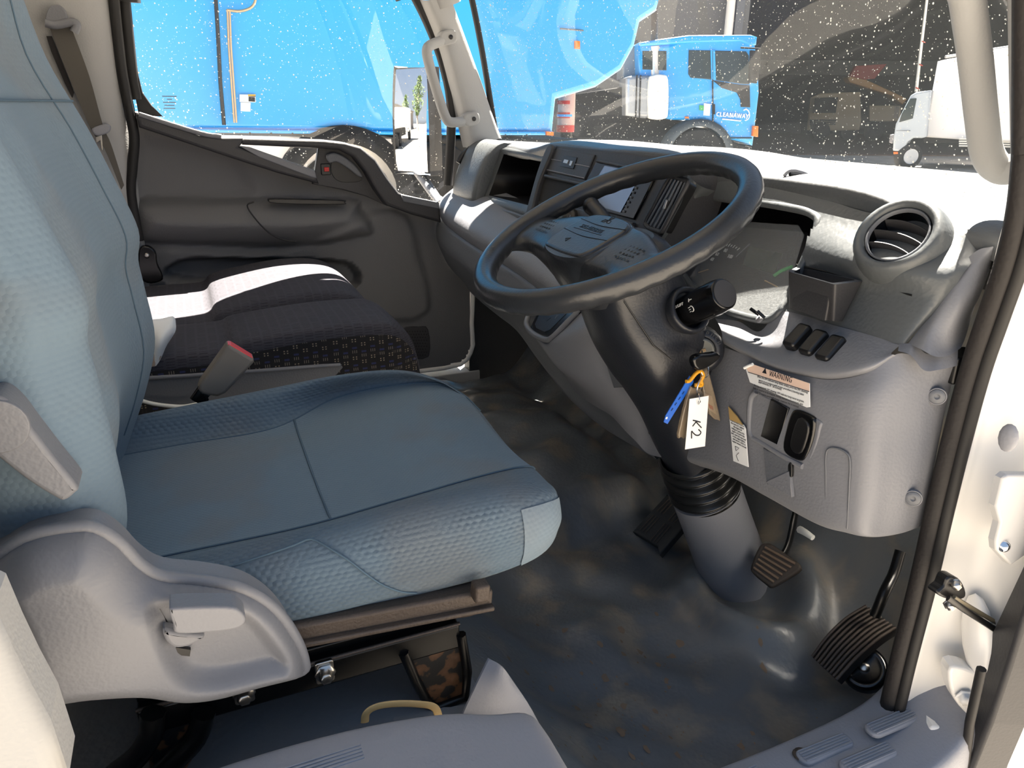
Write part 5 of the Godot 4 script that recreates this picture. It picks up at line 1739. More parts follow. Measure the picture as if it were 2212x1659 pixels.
func pedals() -> void:
	var t := thing("brake_pedal", "worn ribbed brake pedal beside the grey steering column cover", "pedal", Vector3(0.86, 0.03, 0.5))
	# pad: facing the driver
	var c := onz(1676, 1221, 0.52)
	var q := [onz(1650, 1175, 0.52), onz(1728, 1217, 0.56)]
	var ex := (onz(1728, 1220, 0.565) - onz(1645, 1180, 0.505)).normalized()
	var nn := Vector3(-0.72, 0.66, 0.2)
	nn = (nn - ex * nn.dot(ex)).normalized()
	var ey := nn.cross(ex).normalized()
	var m := MB.new()
	plate(m, spl(lp([1640, 1180, 1655, 1173, 1672, 1178, 1720, 1212, 1730, 1222, 1726, 1234, 1680, 1262, 1664, 1268, 1652, 1260, 1626, 1238, 1622, 1222], c, nn), 3, true), -nn * 0.014, 0.004, 3)
	obj("pad", m, mat(Color(0.2, 0.17, 0.145), 0.7), t)
	for k in 6:
		m = MB.new()
		var f := k / 5.0
		var a := onp(lerpf(1652, 1628, f), lerpf(1182, 1226, f), c + nn * 0.001, nn)
		var b := onp(lerpf(1718, 1672, f), lerpf(1218, 1258, f), c + nn * 0.001, nn)
		tube(m, PackedVector3Array([a, b]), 0.0024, 6)
		obj("rib", m, mat(Color(0.4, 0.33, 0.27), 0.75), t)
	m = MB.new()
	tube(m, spl(PackedVector3Array([c - nn * 0.012, onz(1702, 1180, 0.5), onz(1716, 1120, 0.48), onz(1728, 1060, 0.44)]), 6), 0.011, 10, false, true, 0.5)
	obj("arm", m, M.steel_dark, t)
	# accelerator: long curved ribbed plate with a stop behind
	t = thing("accelerator_pedal", "long curved black ribbed accelerator pedal next to the door seal", "pedal", Vector3(0.9, 0.06, 0.67))
	var rows := []
	var L := [[1756, 1421], [1790, 1376], [1830, 1338], [1872, 1312]]
	var R := [[1808, 1470], [1852, 1422], [1898, 1382], [1935, 1358]]
	var ctrl := []
	for i in 4:
		ctrl.append(PackedVector3Array([onz(L[i][0], L[i][1], 0.655), onz(lerpf(L[i][0], R[i][0], 0.5), lerpf(L[i][1], R[i][1], 0.5), 0.69), onz(R[i][0], R[i][1], 0.725)]))
	var g := net(ctrl, 8, 6)
	obj("plate", thick(g, Vector3(0.012, -0.012, 0)), M.rubber, t)
	for i in range(0, 17, 2):
		var p := PackedVector3Array()
		for r in g: p.append(r[i] + Vector3(-0.002, 0.003, 0))
		m = MB.new()
		tube(m, p, 0.0028, 6)
		obj("rib", m, M.dusty, t)
	m = MB.new()
	tube(m, spl(PackedVector3Array([onz(1890, 1330, 0.70), onz(1910, 1280, 0.70), onz(1930, 1240, 0.69), onz(1945, 1190, 0.68)]), 5), 0.008, 10)
	obj("arm", m, M.steel_dark, t)
	t = thing("pedal_stop", "round black pedal stop with a centre screw under the accelerator", "stop", onz(1866, 1440, 0.71))
	var sc := onz(1866, 1440, 0.725)
	var sx := Vector3(-0.55, 0.75, 0.3).normalized()
	m = MB.new()
	lathe(m, [0.034, -0.025, 0.034, -0.004, 0.030, 0.0, 0.024, -0.001, 0.02, -0.004, 0.0, -0.004], sc, sx, 32)
	obj("buffer", m, M.gloss, t)
	m = MB.new()
	lathe(m, [0.008, -0.004, 0.008, 0.0, 0.005, 0.002, 0.0, 0.002], sc, sx, 16)
	obj("screw", m, M.metal, t)
	# foot rest left of the column
	t = thing("foot_rest", "dark ribbed foot rest pad behind the steering column cover", "foot rest", onx(1430, 1160, 0.92))
	var fo := onx(1400, 1130, 0.80)
	var fn := Vector3(-0.62, 0.74, 0.25).normalized()
	m = MB.new()
	plate(m, lp([1366, 1148, 1440, 1068, 1500, 1075, 1500, 1110, 1424, 1198, 1420, 1180], fo, fn), -fn * 0.02, 0.003)
	obj("pad", m, M.carpet, t)
	for k in 4:
		m = MB.new()
		var a: Array = [[1382, 1145, 1412, 1112], [1420, 1104, 1448, 1074], [1405, 1168, 1436, 1130], [1444, 1124, 1472, 1092]][k]
		for j in 3: tube(m, lp([a[0] + j * 6, a[1] + j * 3, a[2] + j * 6, a[3] + j * 3], fo + fn * 0.001, fn), 0.0014, 6)
		obj("rib_field", m, M.dusty, t)
	m = MB.new()
	cube(m, Vector3(0.98, 0.04, 0.2), Vector3(0.1, 0.1, 0.12))
	obj("bracket", m, M.black, t)
	# loose white clip by the pedal box
	m = MB.new()
	tube(m, spl(PackedVector3Array([onx(1728, 1144, 0.93), onx(1742, 1152, 0.925), onx(1756, 1162, 0.925)]), 4), [0.007, 0.005], 8)
	tag(obj("white_clip", m, M.white), "small white plastic clip poking out of the mat above the brake pedal", "clip")

func driver_jamb() -> void:
	# white door pillar: inner flange at x 0.83 turning out to the hinge face
	var ctrl := []
	for y in [1.62, 1.2, 0.9, 0.7, 0.5, 0.32, 0.2, 0.05, -0.12, -0.4]:
		var s: float = smoothstep(0.8, 1.62, y) * -0.22 + (0.04 * smoothstep(0.05, -0.3, y))
		ctrl.append(PackedVector3Array([Vector3(0.90 + s, y, 0.775), Vector3(0.842 + s, y, 0.79), Vector3(0.836 + s, y, 0.806), Vector3(0.845 + s, y, 0.815), Vector3(0.862 + s, y, 0.818), Vector3(0.885 + s, y, 0.828), Vector3(0.90 + s, y, 0.845), Vector3(0.906 + s, y, 0.87), Vector3(0.915 + s, y, 0.90), Vector3(0.95 + s, y, 0.92), Vector3(1.1 + s, y, 0.93)]))
	var j := thing("wall_right", "white painted door pillar of the open driver doorway", "door pillar", Vector3(0.9, -0.4, 0.85), "", "structure")
	obj("pillar_skin", surf(ctrl, 4, 5), M.paint, j)
	var m := MB.new()
	ball(m, onz(2178, 946, 0.872), Vector3(0.006, 0.017, 0.011))
	obj("access_hole", m, M.sill, j)
	# pressed hollows lower down
	m = MB.new()
	ball(m, onz(2090, 1385, 0.86) + Vector3(0.02, 0, 0), Vector3(0.014, 0.06, 0.022), Basis(Vector3(1, 0, 0), -0.3))
	obj("pressing", m, M.paint, j)
	# seal strip
	var sp := PackedVector3Array([onx(2216, 330, 0.79), onx(2203, 450, 0.80), onx(2178, 560, 0.81), onx(2138, 680, 0.822), onx(2098, 800, 0.828), onx(2058, 950, 0.83), onx(2022, 1100, 0.83), onx(1988, 1250, 0.83), onx(1950, 1400, 0.828), onx(1916, 1545, 0.824)])
	m = MB.new()
	tube(m, spl(sp, 6), 0.0125, 10)
	var sl := thing("doorway_seal", "dark brown rubber seal strip along the white driver door pillar", "seal", sp[9])
	obj("bulb", m, M.seal, sl)
	m = MB.new()
	var lip := PackedVector3Array()
	for p in sp: lip.append(p + Vector3(0.002, 0, 0.014))
	tube(m, spl(lip, 6), 0.008, 8)
	obj("lip", m, M.rubber, sl)
	var up := PackedVector3Array([onx(2216, 330, 0.79), Vector3(0.74, 1.1, 0.80), Vector3(0.64, 1.4, 0.79), Vector3(0.56, 1.58, 0.78)])
	m = MB.new()
	tube(m, spl(up, 6), 0.0125, 10)
	obj("upper_run", m, M.seal, sl)
	# driver A-pillar lining up to the roof
	m = MB.new()
	var ap := surf([
		pts([1.0, 0.775, 0.74, 0.9, 0.78, 0.775, 0.84, 0.77, 0.80, 0.87, 0.76, 0.83]),
		pts([0.86, 1.05, 0.73, 0.80, 1.06, 0.755, 0.755, 1.06, 0.78, 0.78, 1.05, 0.81]),
		pts([0.73, 1.35, 0.71, 0.69, 1.36, 0.735, 0.655, 1.36, 0.765, 0.68, 1.35, 0.80]),
		pts([0.6, 1.62, 0.69, 0.58, 1.62, 0.72, 0.56, 1.62, 0.75, 0.58, 1.62, 0.78])], 5, 6)
	tag(obj("trim_6", ap, M.liner), "driver pillar lining beside the windscreen", "pillar trim", "", "structure")
	# door check strap
	var c := thing("door_check", "oily black door check strap bolted to the white pillar", "door check", onz(2070, 1290, 0.86))
	m = MB.new()
	plate(m, spl(lz([2026, 1280, 2040, 1268, 2048, 1250, 2062, 1246, 2078, 1256, 2088, 1280, 2082, 1294, 2060, 1298, 2034, 1290], 0.862), 3, true), Vector3(0, 0, -0.014), 0.003)
	obj("bracket", m, M.black, c)
	for q in [[2062, 1260], [2050, 1304]]:
		m = MB.new()
		lathe(m, [0.0075, 0.0, 0.0075, 0.002, 0.0055, 0.002, 0.0055, 0.008, 0.0, 0.008], onz(q[0], q[1], 0.862), Vector3(-0.5, 0, 0.8), 6)
		obj("bolt", m, M.metal, c)
	m = MB.new()
	tube(m, lz([2048, 1292, 2082, 1316, 2150, 1360], 0.875), 0.004, 8, false, true, 0.5)
	obj("strap", m, M.steel_dark, c)
	m = MB.new()
	plate(m, lz([2066, 1288, 2150, 1338, 2152, 1350, 2060, 1300], 0.872), Vector3(0, 0, -0.004), 0.001)
	obj("strap_face", m, mat(Color(0.5, 0.47, 0.4), 0.35, 0.7), c)
	# hinges
	for q in [[2066, 1460, 2062, 1500, 2075, 1530, 2110, 1545, 2120, 1470, 2100, 1450, 2083, 1506], [2018, 1590, 2014, 1625, 2030, 1640, 2060, 1630, 2060, 1590, 2040, 1578, 2044, 1612]]:
		m = MB.new()
		plate(m, spl(lz(q.slice(0, 12), 0.872), 3, true), Vector3(0.01, 0, -0.02), 0.004)
		var h := obj("hinge_leaf", m, M.paint, j)
		m = MB.new()
		lathe(m, [0.012, 0.0, 0.012, 0.002, 0.008, 0.002, 0.008, 0.009, 0.0, 0.01], onz(q[12], q[13], 0.874), Vector3(-0.5, 0, 0.8), 6)
		obj("bolt", m, M.paint, h)
	# grey-white guard plate with one screw
	var g := thing("guard_plate", "pale grey guard plate fixed to the white pillar by one round-headed screw", "plate", onz(2180, 1180, 0.88))
	m = MB.new()
	plate(m, lz([2167, 1035, 2178, 1026, 2230, 1026, 2230, 1190, 2184, 1222, 2154, 1190, 2152, 1170, 2162, 1130, 2153, 1095], 0.884), Vector3(0, 0, -0.01), 0.003)
	obj("sheet", m, mat(Color(0.72, 0.72, 0.72), 0.5), g)
	m = MB.new()
	lathe(m, [0.0075, 0.0, 0.006, 0.0035, 0.003, 0.005, 0.0, 0.0055], onz(2169, 1180, 0.885), Vector3(-0.2, 0.1, 0.9), 16)
	obj("screw", m, M.chrome, g)
	# the open driver door: only its grey lining shows, swung out past the pillar
	var d := thing("door_2", "open driver door, its grey lining at the right edge", "door", Vector3(0.86, -0.1, 1.0), "", "structure")
	m = MB.new()
	plate(m, lz([2148, 1340, 2185, 1195, 2240, 1000, 2240, 1700, 2075, 1700, 2092, 1560, 2120, 1440], 0.90), Vector3(0.04, 0, 0.02), 0.006)
	obj("lining", m, M.trim_dark, d)
	m = MB.new()
	plate(m, lz([2206, 1480, 2215, 1300, 2240, 1250, 2240, 1700, 2160, 1700], 0.915), Vector3(0.03, 0, 0.0), 0.006)
	obj("lining_fold", m, M.grey_dark, d)
	m = MB.new()
	tube(m, lz([2080, 1700, 2095, 1560, 2120, 1445], 0.895), 0.006, 8)
	obj("edge_seal", m, M.rubber, d)
	# rear pillar of the doorway at the left edge
	m = MB.new()
	plate(m, lz([-200, 1250, -20, 1330, 20, 1420, 60, 1500, 105, 1580, 145, 1700, -200, 1700], 0.86), Vector3(0, 0, -0.05), 0.012, 4)
	tag(obj("trim_7", m, M.liner), "cream rear pillar edge of the driver doorway", "pillar", "", "structure")
	# sill cover over the wheel arch and step
	var cs := []
	for q in [[-0.45, 0.27, 0.76], [-0.1, 0.291, 0.757], [0.05, 0.298, 0.762], [0.16, 0.296, 0.775], [0.22, 0.29, 0.792], [0.262, 0.28, 0.80], [0.29, 0.22, 0.80], [0.32, 0.14, 0.80], [0.37, 0.088, 0.79], [0.5, 0.07, 0.785], [0.7, 0.072, 0.785], [0.82, 0.085, 0.78], [0.9, 0.13, 0.765], [0.96, 0.2, 0.76]]:
		var x: float = q[0]
		var y: float = q[1]
		var z: float = q[2]
		cs.append(PackedVector3Array([Vector3(x, y - 0.08, z - 0.012), Vector3(x, y - 0.012, z - 0.004), Vector3(x, y, z + 0.01), Vector3(x, y + 0.001, z + 0.05), Vector3(x, y, z + 0.1), Vector3(x, y - 0.012, z + 0.125), Vector3(x, y - 0.1, z + 0.13)]))
	var s := thing("trim_8", "blue-grey plastic sill cover stepping down in front of the driver seat", "sill", Vector3(0.3, 0.0, 0.82), "", "structure")
	var sn := net(cs, 4, 5)
	m = MB.new()
	m.sheet(sn)
	obj("sill_cover", m, M.sill, s)
	for q in [[0.045, 0.798, 0.294], [0.42, 0.82, 0.078], [0.545, 0.815, 0.072], [0.61, 0.85, 0.072], [0.69, 0.82, 0.073], [0.73, 0.855, 0.075], [0.80, 0.83, 0.086]]:
		m = MB.new()
		slab(m, Vector3(q[0], q[2] + 0.005, q[1]), Basis(Vector3(0, 0, 1), Vector3(1, 0, 0), Vector3(0, 1, 0)), Vector3(0.024, 0.09, 0.006), 0.01, 0.003)
		for k in 5: cube(m, Vector3(q[0], q[2] + 0.0055, q[1] - 0.008 + k * 0.004), Vector3(0.08, 0.002, 0.0016), Basis(), 0.0005)
		obj("tread_pad", m, M.sill, s)
	m = MB.new()
	lathe(m, [0.012, 0.0, 0.011, 0.002, 0.0, 0.002], Vector3(0.655, 0.074, 0.815), Vector3.UP, 16)
	obj("sill_plug", m, M.dusty, s)
	# driver-side grab handle
	m = MB.new()
	tube(m, spl(PackedVector3Array([Vector3(0.69, 1.32, 0.745), onz(2070, -160, 0.74), onz(2090, 0, 0.735), onz(2106, 120, 0.73), onz(2120, 250, 0.73), onz(2132, 330, 0.73), onz(2158, 364, 0.735), onz(2196, 362, 0.75), onz(2240, 340, 0.77)]), 8), 0.0175, 14)
	tag(obj("grab_handle", m, M.liner), "pale grab handle on the driver pillar near the open doorway", "grab handle", "pillar grab handles")
	# passenger-side grab handle
	var h := thing("grab_handle", "pale grab handle on the passenger pillar with two screwed feet", "grab handle", onz(950, 270, -0.74), "pillar grab handles")
	m = MB.new()
	tube(m, spl(PackedVector3Array([onz(976, 78, -0.745), onz(955, 88, -0.725), onz(930, 98, -0.70), onz(922, 112, -0.69), onz(930, 150, -0.69), onz(946, 205, -0.69), onz(962, 252, -0.695), onz(974, 264, -0.70), onz(1000, 262, -0.725), onz(1024, 257, -0.745)]), 6), 0.0135, 12)
	obj("bar", m, M.liner, h)
	for q in [[972, 80], [1022, 257]]:
		m = MB.new()
		var at := onz(q[0], q[1], -0.738)
		slab(m, onz(q[0] - 2, q[1], -0.712), Basis(Vector3(0, 0, 1), 0.25), Vector3(0.048, 0.036, 0.034), 0.014, 0.005)
		var f := obj("foot", m, M.liner, h)
		m = MB.new()
		lathe(m, [0.006, 0.0, 0.006, 0.001, 0.003, 0.0015, 0.0, 0.0015], onz(q[0] + 2, q[1], -0.711), Vector3(0, 0, 1), 14)
		obj("screw", m, M.black, f)

func ring(c: Vector3, n: Vector3, r: float, w: float) -> MB:
	var b := frame2(n.normalized())
	var p := PackedVector3Array()
	for i in 28:
		var a := TAU * i / 28.0
		p.append(c + b.x * cos(a) * r + b.y * sin(a) * r)
	var m := MB.new()
	tube(m, p, w, 8, true)
	return m

func small_things() -> void:
	var m: MB
	# ---- hanging tags; all hang in planes about z 0.53
	var Z0 := 0.535
	var view := Vector3(0.1, 0.0, 1.0).normalized()
	m = ring(onz(1522, 795, Z0), Vector3(0.5, 0.3, 0.8), 0.0135, 0.001)
	tag(obj("key_ring", m, M.chrome), "steel split ring through the head of the ignition key", "key ring", "rings on the key bunch")
	m = ring(onz(1512, 832, Z0 + 0.006), Vector3(0.6, -0.1, 0.8), 0.0125, 0.001)
	tag(obj("key_ring", m, M.chrome), "lower steel split ring carrying the key tags", "key ring", "rings on the key bunch")
	m = ring(onz(1508, 862, Z0 + 0.012), Vector3(0.9, 0, 0.4), 0.008, 0.0008)
	tag(obj("key_ring", m, M.chrome), "small ring through the hole of the white key tag", "key ring", "rings on the key bunch")
	m = MB.new()
	plate(m, lz([1490, 812, 1498, 818, 1498, 826, 1442, 916, 1434, 912, 1438, 898], Z0), Vector3(0, 0, -0.0012), 0.0)
	var bt := thing("key_tag", "narrow blue plastic key tag hanging left of the white one", "key tag", onz(1437, 914, Z0), "tags on the key bunch")
	obj("strip", m, M.blue, bt)
	m = MB.new()
	lathe(m, [0.002, 0.0, 0.0, 0.0003], onz(1440, 903, Z0 + 0.0006), view, 10)
	obj("hole", m, M.paper, bt)
	for k in 4:
		m = MB.new()
		tube(m, lz([1478 - k * 8, 846 + k * 12, 1474 - k * 8, 852 + k * 12], Z0 + 0.001), 0.0005, 4)
		obj("print", m, M.ink, bt)
	var wt := thing("key_tag", "white paper key tag reading K2 hanging from the ignition key", "key tag", onz(1505, 970, Z0 + 0.014), "tags on the key bunch")
	m = MB.new()
	plate(m, lz([1490, 862, 1531, 855, 1523, 964, 1480, 971], Z0 + 0.014), Vector3(0, 0, -0.0008), 0.0)
	obj("card", m, M.paper, wt)
	m = MB.new()
	lathe(m, [0.0022, 0.0, 0.0, 0.0002], onz(1511, 868, Z0 + 0.0143), Vector3(0, 0, 1), 10)
	obj("hole", m, M.ink, wt)
	# handwritten K2, reading down the card
	for s in [[1497, 908, 1513, 912], [1496, 921, 1504, 911], [1504, 912, 1515, 924]]:
		m = MB.new()
		tube(m, lz(s, Z0 + 0.0145), 0.0009, 5)
		obj("stroke", m, M.ink, wt)
	m = MB.new()
	tube(m, spl(lz([1509, 928, 1514, 934, 1510, 940, 1503, 940, 1497, 935, 1494, 932, 1494, 947], Z0 + 0.0145), 4), 0.0009, 5)
	obj("stroke", m, M.ink, wt)
	var clear := mat(Color(0.62, 0.55, 0.45, 0.55), 0.15)
	clear.transparency = BaseMaterial3D.TRANSPARENCY_ALPHA
	var ct := thing("key_tag", "yellowed clear plastic fob hanging right of the white tag", "key tag", onz(1545, 905, Z0 - 0.01), "tags on the key bunch")
	m = MB.new()
	plate(m, spl(lz([1524, 800, 1533, 806, 1556, 900, 1553, 908, 1534, 896, 1516, 830], Z0 - 0.006), 2, true), Vector3(0, 0, -0.006), 0.002)
	obj("sleeve", m, clear, ct)
	m = MB.new()
	plate(m, lz([1524, 850, 1538, 856, 1548, 896, 1533, 886], Z0 - 0.009), Vector3(0, 0, -0.001))
	obj("insert", m, mat(Color(0.75, 0.66, 0.58), 0.7), ct)
	m = MB.new()
	plate(m, lz([1530, 872, 1540, 878, 1541, 886, 1533, 882], Z0 - 0.0085), Vector3(0, 0, -0.0006))
	obj("red_print", m, M.red, ct)
	ct = thing("key_tag", "clear plastic fob half hidden behind the white key tag", "key tag", onz(1475, 940, Z0), "tags on the key bunch")
	m = MB.new()
	plate(m, spl(lz([1489, 845, 1497, 838, 1520, 850, 1486, 940, 1472, 945, 1466, 938], Z0 + 0.004), 2, true), Vector3(0, 0, -0.005), 0.0015)
	obj("sleeve", m, clear, ct)
	m = MB.new()
	tube(m, spl(lz([1482, 824, 1490, 822, 1504, 806, 1514, 802, 1519, 812, 1510, 828, 1502, 832, 1516, 832, 1514, 822], Z0 + 0.006), 4), 0.0028, 8)
	tag(obj("key_loop", m, M.yellow), "yellow plastic loop joining the tags to the key ring", "loop")
	# ---- stickers on the knee panel
	var st := thing("warning_label", "white printed warning label with a peeling corner on the knee panel", "label", onx(1690, 850, 0.70))
	var q := PackedVector3Array([onx(1609, 788, 0.7065), onx(1628, 786, 0.7065), onx(1690, 808, 0.704), onx(1747, 830, 0.7045), onx(1749, 880, 0.6985), onx(1680, 852, 0.699), onx(1617, 824, 0.7015)])
	var wn := (q[3] - q[1]).cross(q[6] - q[1]).normalized()
	if wn.x > 0: wn = -wn
	var wo := (q[1] + q[3] + q[4] + q[6]) / 4.0 + wn * 0.006
	m = MB.new()
	plate(m, lp([1611, 798, 1626, 787, 1748, 828, 1749, 879, 1742, 880, 1620, 826], wo, wn), -wn * 0.0012)
	obj("sheet", m, M.paper, st)
	m = MB.new()
	plate(m, lp([1613, 797, 1626, 787, 1748, 828, 1748, 845, 1616, 803], wo + wn * 0.0003, wn), -wn * 0.0005)
	var hd := obj("heading_band", m, mat(Color(0.9, 0.78, 0.7), 0.7), st)
	m = MB.new()
	tube(m, spl(lp([1626, 787, 1618, 790, 1608, 795], wo + wn * 0.003, wn), 3), 0.0022, 8)
	obj("peeled_corner", m, M.paper, st)
	var wx := (onp(1748, 845, wo, wn) - onp(1616, 803, wo, wn)).normalized()
	var wy := wn.cross(wx).normalized()
	var wb := Basis(wx, wy, wn)
	text("heading", "WARNING", 0.0068, 0.0003, onp(1686, 814, wo + wn * 0.0006, wn), wb, M.ink, hd)
	m = MB.new()
	var tp := onp(1652, 801, wo + wn * 0.0006, wn)
	plate(m, PackedVector3Array([tp + wy * 0.004, tp - wy * 0.0035 - wx * 0.0045, tp - wy * 0.0035 + wx * 0.0045]), -wn * 0.0002)
	obj("warning_triangle", m, M.ink, hd)
	m = MB.new()
	tube(m, lp([1616, 804, 1748, 846], wo + wn * 0.0006, wn), 0.0004, 4)
	obj("rule", m, M.ink, st)
	var lines := ["When the DPF indicator lamp blinks slowly, press the DPF cleaning", "switch in accordance with proper procedure (cleaning takes", "approximately 20 - 30 minutes).", "During automatic DPF cleaning, DPF indicator lamp turns to green.", "Vehicle requires to be stopped. During manual and automatic DPF", "cleaning, engine speed will change. However this is normal."]
	for k in 6:
		var f := k / 5.0
		var o := text("print_line", lines[k], 0.0019, 0.0002, onp(lerpf(1688, 1676, f), lerpf(830, 862, f) - (3 if k == 2 else 0), wo + wn * 0.0006, wn), wb, M.ink, st)
		if k == 2: o.position -= wx * 0.018
	st = thing("engine_label", "narrow white printed label with a torn yellowed corner beside the steering column", "label", onx(1600, 1005, 0.70))
	var ao := onx(1596, 950, 0.694)
	var an := Vector3(-1, 0.02, -0.05).normalized()
	m = MB.new()
	plate(m, lp([1576, 905, 1606, 918, 1610, 926, 1616, 1009, 1584, 996], ao, an), -an * 0.0012)
	obj("sheet", m, M.paper, st)
	m = MB.new()
	plate(m, lp([1573, 878, 1578, 884, 1592, 900, 1604, 918, 1576, 906], ao + an * 0.001, an), -an * 0.0015)
	obj("torn_corner", m, mat(Color(0.7, 0.58, 0.36), 0.8), st)
	var axx := (onp(1606, 940, ao, an) - onp(1578, 926, ao, an)).normalized()
	var ab := Basis(axx, an.cross(axx).normalized(), an)
	var al := ["When oil level is above", "the mark (O), replace", "the engine oil", "Failing to replace the", "engine oil before the", "max. mark (O) may lead", "to the engine failure", "and seizure. Refer to", "engine owners manual."]
	for k in 9:
		var f := k / 8.0
		text("print_line", al[k], 0.0017, 0.0002, onp(lerpf(1592, 1597, f), lerpf(914, 960, f), ao + an * 0.0005, an), ab, M.ink, st)
	for s in [[1588, 964, 1596, 968, 1590, 974, 1588, 964], [1596, 978, 1590, 984, 1595, 996]]:
		m = MB.new()
		tube(m, lp(s, ao + an * 0.0005, an), 0.0004, 4)
		obj("oil_sketch", m, M.ink, st)
	# ---- tray clipped to the dash
	var t := thing("dash_tray", "open black plastic tray clipped to the dashboard below the round vent", "tray", onx(1770, 690, 0.74))
	var tf := PackedVector3Array([onx(1701, 590, 0.755), onx(1724, 580, 0.772), onx(1860, 608, 0.768), onx(1806, 614, 0.705)])
	# top rim, then body tapering down to the panel
	var a0 := onx(1702, 586, 0.748)
	var a1 := onx(1804, 615, 0.722)
	var a2 := onx(1866, 607, 0.786)
	var a3 := onx(1724, 575, 0.792)
	var b0 := onx(1703, 666, 0.754)
	var b1 := onx(1800, 694, 0.737)
	var b2 := onx(1822, 694, 0.765)
	var b3 := onx(1712, 664, 0.785)
	var sk := []
	for r in [[a0, a1, a2, a3], [b0.lerp(a0, 0.15), b1.lerp(a1, 0.15), b2.lerp(a2, 0.15), b3.lerp(a3, 0.15)], [b0, b1, b2, b3]]:
		var p := PackedVector3Array()
		for i in 4:
			var c: Vector3 = r[i]
			var pv: Vector3 = r[(i + 3) % 4]
			var nx: Vector3 = r[(i + 1) % 4]
			for k in 4:
				var u := k / 3.0
				var s0: Vector3 = c + (pv - c).normalized() * 0.006
				var s1: Vector3 = c + (nx - c).normalized() * 0.006
				p.append(s0.lerp(c, u).lerp(c.lerp(s1, u), u))
		sk.append(p)
	m = MB.new()
	m.sheet(sk, true)
	m.fan(sk[2])
	obj("shell", m, M.trim_dark, t)
	var cc := (a0 + a1 + a2 + a3) / 4.0
	var inn := PackedVector3Array()
	var deep := PackedVector3Array()
	for p in sk[0]:
		inn.append(p.lerp(cc, 0.17))
		deep.append(p.lerp(cc, 0.24) + Vector3(0.0, -0.05, 0.0))
	m = MB.new()
	m.sheet([sk[0], inn], true)
	obj("lip", m, M.grey_dark, t)
	m = MB.new()
	m.sheet([inn, deep], true)
	m.fan(deep)
	obj("inside", m, M.trim_dark, t)
	# ---- paper between the seats
	t = thing("tissue_pack", "crumpled white tissue packet wedged beside the driver backrest", "packet", onz(345, 760, -0.1))
	m = surf([
		PackedVector3Array([onz(325, 690, -0.1), onz(350, 688, -0.11), onz(372, 683, -0.12), onz(379, 690, -0.12)]),
		PackedVector3Array([onz(322, 715, -0.08), onz(348, 712, -0.075), onz(368, 706, -0.085), onz(380, 712, -0.1)]),
		PackedVector3Array([onz(322, 750, -0.07), onz(345, 742, -0.055), onz(362, 732, -0.07), onz(372, 728, -0.09)]),
		PackedVector3Array([onz(322, 792, -0.07), onz(337, 790, -0.06), onz(350, 770, -0.07), onz(356, 752, -0.09)])], 3, 3)
	obj("wrapper", m, M.paper, t)
	m = MB.new()
	plate(m, lz([318, 775, 340, 752, 349, 772, 338, 792, 318, 796], -0.06), Vector3(0, 0, -0.02), 0.004)
	obj("cardboard", m, mat(Color(0.7, 0.62, 0.55), 0.8), t)
	# ---- belt buckle between the seats
	t = thing("belt_buckle", "grey seat belt buckle with a red release button between the seats", "buckle", onz(460, 850, 0.14))
	var q0 := onz(440, 848, 0.14)
	var q1 := onz(520, 758, 0.14)
	var ux := (onz(547, 780, 0.14) - onz(492, 747, 0.14)).normalized()
	var uy := (onz(492, 747, 0.14) - onz(428, 845, 0.14)).normalized()
	uy = (uy - ux * uy.dot(ux)).normalized()
	m = MB.new()
	plate(m, lz([491, 748, 497, 746, 548, 776, 549, 784, 488, 850, 470, 858, 436, 852, 428, 842, 432, 830], 0.15), Vector3(0, 0, -0.028), 0.005, 3)
	obj("body", m, mat(Color(0.46, 0.435, 0.405), 0.6), t)
	m = MB.new()
	plate(m, lz([493, 745, 500, 745, 546, 773, 546, 781, 540, 780, 495, 753], 0.147), Vector3(0, 0, -0.022), 0.002)
	obj("release_button", m, mat(Color(0.85, 0.25, 0.25), 0.4), t)
	m = MB.new()
	tube(m, lz([428, 868, 440, 848, 450, 855], 0.14), 0.014, 8, false, true, 0.5)
	obj("stem", m, M.gloss, t)
	# ---- passenger seat belt on the rear pillar
	t = thing("seat_belt", "grey passenger seat belt hanging from its guide on the rear pillar", "seat belt", onz(240, 380, -0.72))
	m = MB.new()
	var bl := []
	for r in [[100, 50, 150, 50], [108, 62, 155, 62], [150, 170, 193, 165], [197, 280, 222, 270], [225, 320, 240, 312], [262, 410, 268, 400]]:
		bl.append(PackedVector3Array([onz(r[0], r[1], -0.715), onz(r[2], r[3], -0.72)]))
	obj("webbing", thick(net(bl, 3, 4), Vector3(0, 0, -0.002)), mat(Color(0.33, 0.315, 0.29), 0.85), t)
	m = MB.new()
	plate(m, lz([100, 78, 112, 78, 160, 200, 156, 212, 140, 180, 110, 110], -0.73), Vector3(0, 0, -0.002))
	obj("return_webbing", m, mat(Color(0.16, 0.15, 0.15), 0.85), t)
	m = MB.new()
	plate(m, spl(lz([100, 30, 108, 14, 125, 10, 138, 20, 148, 50, 140, 55, 104, 52, 98, 48], -0.70), 3, true), Vector3(0, 0, -0.03), 0.01, 4)
	obj("guide_cover", m, M.grey, t)
	m = MB.new()
	tube(m, spl(lz([98, 50, 120, 54, 155, 48, 166, 54, 160, 70], -0.70), 4), 0.009, 10)
	obj("guide_loop", m, M.grey, t)
	m = MB.new()
	plate(m, spl(lz([198, 278, 225, 268, 238, 272, 236, 285, 220, 292, 205, 292], -0.705), 3, true), Vector3(0, 0, -0.014), 0.004)
	var tg := obj("tongue", m, M.sill, t)
	m = MB.new()
	plate(m, lz([206, 296, 220, 292, 222, 324, 218, 322, 216, 304, 208, 310], -0.712), Vector3(0, 0, -0.003), 0.001)
	obj("tongue_plate", m, M.metal, tg)
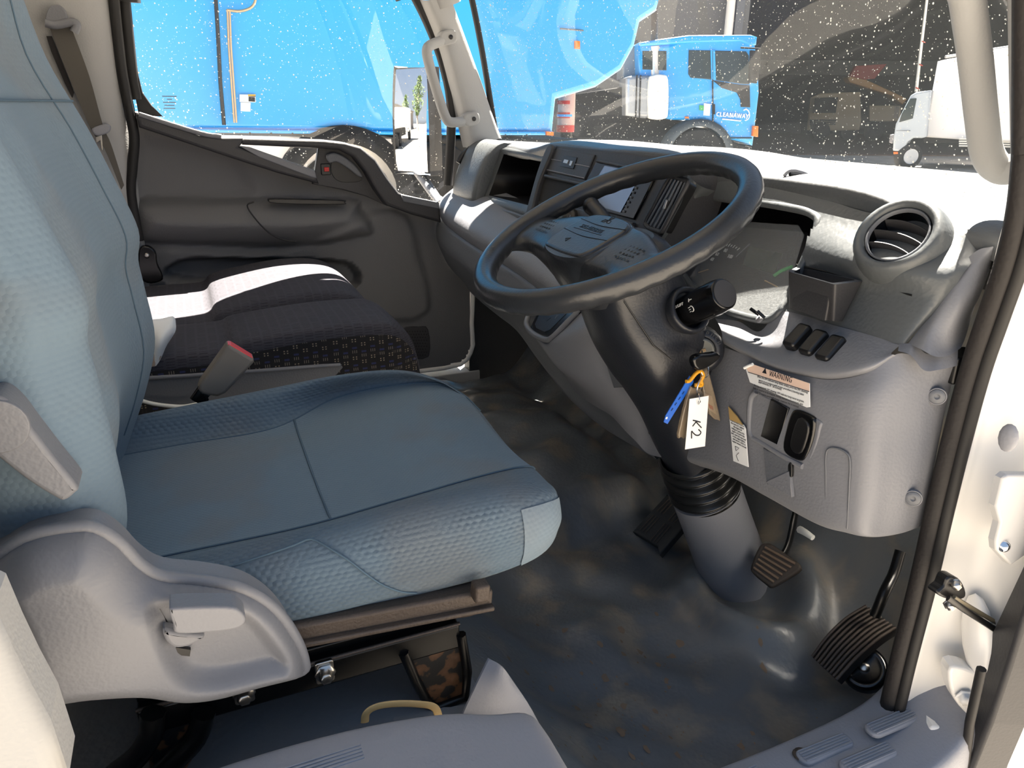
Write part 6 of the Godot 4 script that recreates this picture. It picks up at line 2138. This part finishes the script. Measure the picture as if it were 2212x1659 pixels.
	# ---- wing mirror outside the passenger window
	t = thing("wing_mirror", "tall rectangular wing mirror outside the passenger window", "mirror", Vector3(0.75, 0.6, -1.05))
	var mo := onz(888, 262, -1.12)
	var mn := Vector3(-0.86, 0.012, 0.51).normalized()
	var mr := spl(lp([850, 152, 860, 147, 914, 146, 921, 152, 926, 260, 929, 370, 924, 378, 862, 374, 854, 366, 848, 260], mo, mn), 3, true)
	m = MB.new()
	plate(m, mr, -mn * 0.06, 0.004, 3)
	obj("housing", m, M.black, t)
	# bowed glass
	var u := (lp([924, 260], mo, mn)[0] - lp([853, 260], mo, mn)[0])
	var vv := (lp([888, 150], mo, mn)[0] - lp([888, 372], mo, mn)[0])
	var mc := (lp([853, 150, 922, 372], mo, mn)[0] + lp([853, 150, 922, 372], mo, mn)[1]) / 2.0 + mn * 0.005
	var mg := []
	for j in 25:
		var r := PackedVector3Array()
		for i in 13:
			var qq: Vector3 = u * (i / 12.0 - 0.5) * 0.97 + vv * (j / 24.0 - 0.5)
			r.append(mc + qq - mn * qq.length_squared() / 2.8)
		mg.append(r)
	m = MB.new()
	m.sheet(mg)
	obj("mirror_glass", m, M.mirror, t)
	m = MB.new()
	tube(m, PackedVector3Array([onz(900, 372, -1.14), onz(935, 420, -1.0), onz(952, 440, -0.9)]), 0.012, 8)
	tube(m, PackedVector3Array([onz(912, 372, -1.14), onz(948, 425, -1.0), onz(965, 436, -0.9)]), 0.006, 8)
	obj("bracket", m, M.grey_dark, t)
	# ---- pale clip lying on the dash top
	t = thing("plastic_clip", "small pale curved plastic clip lying on the sunlit dashboard top", "clip", onz(1730, 390, 0.44))
	m = MB.new()
	tube(m, spl(PackedVector3Array([onz(1694, 380, 0.44), onz(1702, 371, 0.44), onz(1716, 369, 0.44), onz(1738, 375, 0.44), onz(1752, 384, 0.44), onz(1768, 395, 0.44)]), 4), 0.0032, 8, false, true, 0.6)
	obj("strip", m, M.grey, t)
	m = MB.new()
	tube(m, spl(PackedVector3Array([onz(1706, 376, 0.442), onz(1726, 379, 0.442), onz(1744, 389, 0.442), onz(1758, 394, 0.442)]), 4), 0.0028, 8)
	obj("dark_edge", m, M.black, t)
	# ---- elastic band and torn mat flap by the seat foot
	m = MB.new()
	tube(m, spl(lz([788, 1560, 792, 1540, 815, 1526, 860, 1520, 915, 1522, 940, 1530, 950, 1556], 0.72), 5), 0.0045, 8, false, true, 0.35, Vector3(0, 0, 1))
	tag(obj("elastic_band", m, mat(Color(0.78, 0.66, 0.45), 0.8)), "cream elastic band lying behind the sill cover", "band")
	m = thick(net([lz([990, 1565, 1028, 1482, 1056, 1425], 0.71), lz([1075, 1575, 1082, 1500, 1086, 1442], 0.72), lz([1195, 1625, 1150, 1535, 1106, 1468], 0.71)], 4, 4), Vector3(0, 0, -0.003))
	tag(obj("mat_flap", m, M.sill), "folded back grey corner of the floor mat beside the rusty seat foot", "mat flap")
	# vinyl on the seat box side, between the rail and the sill
	var vr := []
	for j in 13:
		var r := PackedVector3Array()
		for i in 25:
			var x := -0.42 + 0.68 * i / 24.0
			var z := 0.5 + 0.262 * j / 12.0
			r.append(Vector3(x, floor_y(x, z) + 0.003 - 0.02 * smoothstep(0.7, 0.77, z), z))
		vr.append(r)
	m = thick(vr, Vector3(0, -0.004, 0))
	tag(obj("vinyl_cover", m, M.vinyl), "grained grey vinyl covering the seat box behind the sill", "vinyl cover")

func yard() -> void:
	var ps := deg_to_rad(YAW)
	var F := Vector3(sin(ps), 0, -cos(ps))      # horizontal sight line
	var R := Vector3(cos(ps), 0, sin(ps))
	var m := MB.new()
	# ---- ground
	m.sheet([PackedVector3Array([Vector3(-120, GY, -120), Vector3(120, GY, -120)]), PackedVector3Array([Vector3(-120, GY, 60), Vector3(120, GY, 60)])])
	var gm := mat(Color(0.62, 0.6, 0.57), 0.9)
	gm.albedo_texture = ntex(noise(0.02, FastNoiseLite.TYPE_SIMPLEX_SMOOTH, 5, 51), 512, ramp([0.0, Color(0.8, 0.79, 0.77), 0.5, Color(0.92, 0.91, 0.9), 1.0, Color(1, 1, 1)]))
	gm.uv1_triplanar = true
	gm.uv1_world_triplanar = true
	gm.uv1_scale = Vector3.ONE * 0.12
	tag(obj("ground", m, gm), "pale sunlit concrete of the truck yard", "ground", "", "structure")
	# ---- blue refuse body alongside
	var zb := -4.0
	var t := thing("refuse_truck", "large bright blue refuse truck body parked alongside the passenger window", "truck", Vector3(0, GY, zb - 1.2))
	m = MB.new()
	plate(m, lz([40, -700, 1440, -700, 1428, 0, 1422, 24, 1386, 48, 1374, 100, 1345, 152, 1292, 188, 1204, 214, 1196, 291, 900, 291, 480, 286, 40, 280], zb), Vector3(0, 0, -2.4), 0.05, 3)
	obj("body", m, M.truck, t)
	m = MB.new()
	plate(m, lz([40, 271, 480, 279, 900, 284, 1196, 284, 1196, 292, 900, 292, 480, 287, 40, 281], zb + 0.03), Vector3(0, 0, -0.05), 0.01)
	obj("lower_rail", m, M.truck, t)
	m = MB.new()
	plate(m, lz([60, 292, 480, 292, 650, 296, 845, 300, 858, 420, 860, 470, 60, 470], zb - 0.1), Vector3(0, 0, -0.04))
	obj("white_skirt", m, M.paint, t)
	# arch and wheel
	var wc := onz(748, 425, zb - 0.04)
	var arch := []
	for k in 25:
		var a := lerpf(-0.3, PI + 0.3, k / 24.0)
		var dv := Vector3(cos(a), sin(a), 0)
		arch.append(PackedVector3Array([wc + dv * 0.36 + Vector3(0, 0, 0.06), wc + dv * 0.48 + Vector3(0, 0, 0.08), wc + dv * 0.49 + Vector3(0, 0, -0.4)]))
	m = MB.new()
	m.sheet(arch)
	obj("mudguard", m, M.dark, t)
	m = MB.new()
	lathe(m, [0.0, 0.02, 0.18, 0.03, 0.2, 0.0, 0.33, 0.02, 0.36, -0.04, 0.36, -0.3], wc + Vector3(0, -0.06, 0), Vector3(0, 0, 1), 32)
	obj("tyre", m, M.tyre, t)
	m = MB.new()
	plate(m, lz([866, 300, 1250, 300, 1250, 420, 866, 420], zb - 0.2), Vector3(0, 0, -1.5), 0.02)
	obj("chassis", m, M.dark, t)
	m = MB.new()
	tube(m, lz([932, 300, 965, 305], zb + 0.02), 0.02, 8)
	lathe(m, [0.0, 0.0, 0.28, 0.0, 0.3, -0.1, 0.3, -0.4], onz(955, 400, zb), Vector3(0, 0, 1), 24)
	obj("front_wheel", m, M.tyre, t)
	for k in 14:
		m = MB.new()
		lathe(m, [0.007, 0.0, 0.0, 0.005], onz(540 + k * 46.0, 288 + minf(k, 8) * 0.5, zb + 0.035), Vector3(0, 0, 1), 8)
		obj("rivet", m, M.dark, t)
	m = MB.new()
	tube(m, lz([462, -60, 470, 60, 476, 180, 484, 270], zb + 0.05), 0.012, 8)
	obj("black_cable", m, M.black, t)
	m = MB.new()
	for k in 2: tube(m, lz([491 + k * 5, 20, 494 + k * 5, 100, 506 + k * 5, 265], zb + 0.04), 0.006, 8)
	tube(m, spl(lz([491, 22, 520, 24, 545, 14, 553, -10, 550, -60], zb + 0.04), 4), 0.008, 8)
	obj("hydraulic_pipe", m, mat(Color(0.72, 0.62, 0.5), 0.4, 0.5), t)
	m = MB.new()
	plate(m, lz([518, 204, 552, 205, 552, 221, 518, 220], zb + 0.02), Vector3(0, 0, -0.03))
	var sk := obj("sticker", m, M.paper, t)
	m = MB.new()
	plate(m, lz([536, 205, 552, 206, 552, 209, 536, 208], zb + 0.024), Vector3(0, 0, -0.01))
	plate(m, lz([537, 209, 551, 210, 551, 220, 537, 219], zb + 0.024), Vector3(0, 0, -0.01))
	obj("sticker_print", m, M.dark, sk)
	m = MB.new()
	plate(m, lz([536, 204, 552, 204, 552, 207, 536, 207], zb + 0.026), Vector3(0, 0, -0.01))
	obj("sticker_band", m, M.yellow, sk)
	m = MB.new()
	plate(m, lz([520, 221, 541, 222, 541, 241, 520, 240], zb + 0.02), Vector3(0, 0, -0.03))
	obj("sticker", m, M.paper, t)
	m = MB.new()
	plate(m, lz([1243, 88, 1253, 89, 1253, 106, 1243, 105], zb + 0.02), Vector3(0, 0, -0.03))
	obj("reflector", m, M.orange, t)
	m = MB.new()
	plate(m, lz([1181, 284, 1196, 285, 1196, 293, 1181, 292], zb + 0.05), Vector3(0, 0, -0.04))
	obj("reflector", m, M.orange, t)
	m = MB.new()
	tube(m, lz([1210, 62, 1260, 66], zb + 0.02), 0.006, 6)
	obj("seam_rail", m, M.grey_dark, t)
	# ---- wrapped red cylinder standing behind the body
	var co := onp(1222, 285, EYE + F * 7.2, F)
	t = thing("gas_cylinder", "red and white wrapped cylinder standing behind the blue truck body", "cylinder", Vector3(co.x, GY, co.z))
	var ct := onp(1225, 178, EYE + F * 7.2, F)
	m = MB.new()
	lathe(m, [0.075, 0.0, 0.08, 0.08, 0.078, ct.y - co.y - 0.08, 0.04, ct.y - co.y, 0.0, ct.y - co.y], co, Vector3.UP, 20)
	obj("wrapped_shell", m, mat(Color(0.72, 0.6, 0.57), 0.5), t)
	for q in [[1221, 285, 0.083, 0.06], [1222, 255, 0.081, 0.05], [1222, 225, 0.081, 0.03]]:
		m = MB.new()
		lathe(m, [q[2], 0.0, q[2], q[3]], onp(q[0], q[1], EYE + F * 7.2, F), Vector3.UP, 20)
		obj("red_band", m, mat(Color(0.65, 0.12, 0.1), 0.5), t)
	m = MB.new()
	lathe(m, [0.082, 0.0, 0.082, 0.02], onp(1222, 252, EYE + F * 7.2, F), Vector3.UP, 20)
	obj("blue_band", m, M.truck, t)
	m = MB.new()
	lathe(m, [0.05, GY - co.y, 0.05, 0.0, 0.0, 0.0], co, Vector3.UP, 12)
	obj("stand", m, M.dark, t)
	# ---- the blue truck with the lettered door
	cab_truck(F, R)
	box_truck(F, R)
	crane_truck(F, R)
	shed(F, R)
	behind()

func vp(a: Array, d: float, F: Vector3) -> PackedVector3Array:
	return lp(a, EYE + F * d, F)

func cab_truck(F: Vector3, R: Vector3) -> void:
	var d := 13.6
	var foot := onp(1530, 330, EYE + F * (d + 1.1), F)
	foot.y = GY
	var t := thing("blue_truck", "blue cab truck with white lettering on its door, seen through the windscreen", "truck", foot)
	var m := MB.new()
	plate(m, vp([1380, 98, 1440, 96, 1488, 80, 1620, 79, 1634, 84, 1632, 97, 1634, 110, 1640, 174, 1641, 200, 1634, 260, 1627, 315, 1618, 310, 1568, 298, 1560, 284, 1548, 272, 1518, 260, 1451, 259, 1440, 256, 1440, 180, 1382, 180], d, F), F * 2.2, 0.06, 3)
	obj("cab", m, M.truck, t)
	m = MB.new()
	plate(m, vp([1380, 92, 1420, 85, 1488, 76, 1622, 75, 1636, 80, 1634, 97, 1618, 97, 1600, 90, 1488, 93, 1384, 100], d - 0.06, F), F * 2.3, 0.05, 3)
	obj("roof_cap", m, M.truck, t)
	m = MB.new()
	plate(m, vp([1488, 108, 1612, 111, 1618, 120, 1619, 182, 1600, 181, 1540, 172, 1492, 168, 1487, 160], d - 0.02, F), F * 0.05, 0.01)
	var w := obj("side_window", m, mat(Color(0.2, 0.24, 0.25), 0.1), t)
	m = MB.new()
	plate(m, vp([1535, 108, 1545, 108, 1547, 173, 1537, 172], d - 0.04, F), F * 0.04, 0.01)
	obj("window_pillar", m, M.truck, w)
	m = MB.new()
	plate(m, vp([1388, 110, 1440, 110, 1440, 152, 1388, 150], d - 0.02, F), F * 0.05, 0.01)
	obj("rear_window", m, mat(Color(0.16, 0.2, 0.2), 0.15), t)
	m = MB.new()
	plate(m, vp([1541, 174, 1600, 183, 1620, 184, 1621, 232, 1601, 231, 1600, 215, 1592, 200, 1560, 190], d - 0.03, F), F * 0.05, 0.01)
	obj("black_panel", m, mat(Color(0.12, 0.13, 0.14), 0.4), t)
	m = MB.new()
	for a in [[1539, 110, 1540, 262], [1540, 262, 1572, 298], [1572, 298, 1624, 298]]: tube(m, vp(a, d - 0.03, F), 0.012, 6)
	obj("door_joint", m, M.dark, t)
	m = MB.new()
	plate(m, vp([1540, 225, 1545, 225, 1545, 247, 1540, 247], d - 0.05, F), F * 0.05, 0.01)
	obj("door_handle", m, M.dark, t)
	m = MB.new()
	plate(m, vp([1521, 223, 1535, 225, 1533, 250, 1520, 249], d - 0.03, F), F * 0.03)
	obj("door_sticker", m, M.paper, t)
	m = MB.new()
	plate(m, vp([1511, 227, 1520, 228, 1520, 239, 1511, 238], d - 0.03, F), F * 0.03)
	obj("green_sticker", m, mat(Color(0.2, 0.6, 0.35), 0.5), t)
	m = MB.new()
	plate(m, vp([1628, 272, 1639, 273, 1638, 296, 1626, 294], d - 0.1, F), F * 0.2, 0.02)
	obj("indicator", m, M.orange, t)
	m = MB.new()
	plate(m, vp([1480, 252, 1488, 252, 1488, 256, 1480, 256], d - 0.03, F), F * 0.03)
	obj("side_marker", m, M.orange, t)
	var b := Basis(R, Vector3.UP, -F)
	text("lettering", "CLEANAWAY", 0.068, 0.01, onp(1582, 249, EYE + F * (d - 0.03), F), b.rotated(F, 0.06), M.white, t, "Droid Sans", 700, true)
	m = MB.new()
	tube(m, vp([1560, 257, 1600, 261], d - 0.03, F), 0.012, 6)
	obj("strap_line", m, M.white, t)
	m = MB.new()
	var sw := PackedVector3Array()
	for k in 12:
		var a := lerpf(-1.9, 2.2, k / 11.0)
		sw.append(onp(1611 + cos(a) * 8.0, 248 - sin(a) * 12.0, EYE + F * (d - 0.03), F))
	tube(m, sw, [0.006, 0.012], 6)
	obj("swoosh", m, M.white, t)
	m = MB.new()
	tube(m, vp([1600, 103, 1642, 105, 1640, 150], d - 0.2, F), 0.015, 8)
	plate(m, vp([1624, 108, 1642, 110, 1640, 168, 1636, 180, 1620, 178], d - 0.35, F), F * 0.12, 0.03)
	obj("door_mirror", m, M.dark, t)
	# wheel and arch
	var wc := onp(1506, 338, EYE + F * (d - 0.02), F)
	var arch := []
	for k in 17:
		var a := PI * k / 16.0
		var dv := R * cos(a) + Vector3.UP * sin(a)
		arch.append(PackedVector3Array([wc + dv * 0.5 - F * 0.05, wc + dv * 0.62 - F * 0.06, wc + dv * 0.62 + F * 0.4]))
	m = MB.new()
	m.sheet(arch)
	obj("mudguard", m, mat(Color(0.3, 0.33, 0.35), 0.7), t)
	m = MB.new()
	lathe(m, [0.0, 0.05, 0.26, 0.06, 0.28, 0.0, 0.45, 0.02, 0.5, -0.05, 0.5, -0.35], wc + Vector3(0, -0.02, 0), -F, 28)
	obj("wheel", m, M.tyre, t)
	m = MB.new()
	plate(m, vp([1230, 205, 1395, 180, 1440, 250, 1600, 312, 1625, 318, 1620, 350, 1240, 350], d + 0.4, F), F * 1.2, 0.03)
	obj("chassis", m, M.dark, t)
	m = MB.new()
	plate(m, vp([1352, 168, 1366, 163, 1404, 163, 1410, 175, 1408, 250, 1395, 256, 1352, 250], d - 0.1, F), F * 0.8, 0.06, 4)
	obj("air_tank", m, mat(Color(0.6, 0.62, 0.64), 0.35, 0.4), t)
	m = MB.new()
	for x in [1376, 1384]: tube(m, vp([x, 162, x - 3, 256], d - 0.12, F), 0.012, 6)
	obj("tank_strap", m, M.dark, t)
	m = MB.new()
	plate(m, spl(vp([1403, 175, 1412, 162, 1432, 161, 1444, 172, 1444, 240, 1438, 256, 1412, 258, 1402, 246], d - 0.25, F), 3, true), F * 0.25, 0.06, 4)
	obj("white_canister", m, M.white, t)
	m = MB.new()
	tube(m, vp([1415, -60, 1413, 98], d + 0.1, F), 0.055, 12)
	obj("exhaust_stack", m, mat(Color(0.2, 0.16, 0.14), 0.7), t)
	m = MB.new()
	tube(m, vp([1414, 100, 1414, 162], d + 0.05, F), 0.085, 14)
	obj("heat_shield", m, mat(Color(0.78, 0.78, 0.78), 0.35, 0.6), t)
	m = MB.new()
	plate(m, vp([1358, 100, 1380, 100, 1380, 165, 1345, 170, 1345, 130], d + 0.5, F), F * 0.8, 0.03)
	obj("air_intake", m, mat(Color(0.5, 0.53, 0.55), 0.6), t)

func box_truck(F: Vector3, R: Vector3) -> void:
	var d := 23.5
	var foot := onp(2040, 358, EYE + F * (d + 1.1), F)
	foot.y = GY
	var t := thing("box_truck", "white box truck with a pale cab standing at the far right of the yard", "truck", foot)
	var D := (foot - EYE)
	D.y = 0.0
	D = D.normalized()
	var pale := mat(Color(0.62, 0.66, 0.7), 0.35)
	var m := MB.new()
	plate(m, vp([1967, 206, 1979, 199, 2012, 195, 2002, 295, 1992, 298, 1974, 298, 1962, 306, 1953, 322, 1948, 327, 1928, 326, 1929, 300, 1934, 268, 1943, 252], d, F), D * 2.0, 0.06, 3)
	obj("cab", m, pale, t)
	m = MB.new()
	plate(m, vp([1968, 213, 1999, 211, 1997, 226, 1991, 243, 1979, 254, 1944, 264, 1950, 245], d - 0.03, F), F * 0.05, 0.01)
	obj("side_window", m, mat(Color(0.16, 0.2, 0.2), 0.1), t)
	m = MB.new()
	plate(m, vp([1974, 273, 1985, 273, 1985, 281, 1974, 281], d - 0.03, F), F * 0.04, 0.01)
	obj("door_handle", m, M.dark, t)
	m = MB.new()
	tube(m, vp([2004, 212, 1995, 294], d - 0.02, F), 0.012, 6)
	tube(m, vp([1936, 282, 1996, 283], d - 0.02, F), 0.01, 6)
	obj("door_joint", m, M.grey_dark, t)
	m = MB.new()
	plate(m, vp([2024, 128, 2042, 125, 2202, 100, 2400, 70, 2390, 310, 2070, 302, 1994, 298], d - 0.1, F), D * 2.3, 0.05, 2)
	obj("cargo_box", m, mat(Color(0.93, 0.93, 0.93), 0.4), t)
	m = MB.new()
	tube(m, vp([2042, 123, 2202, 98, 2400, 68], d - 0.1, F), 0.04, 8)
	obj("roof_rail", m, mat(Color(0.8, 0.8, 0.8), 0.3, 0.6), t)
	m = MB.new()
	plate(m, vp([1992, 298, 2390, 305, 2390, 318, 1992, 312], d + 0.1, F), D * 1.8, 0.03)
	obj("chassis", m, M.dark, t)
	for k in 4:
		m = MB.new()
		tube(m, vp([2072, 300 + k * 5, 2390, 306 + k * 5], d - 0.14, F), 0.025, 6)
		obj("side_guard", m, M.white, t)
	m = MB.new()
	plate(m, vp([2184, 284, 2200, 283, 2200, 294, 2184, 294], d - 0.14, F), F * 0.03)
	obj("side_mark", m, M.ink, t)
	for x in [1967, 2300]:
		m = MB.new()
		lathe(m, [0.0, 0.02, 0.08, 0.04, 0.2, 0.02, 0.22, 0.03], onp(x, 338, EYE + F * (d - 0.02), F), -F, 24)
		obj("wheel_hub", m, mat(Color(0.72, 0.74, 0.76), 0.4, 0.3), t)
		m = MB.new()
		lathe(m, [0.22, 0.0, 0.34, 0.02, 0.37, -0.04, 0.37, -0.3], onp(x, 338, EYE + F * (d - 0.02), F), -F, 24)
		obj("tyre", m, M.tyre, t)
	m = MB.new()
	plate(m, vp([1932, 328, 1940, 328, 1940, 333, 1932, 333], d - 0.05, F), F * 0.05, 0.01)
	obj("indicator", m, M.orange, t)
	m = MB.new()
	plate(m, vp([1929, 310, 1932, 290, 1926, 292, 1924, 308], d - 0.3, F), F * 0.1, 0.01)
	obj("front_lamp", m, M.grey, t)
	m = MB.new()
	plate(m, vp([1936, 230, 1943, 230, 1941, 256, 1933, 256], d - 0.3, F), F * 0.1, 0.02)
	obj("door_mirror", m, M.dark, t)
	# tall whip pole banded in red
	var p0 := onp(1981, 196, EYE + F * 27.5, F)
	t = thing("marker_pole", "tall thin white pole with red bands behind the box truck cab", "pole", Vector3(p0.x, p0.y, p0.z))
	m = MB.new()
	tube(m, vp([1979, 198, 1990, 100, 2006, -30], 27.5, F), [0.055, 0.04], 8)
	obj("pole", m, mat(Color(0.75, 0.75, 0.73), 0.5), t)
	for q in [[1989, 140], [1995, 90], [1981, 190]]:
		m = MB.new()
		tube(m, vp([q[0] - 3, q[1] - 1, q[0] + 4, q[1] + 2], 27.4, F), 0.02, 6)
		obj("red_band", m, mat(Color(0.6, 0.2, 0.15), 0.6), t)

func crane_truck(F: Vector3, R: Vector3) -> void:
	var d := 40.0
	var foot := onp(1830, 296, EYE + F * (d + 1.1), F)
	foot.y = GY
	var t := thing("crane_truck", "cream crane truck with an orange boom parked in the shade of the shed", "truck", foot)
	var D := (foot - EYE)
	D.y = 0.0
	D = D.normalized()
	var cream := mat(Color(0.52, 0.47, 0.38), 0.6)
	var m := MB.new()
	plate(m, vp([1750, 210, 1772, 201, 1858, 199, 1860, 260, 1856, 280, 1812, 282, 1742, 282, 1745, 245], d, F), D * 2.0, 0.08, 3)
	obj("cab", m, cream, t)
	m = MB.new()
	plate(m, vp([1762, 212, 1826, 209, 1818, 244, 1756, 244], d - 0.05, F), F * 0.05, 0.02)
	obj("windscreen", m, M.dark, t)
	m = MB.new()
	plate(m, vp([1832, 206, 1852, 206, 1852, 232, 1822, 240], d - 0.05, F), F * 0.05, 0.02)
	obj("side_window", m, M.dark, t)
	m = MB.new()
	for k in 3: tube(m, vp([1750, 260 + k * 4, 1808, 260 + k * 4], d - 0.05, F), 0.04, 6)
	obj("grille", m, M.dark, t)
	m = MB.new()
	plate(m, vp([1878, 228, 1945, 228, 1945, 262, 1878, 262], d + 0.1, F), D * 2.0, 0.05)
	obj("tray", m, cream, t)
	m = MB.new()
	plate(m, vp([1832, 168, 1850, 162, 1945, 206, 1960, 214, 1950, 226, 1925, 206, 1836, 178], d + 0.5, F), F * 0.6, 0.05)
	obj("boom", m, mat(Color(0.55, 0.42, 0.26), 0.6), t)
	m = MB.new()
	plate(m, vp([1836, 165, 1850, 142, 1916, 138, 1890, 170, 1870, 172], d + 0.4, F), F * 0.3, 0.03)
	obj("boom_tip", m, mat(Color(0.45, 0.15, 0.12), 0.6), t)
	for x in [1775, 1836, 1890]:
		m = MB.new()
		lathe(m, [0.0, 0.05, 0.25, 0.03, 0.42, 0.02, 0.45, -0.05, 0.45, -0.3], onp(x, 284, EYE + F * (d - 0.02), F), -F, 20)
		obj("wheel", m, M.tyre, t)
	m = MB.new()
	plate(m, vp([1752, 290, 1780, 290, 1782, 282, 1900, 272, 1900, 262, 1752, 262], d + 0.3, F), F * 1.5, 0.02)
	obj("chassis", m, M.dark, t)

func shed(F: Vector3, R: Vector3) -> void:
	var b := Basis(R, Vector3.UP, -F)
	var wallm := mat(Color(0.4, 0.4, 0.4), 0.7)
	var s := thing("shed", "long grey corrugated shed with a wide dark open bay behind the trucks", "shed", EYE + F * 34.0 + Vector3(0, GY - EYE.y, 0), "", "structure")
	# corrugated front left of the bay
	var m := MB.new()
	var rows := []
	for k in 121:
		var x := -26.0 + 0.29 * k
		var p := EYE + F * (31.0 - 0.06 * (k % 2)) + R * x
		rows.append(PackedVector3Array([Vector3(p.x, GY, p.z), Vector3(p.x, 9.0, p.z)]))
	m.sheet(rows)
	obj("front_cladding", m, wallm, s)
	m = MB.new()
	cube(m, EYE + F * 56.0 + R * 24.0 + Vector3(0, 3.2, 0), Vector3(90, 10, 0.4), b)
	obj("back_wall", m, mat(Color(0.16, 0.16, 0.16), 0.8), s)
	m = MB.new()
	cube(m, EYE + F * 44.0 + R * 12.0 + Vector3(0, 8.6, 0), Vector3(110, 0.4, 27), b)
	obj("roof", m, mat(Color(0.25, 0.25, 0.25), 0.8), s)
	m = MB.new()
	cube(m, EYE + F * 43.0 + R * 62.0 + Vector3(0, 3.2, 0), Vector3(0.4, 10, 27), b)
	obj("end_wall", m, M.dark, s)
	m = MB.new()
	cube(m, EYE + F * 31.1 + R * 36.0 + Vector3(0, 7.6, 0), Vector3(52, 2.4, 0.3), b)
	obj("header", m, M.dark, s)
	for k in 7:
		m = MB.new()
		cube(m, EYE + F * 43.0 + R * (11.0 + k * 5.0) + Vector3(0, 7.6, 0), Vector3(0.25, 0.5, 24), b)
		obj("rafter", m, M.dusty, s)
	m = MB.new()
	cube(m, EYE + F * 55.0 + R * 26.0 + Vector3(0, 2.6, 0), Vector3(50, 0.9, 0.3), b)
	obj("wall_band", m, mat(Color(0.3, 0.31, 0.31), 0.8), s)
	m = MB.new()
	cube(m, EYE + F * 44.0 + R * 30.0 + Vector3(0, GY - EYE.y + 0.02, 0), Vector3(60, 0.04, 27), b)
	obj("bay_floor", m, mat(Color(0.34, 0.27, 0.21), 0.9), s)
	m = MB.new()
	var p0 := onp(1571, 90, EYE + F * 30.5, F)
	tube(m, PackedVector3Array([Vector3(p0.x, GY, p0.z), Vector3(p0.x, 8.5, p0.z)]), 0.16, 10)
	tag(obj("downpipe", m, M.white), "white downpipe on the corrugated shed wall", "pipe")
	m = MB.new()
	p0 = onp(1590, 90, EYE + F * 30.7, F)
	cube(m, Vector3(p0.x, 4.0, p0.z), Vector3(0.3, 9.7, 0.3), b)
	tag(obj("bay_post", m, M.grey_dark), "grey steel post at the edge of the open shed bay", "post")

func behind() -> void:
	# what the wing mirror shows: the yard to the rear
	var m := MB.new()
	cube(m, Vector3(-30, 1.0, -12.0), Vector3(44, 3.8, 0.4))
	cube(m, Vector3(-30, 3.0, -13.5), Vector3(44.5, 0.2, 4.0))
	tag(obj("rear_shed", m, mat(Color(0.42, 0.4, 0.38), 0.8)), "low grey shed to the rear, seen in the wing mirror", "shed", "", "structure")
	for k in 3:
		m = MB.new()
		cube(m, Vector3(-13.0 - k * 3.4, 0.4, -11.75), Vector3(2.6, 2.5, 0.1))
		tag(obj("roller_door", m, M.blue), "blue roller door of the shed behind, reflected in the wing mirror", "door", "blue roller doors of the rear shed")
	var t := thing("flatbed_truck", "flatbed truck parked to the rear, seen in the wing mirror", "truck", Vector3(-14, GY, -6.6))
	m = MB.new()
	cube(m, Vector3(-14, 0.45, -6.6), Vector3(6, 0.2, 2.2))
	obj("flatbed", m, M.white, t)
	m = MB.new()
	cube(m, Vector3(-14, 0.0, -6.6), Vector3(5.6, 0.6, 1.6))
	obj("chassis", m, M.dark, t)
	m = MB.new()
	cube(m, Vector3(-18.2, 0.9, -6.6), Vector3(2.0, 2.0, 2.1), Basis(), 0.1)
	obj("cab", m, M.white, t)
	for x in [-11.9, -13.1, -18.2]:
		m = MB.new()
		lathe(m, [0.0, 0.0, 0.4, 0.0, 0.45, -0.05, 0.45, -0.3], Vector3(x, -0.4, -5.5), Vector3(0, 0, 1), 20)
		obj("wheel", m, M.tyre, t)
	# trees
	for k in 2:
		var c0: Vector3 = [Vector3(-34, GY, -7.0), Vector3(-46, GY, -13.5)][k]
		var sc: float = [1.0, 0.8][k]
		t = thing("gum_tree", ["tall loose green tree to the rear, seen in the wing mirror", "smaller round tree left of the tall one in the wing mirror"][k], "tree", c0)
		m = MB.new()
		tube(m, spl(PackedVector3Array([c0, c0 + Vector3(-0.1, 3, -0.1), c0 + Vector3(0.1, 6.5 * sc, 0.1)]), 5), [0.25, 0.1], 8)
		obj("trunk", m, M.wood, t)
		m = MB.new()
		for i in 1100:
			var a := rng.randf() * TAU
			var h := rng.randf()
			var r := 1.9 * sc * sin(PI * (0.1 + 0.85 * h)) * sqrt(rng.randf()) * (0.7 + 0.3 * sin(h * 17.0 + a * 2.0))
			var c := c0 + Vector3(cos(a) * r, (2.6 + h * 6.2) * sc, sin(a) * r)
			var u := Vector3(rng.randf_range(-1, 1), rng.randf_range(-1, 1), rng.randf_range(-1, 1)).normalized() * 0.22
			var w := u.cross(Vector3(rng.randf_range(-1, 1), rng.randf_range(-1, 1), rng.randf_range(-1, 1))).normalized() * 0.1
			var i0 := m.add(c - u); var i1 := m.add(c + w); var i2 := m.add(c + u); var i3 := m.add(c - w)
			m.quad(i0, i1, i2, i3)
		var cr := obj("crown", m, mat(Color(0.36, 0.44, 0.25), 0.8), t)
		cr.set_meta("kind", "stuff")
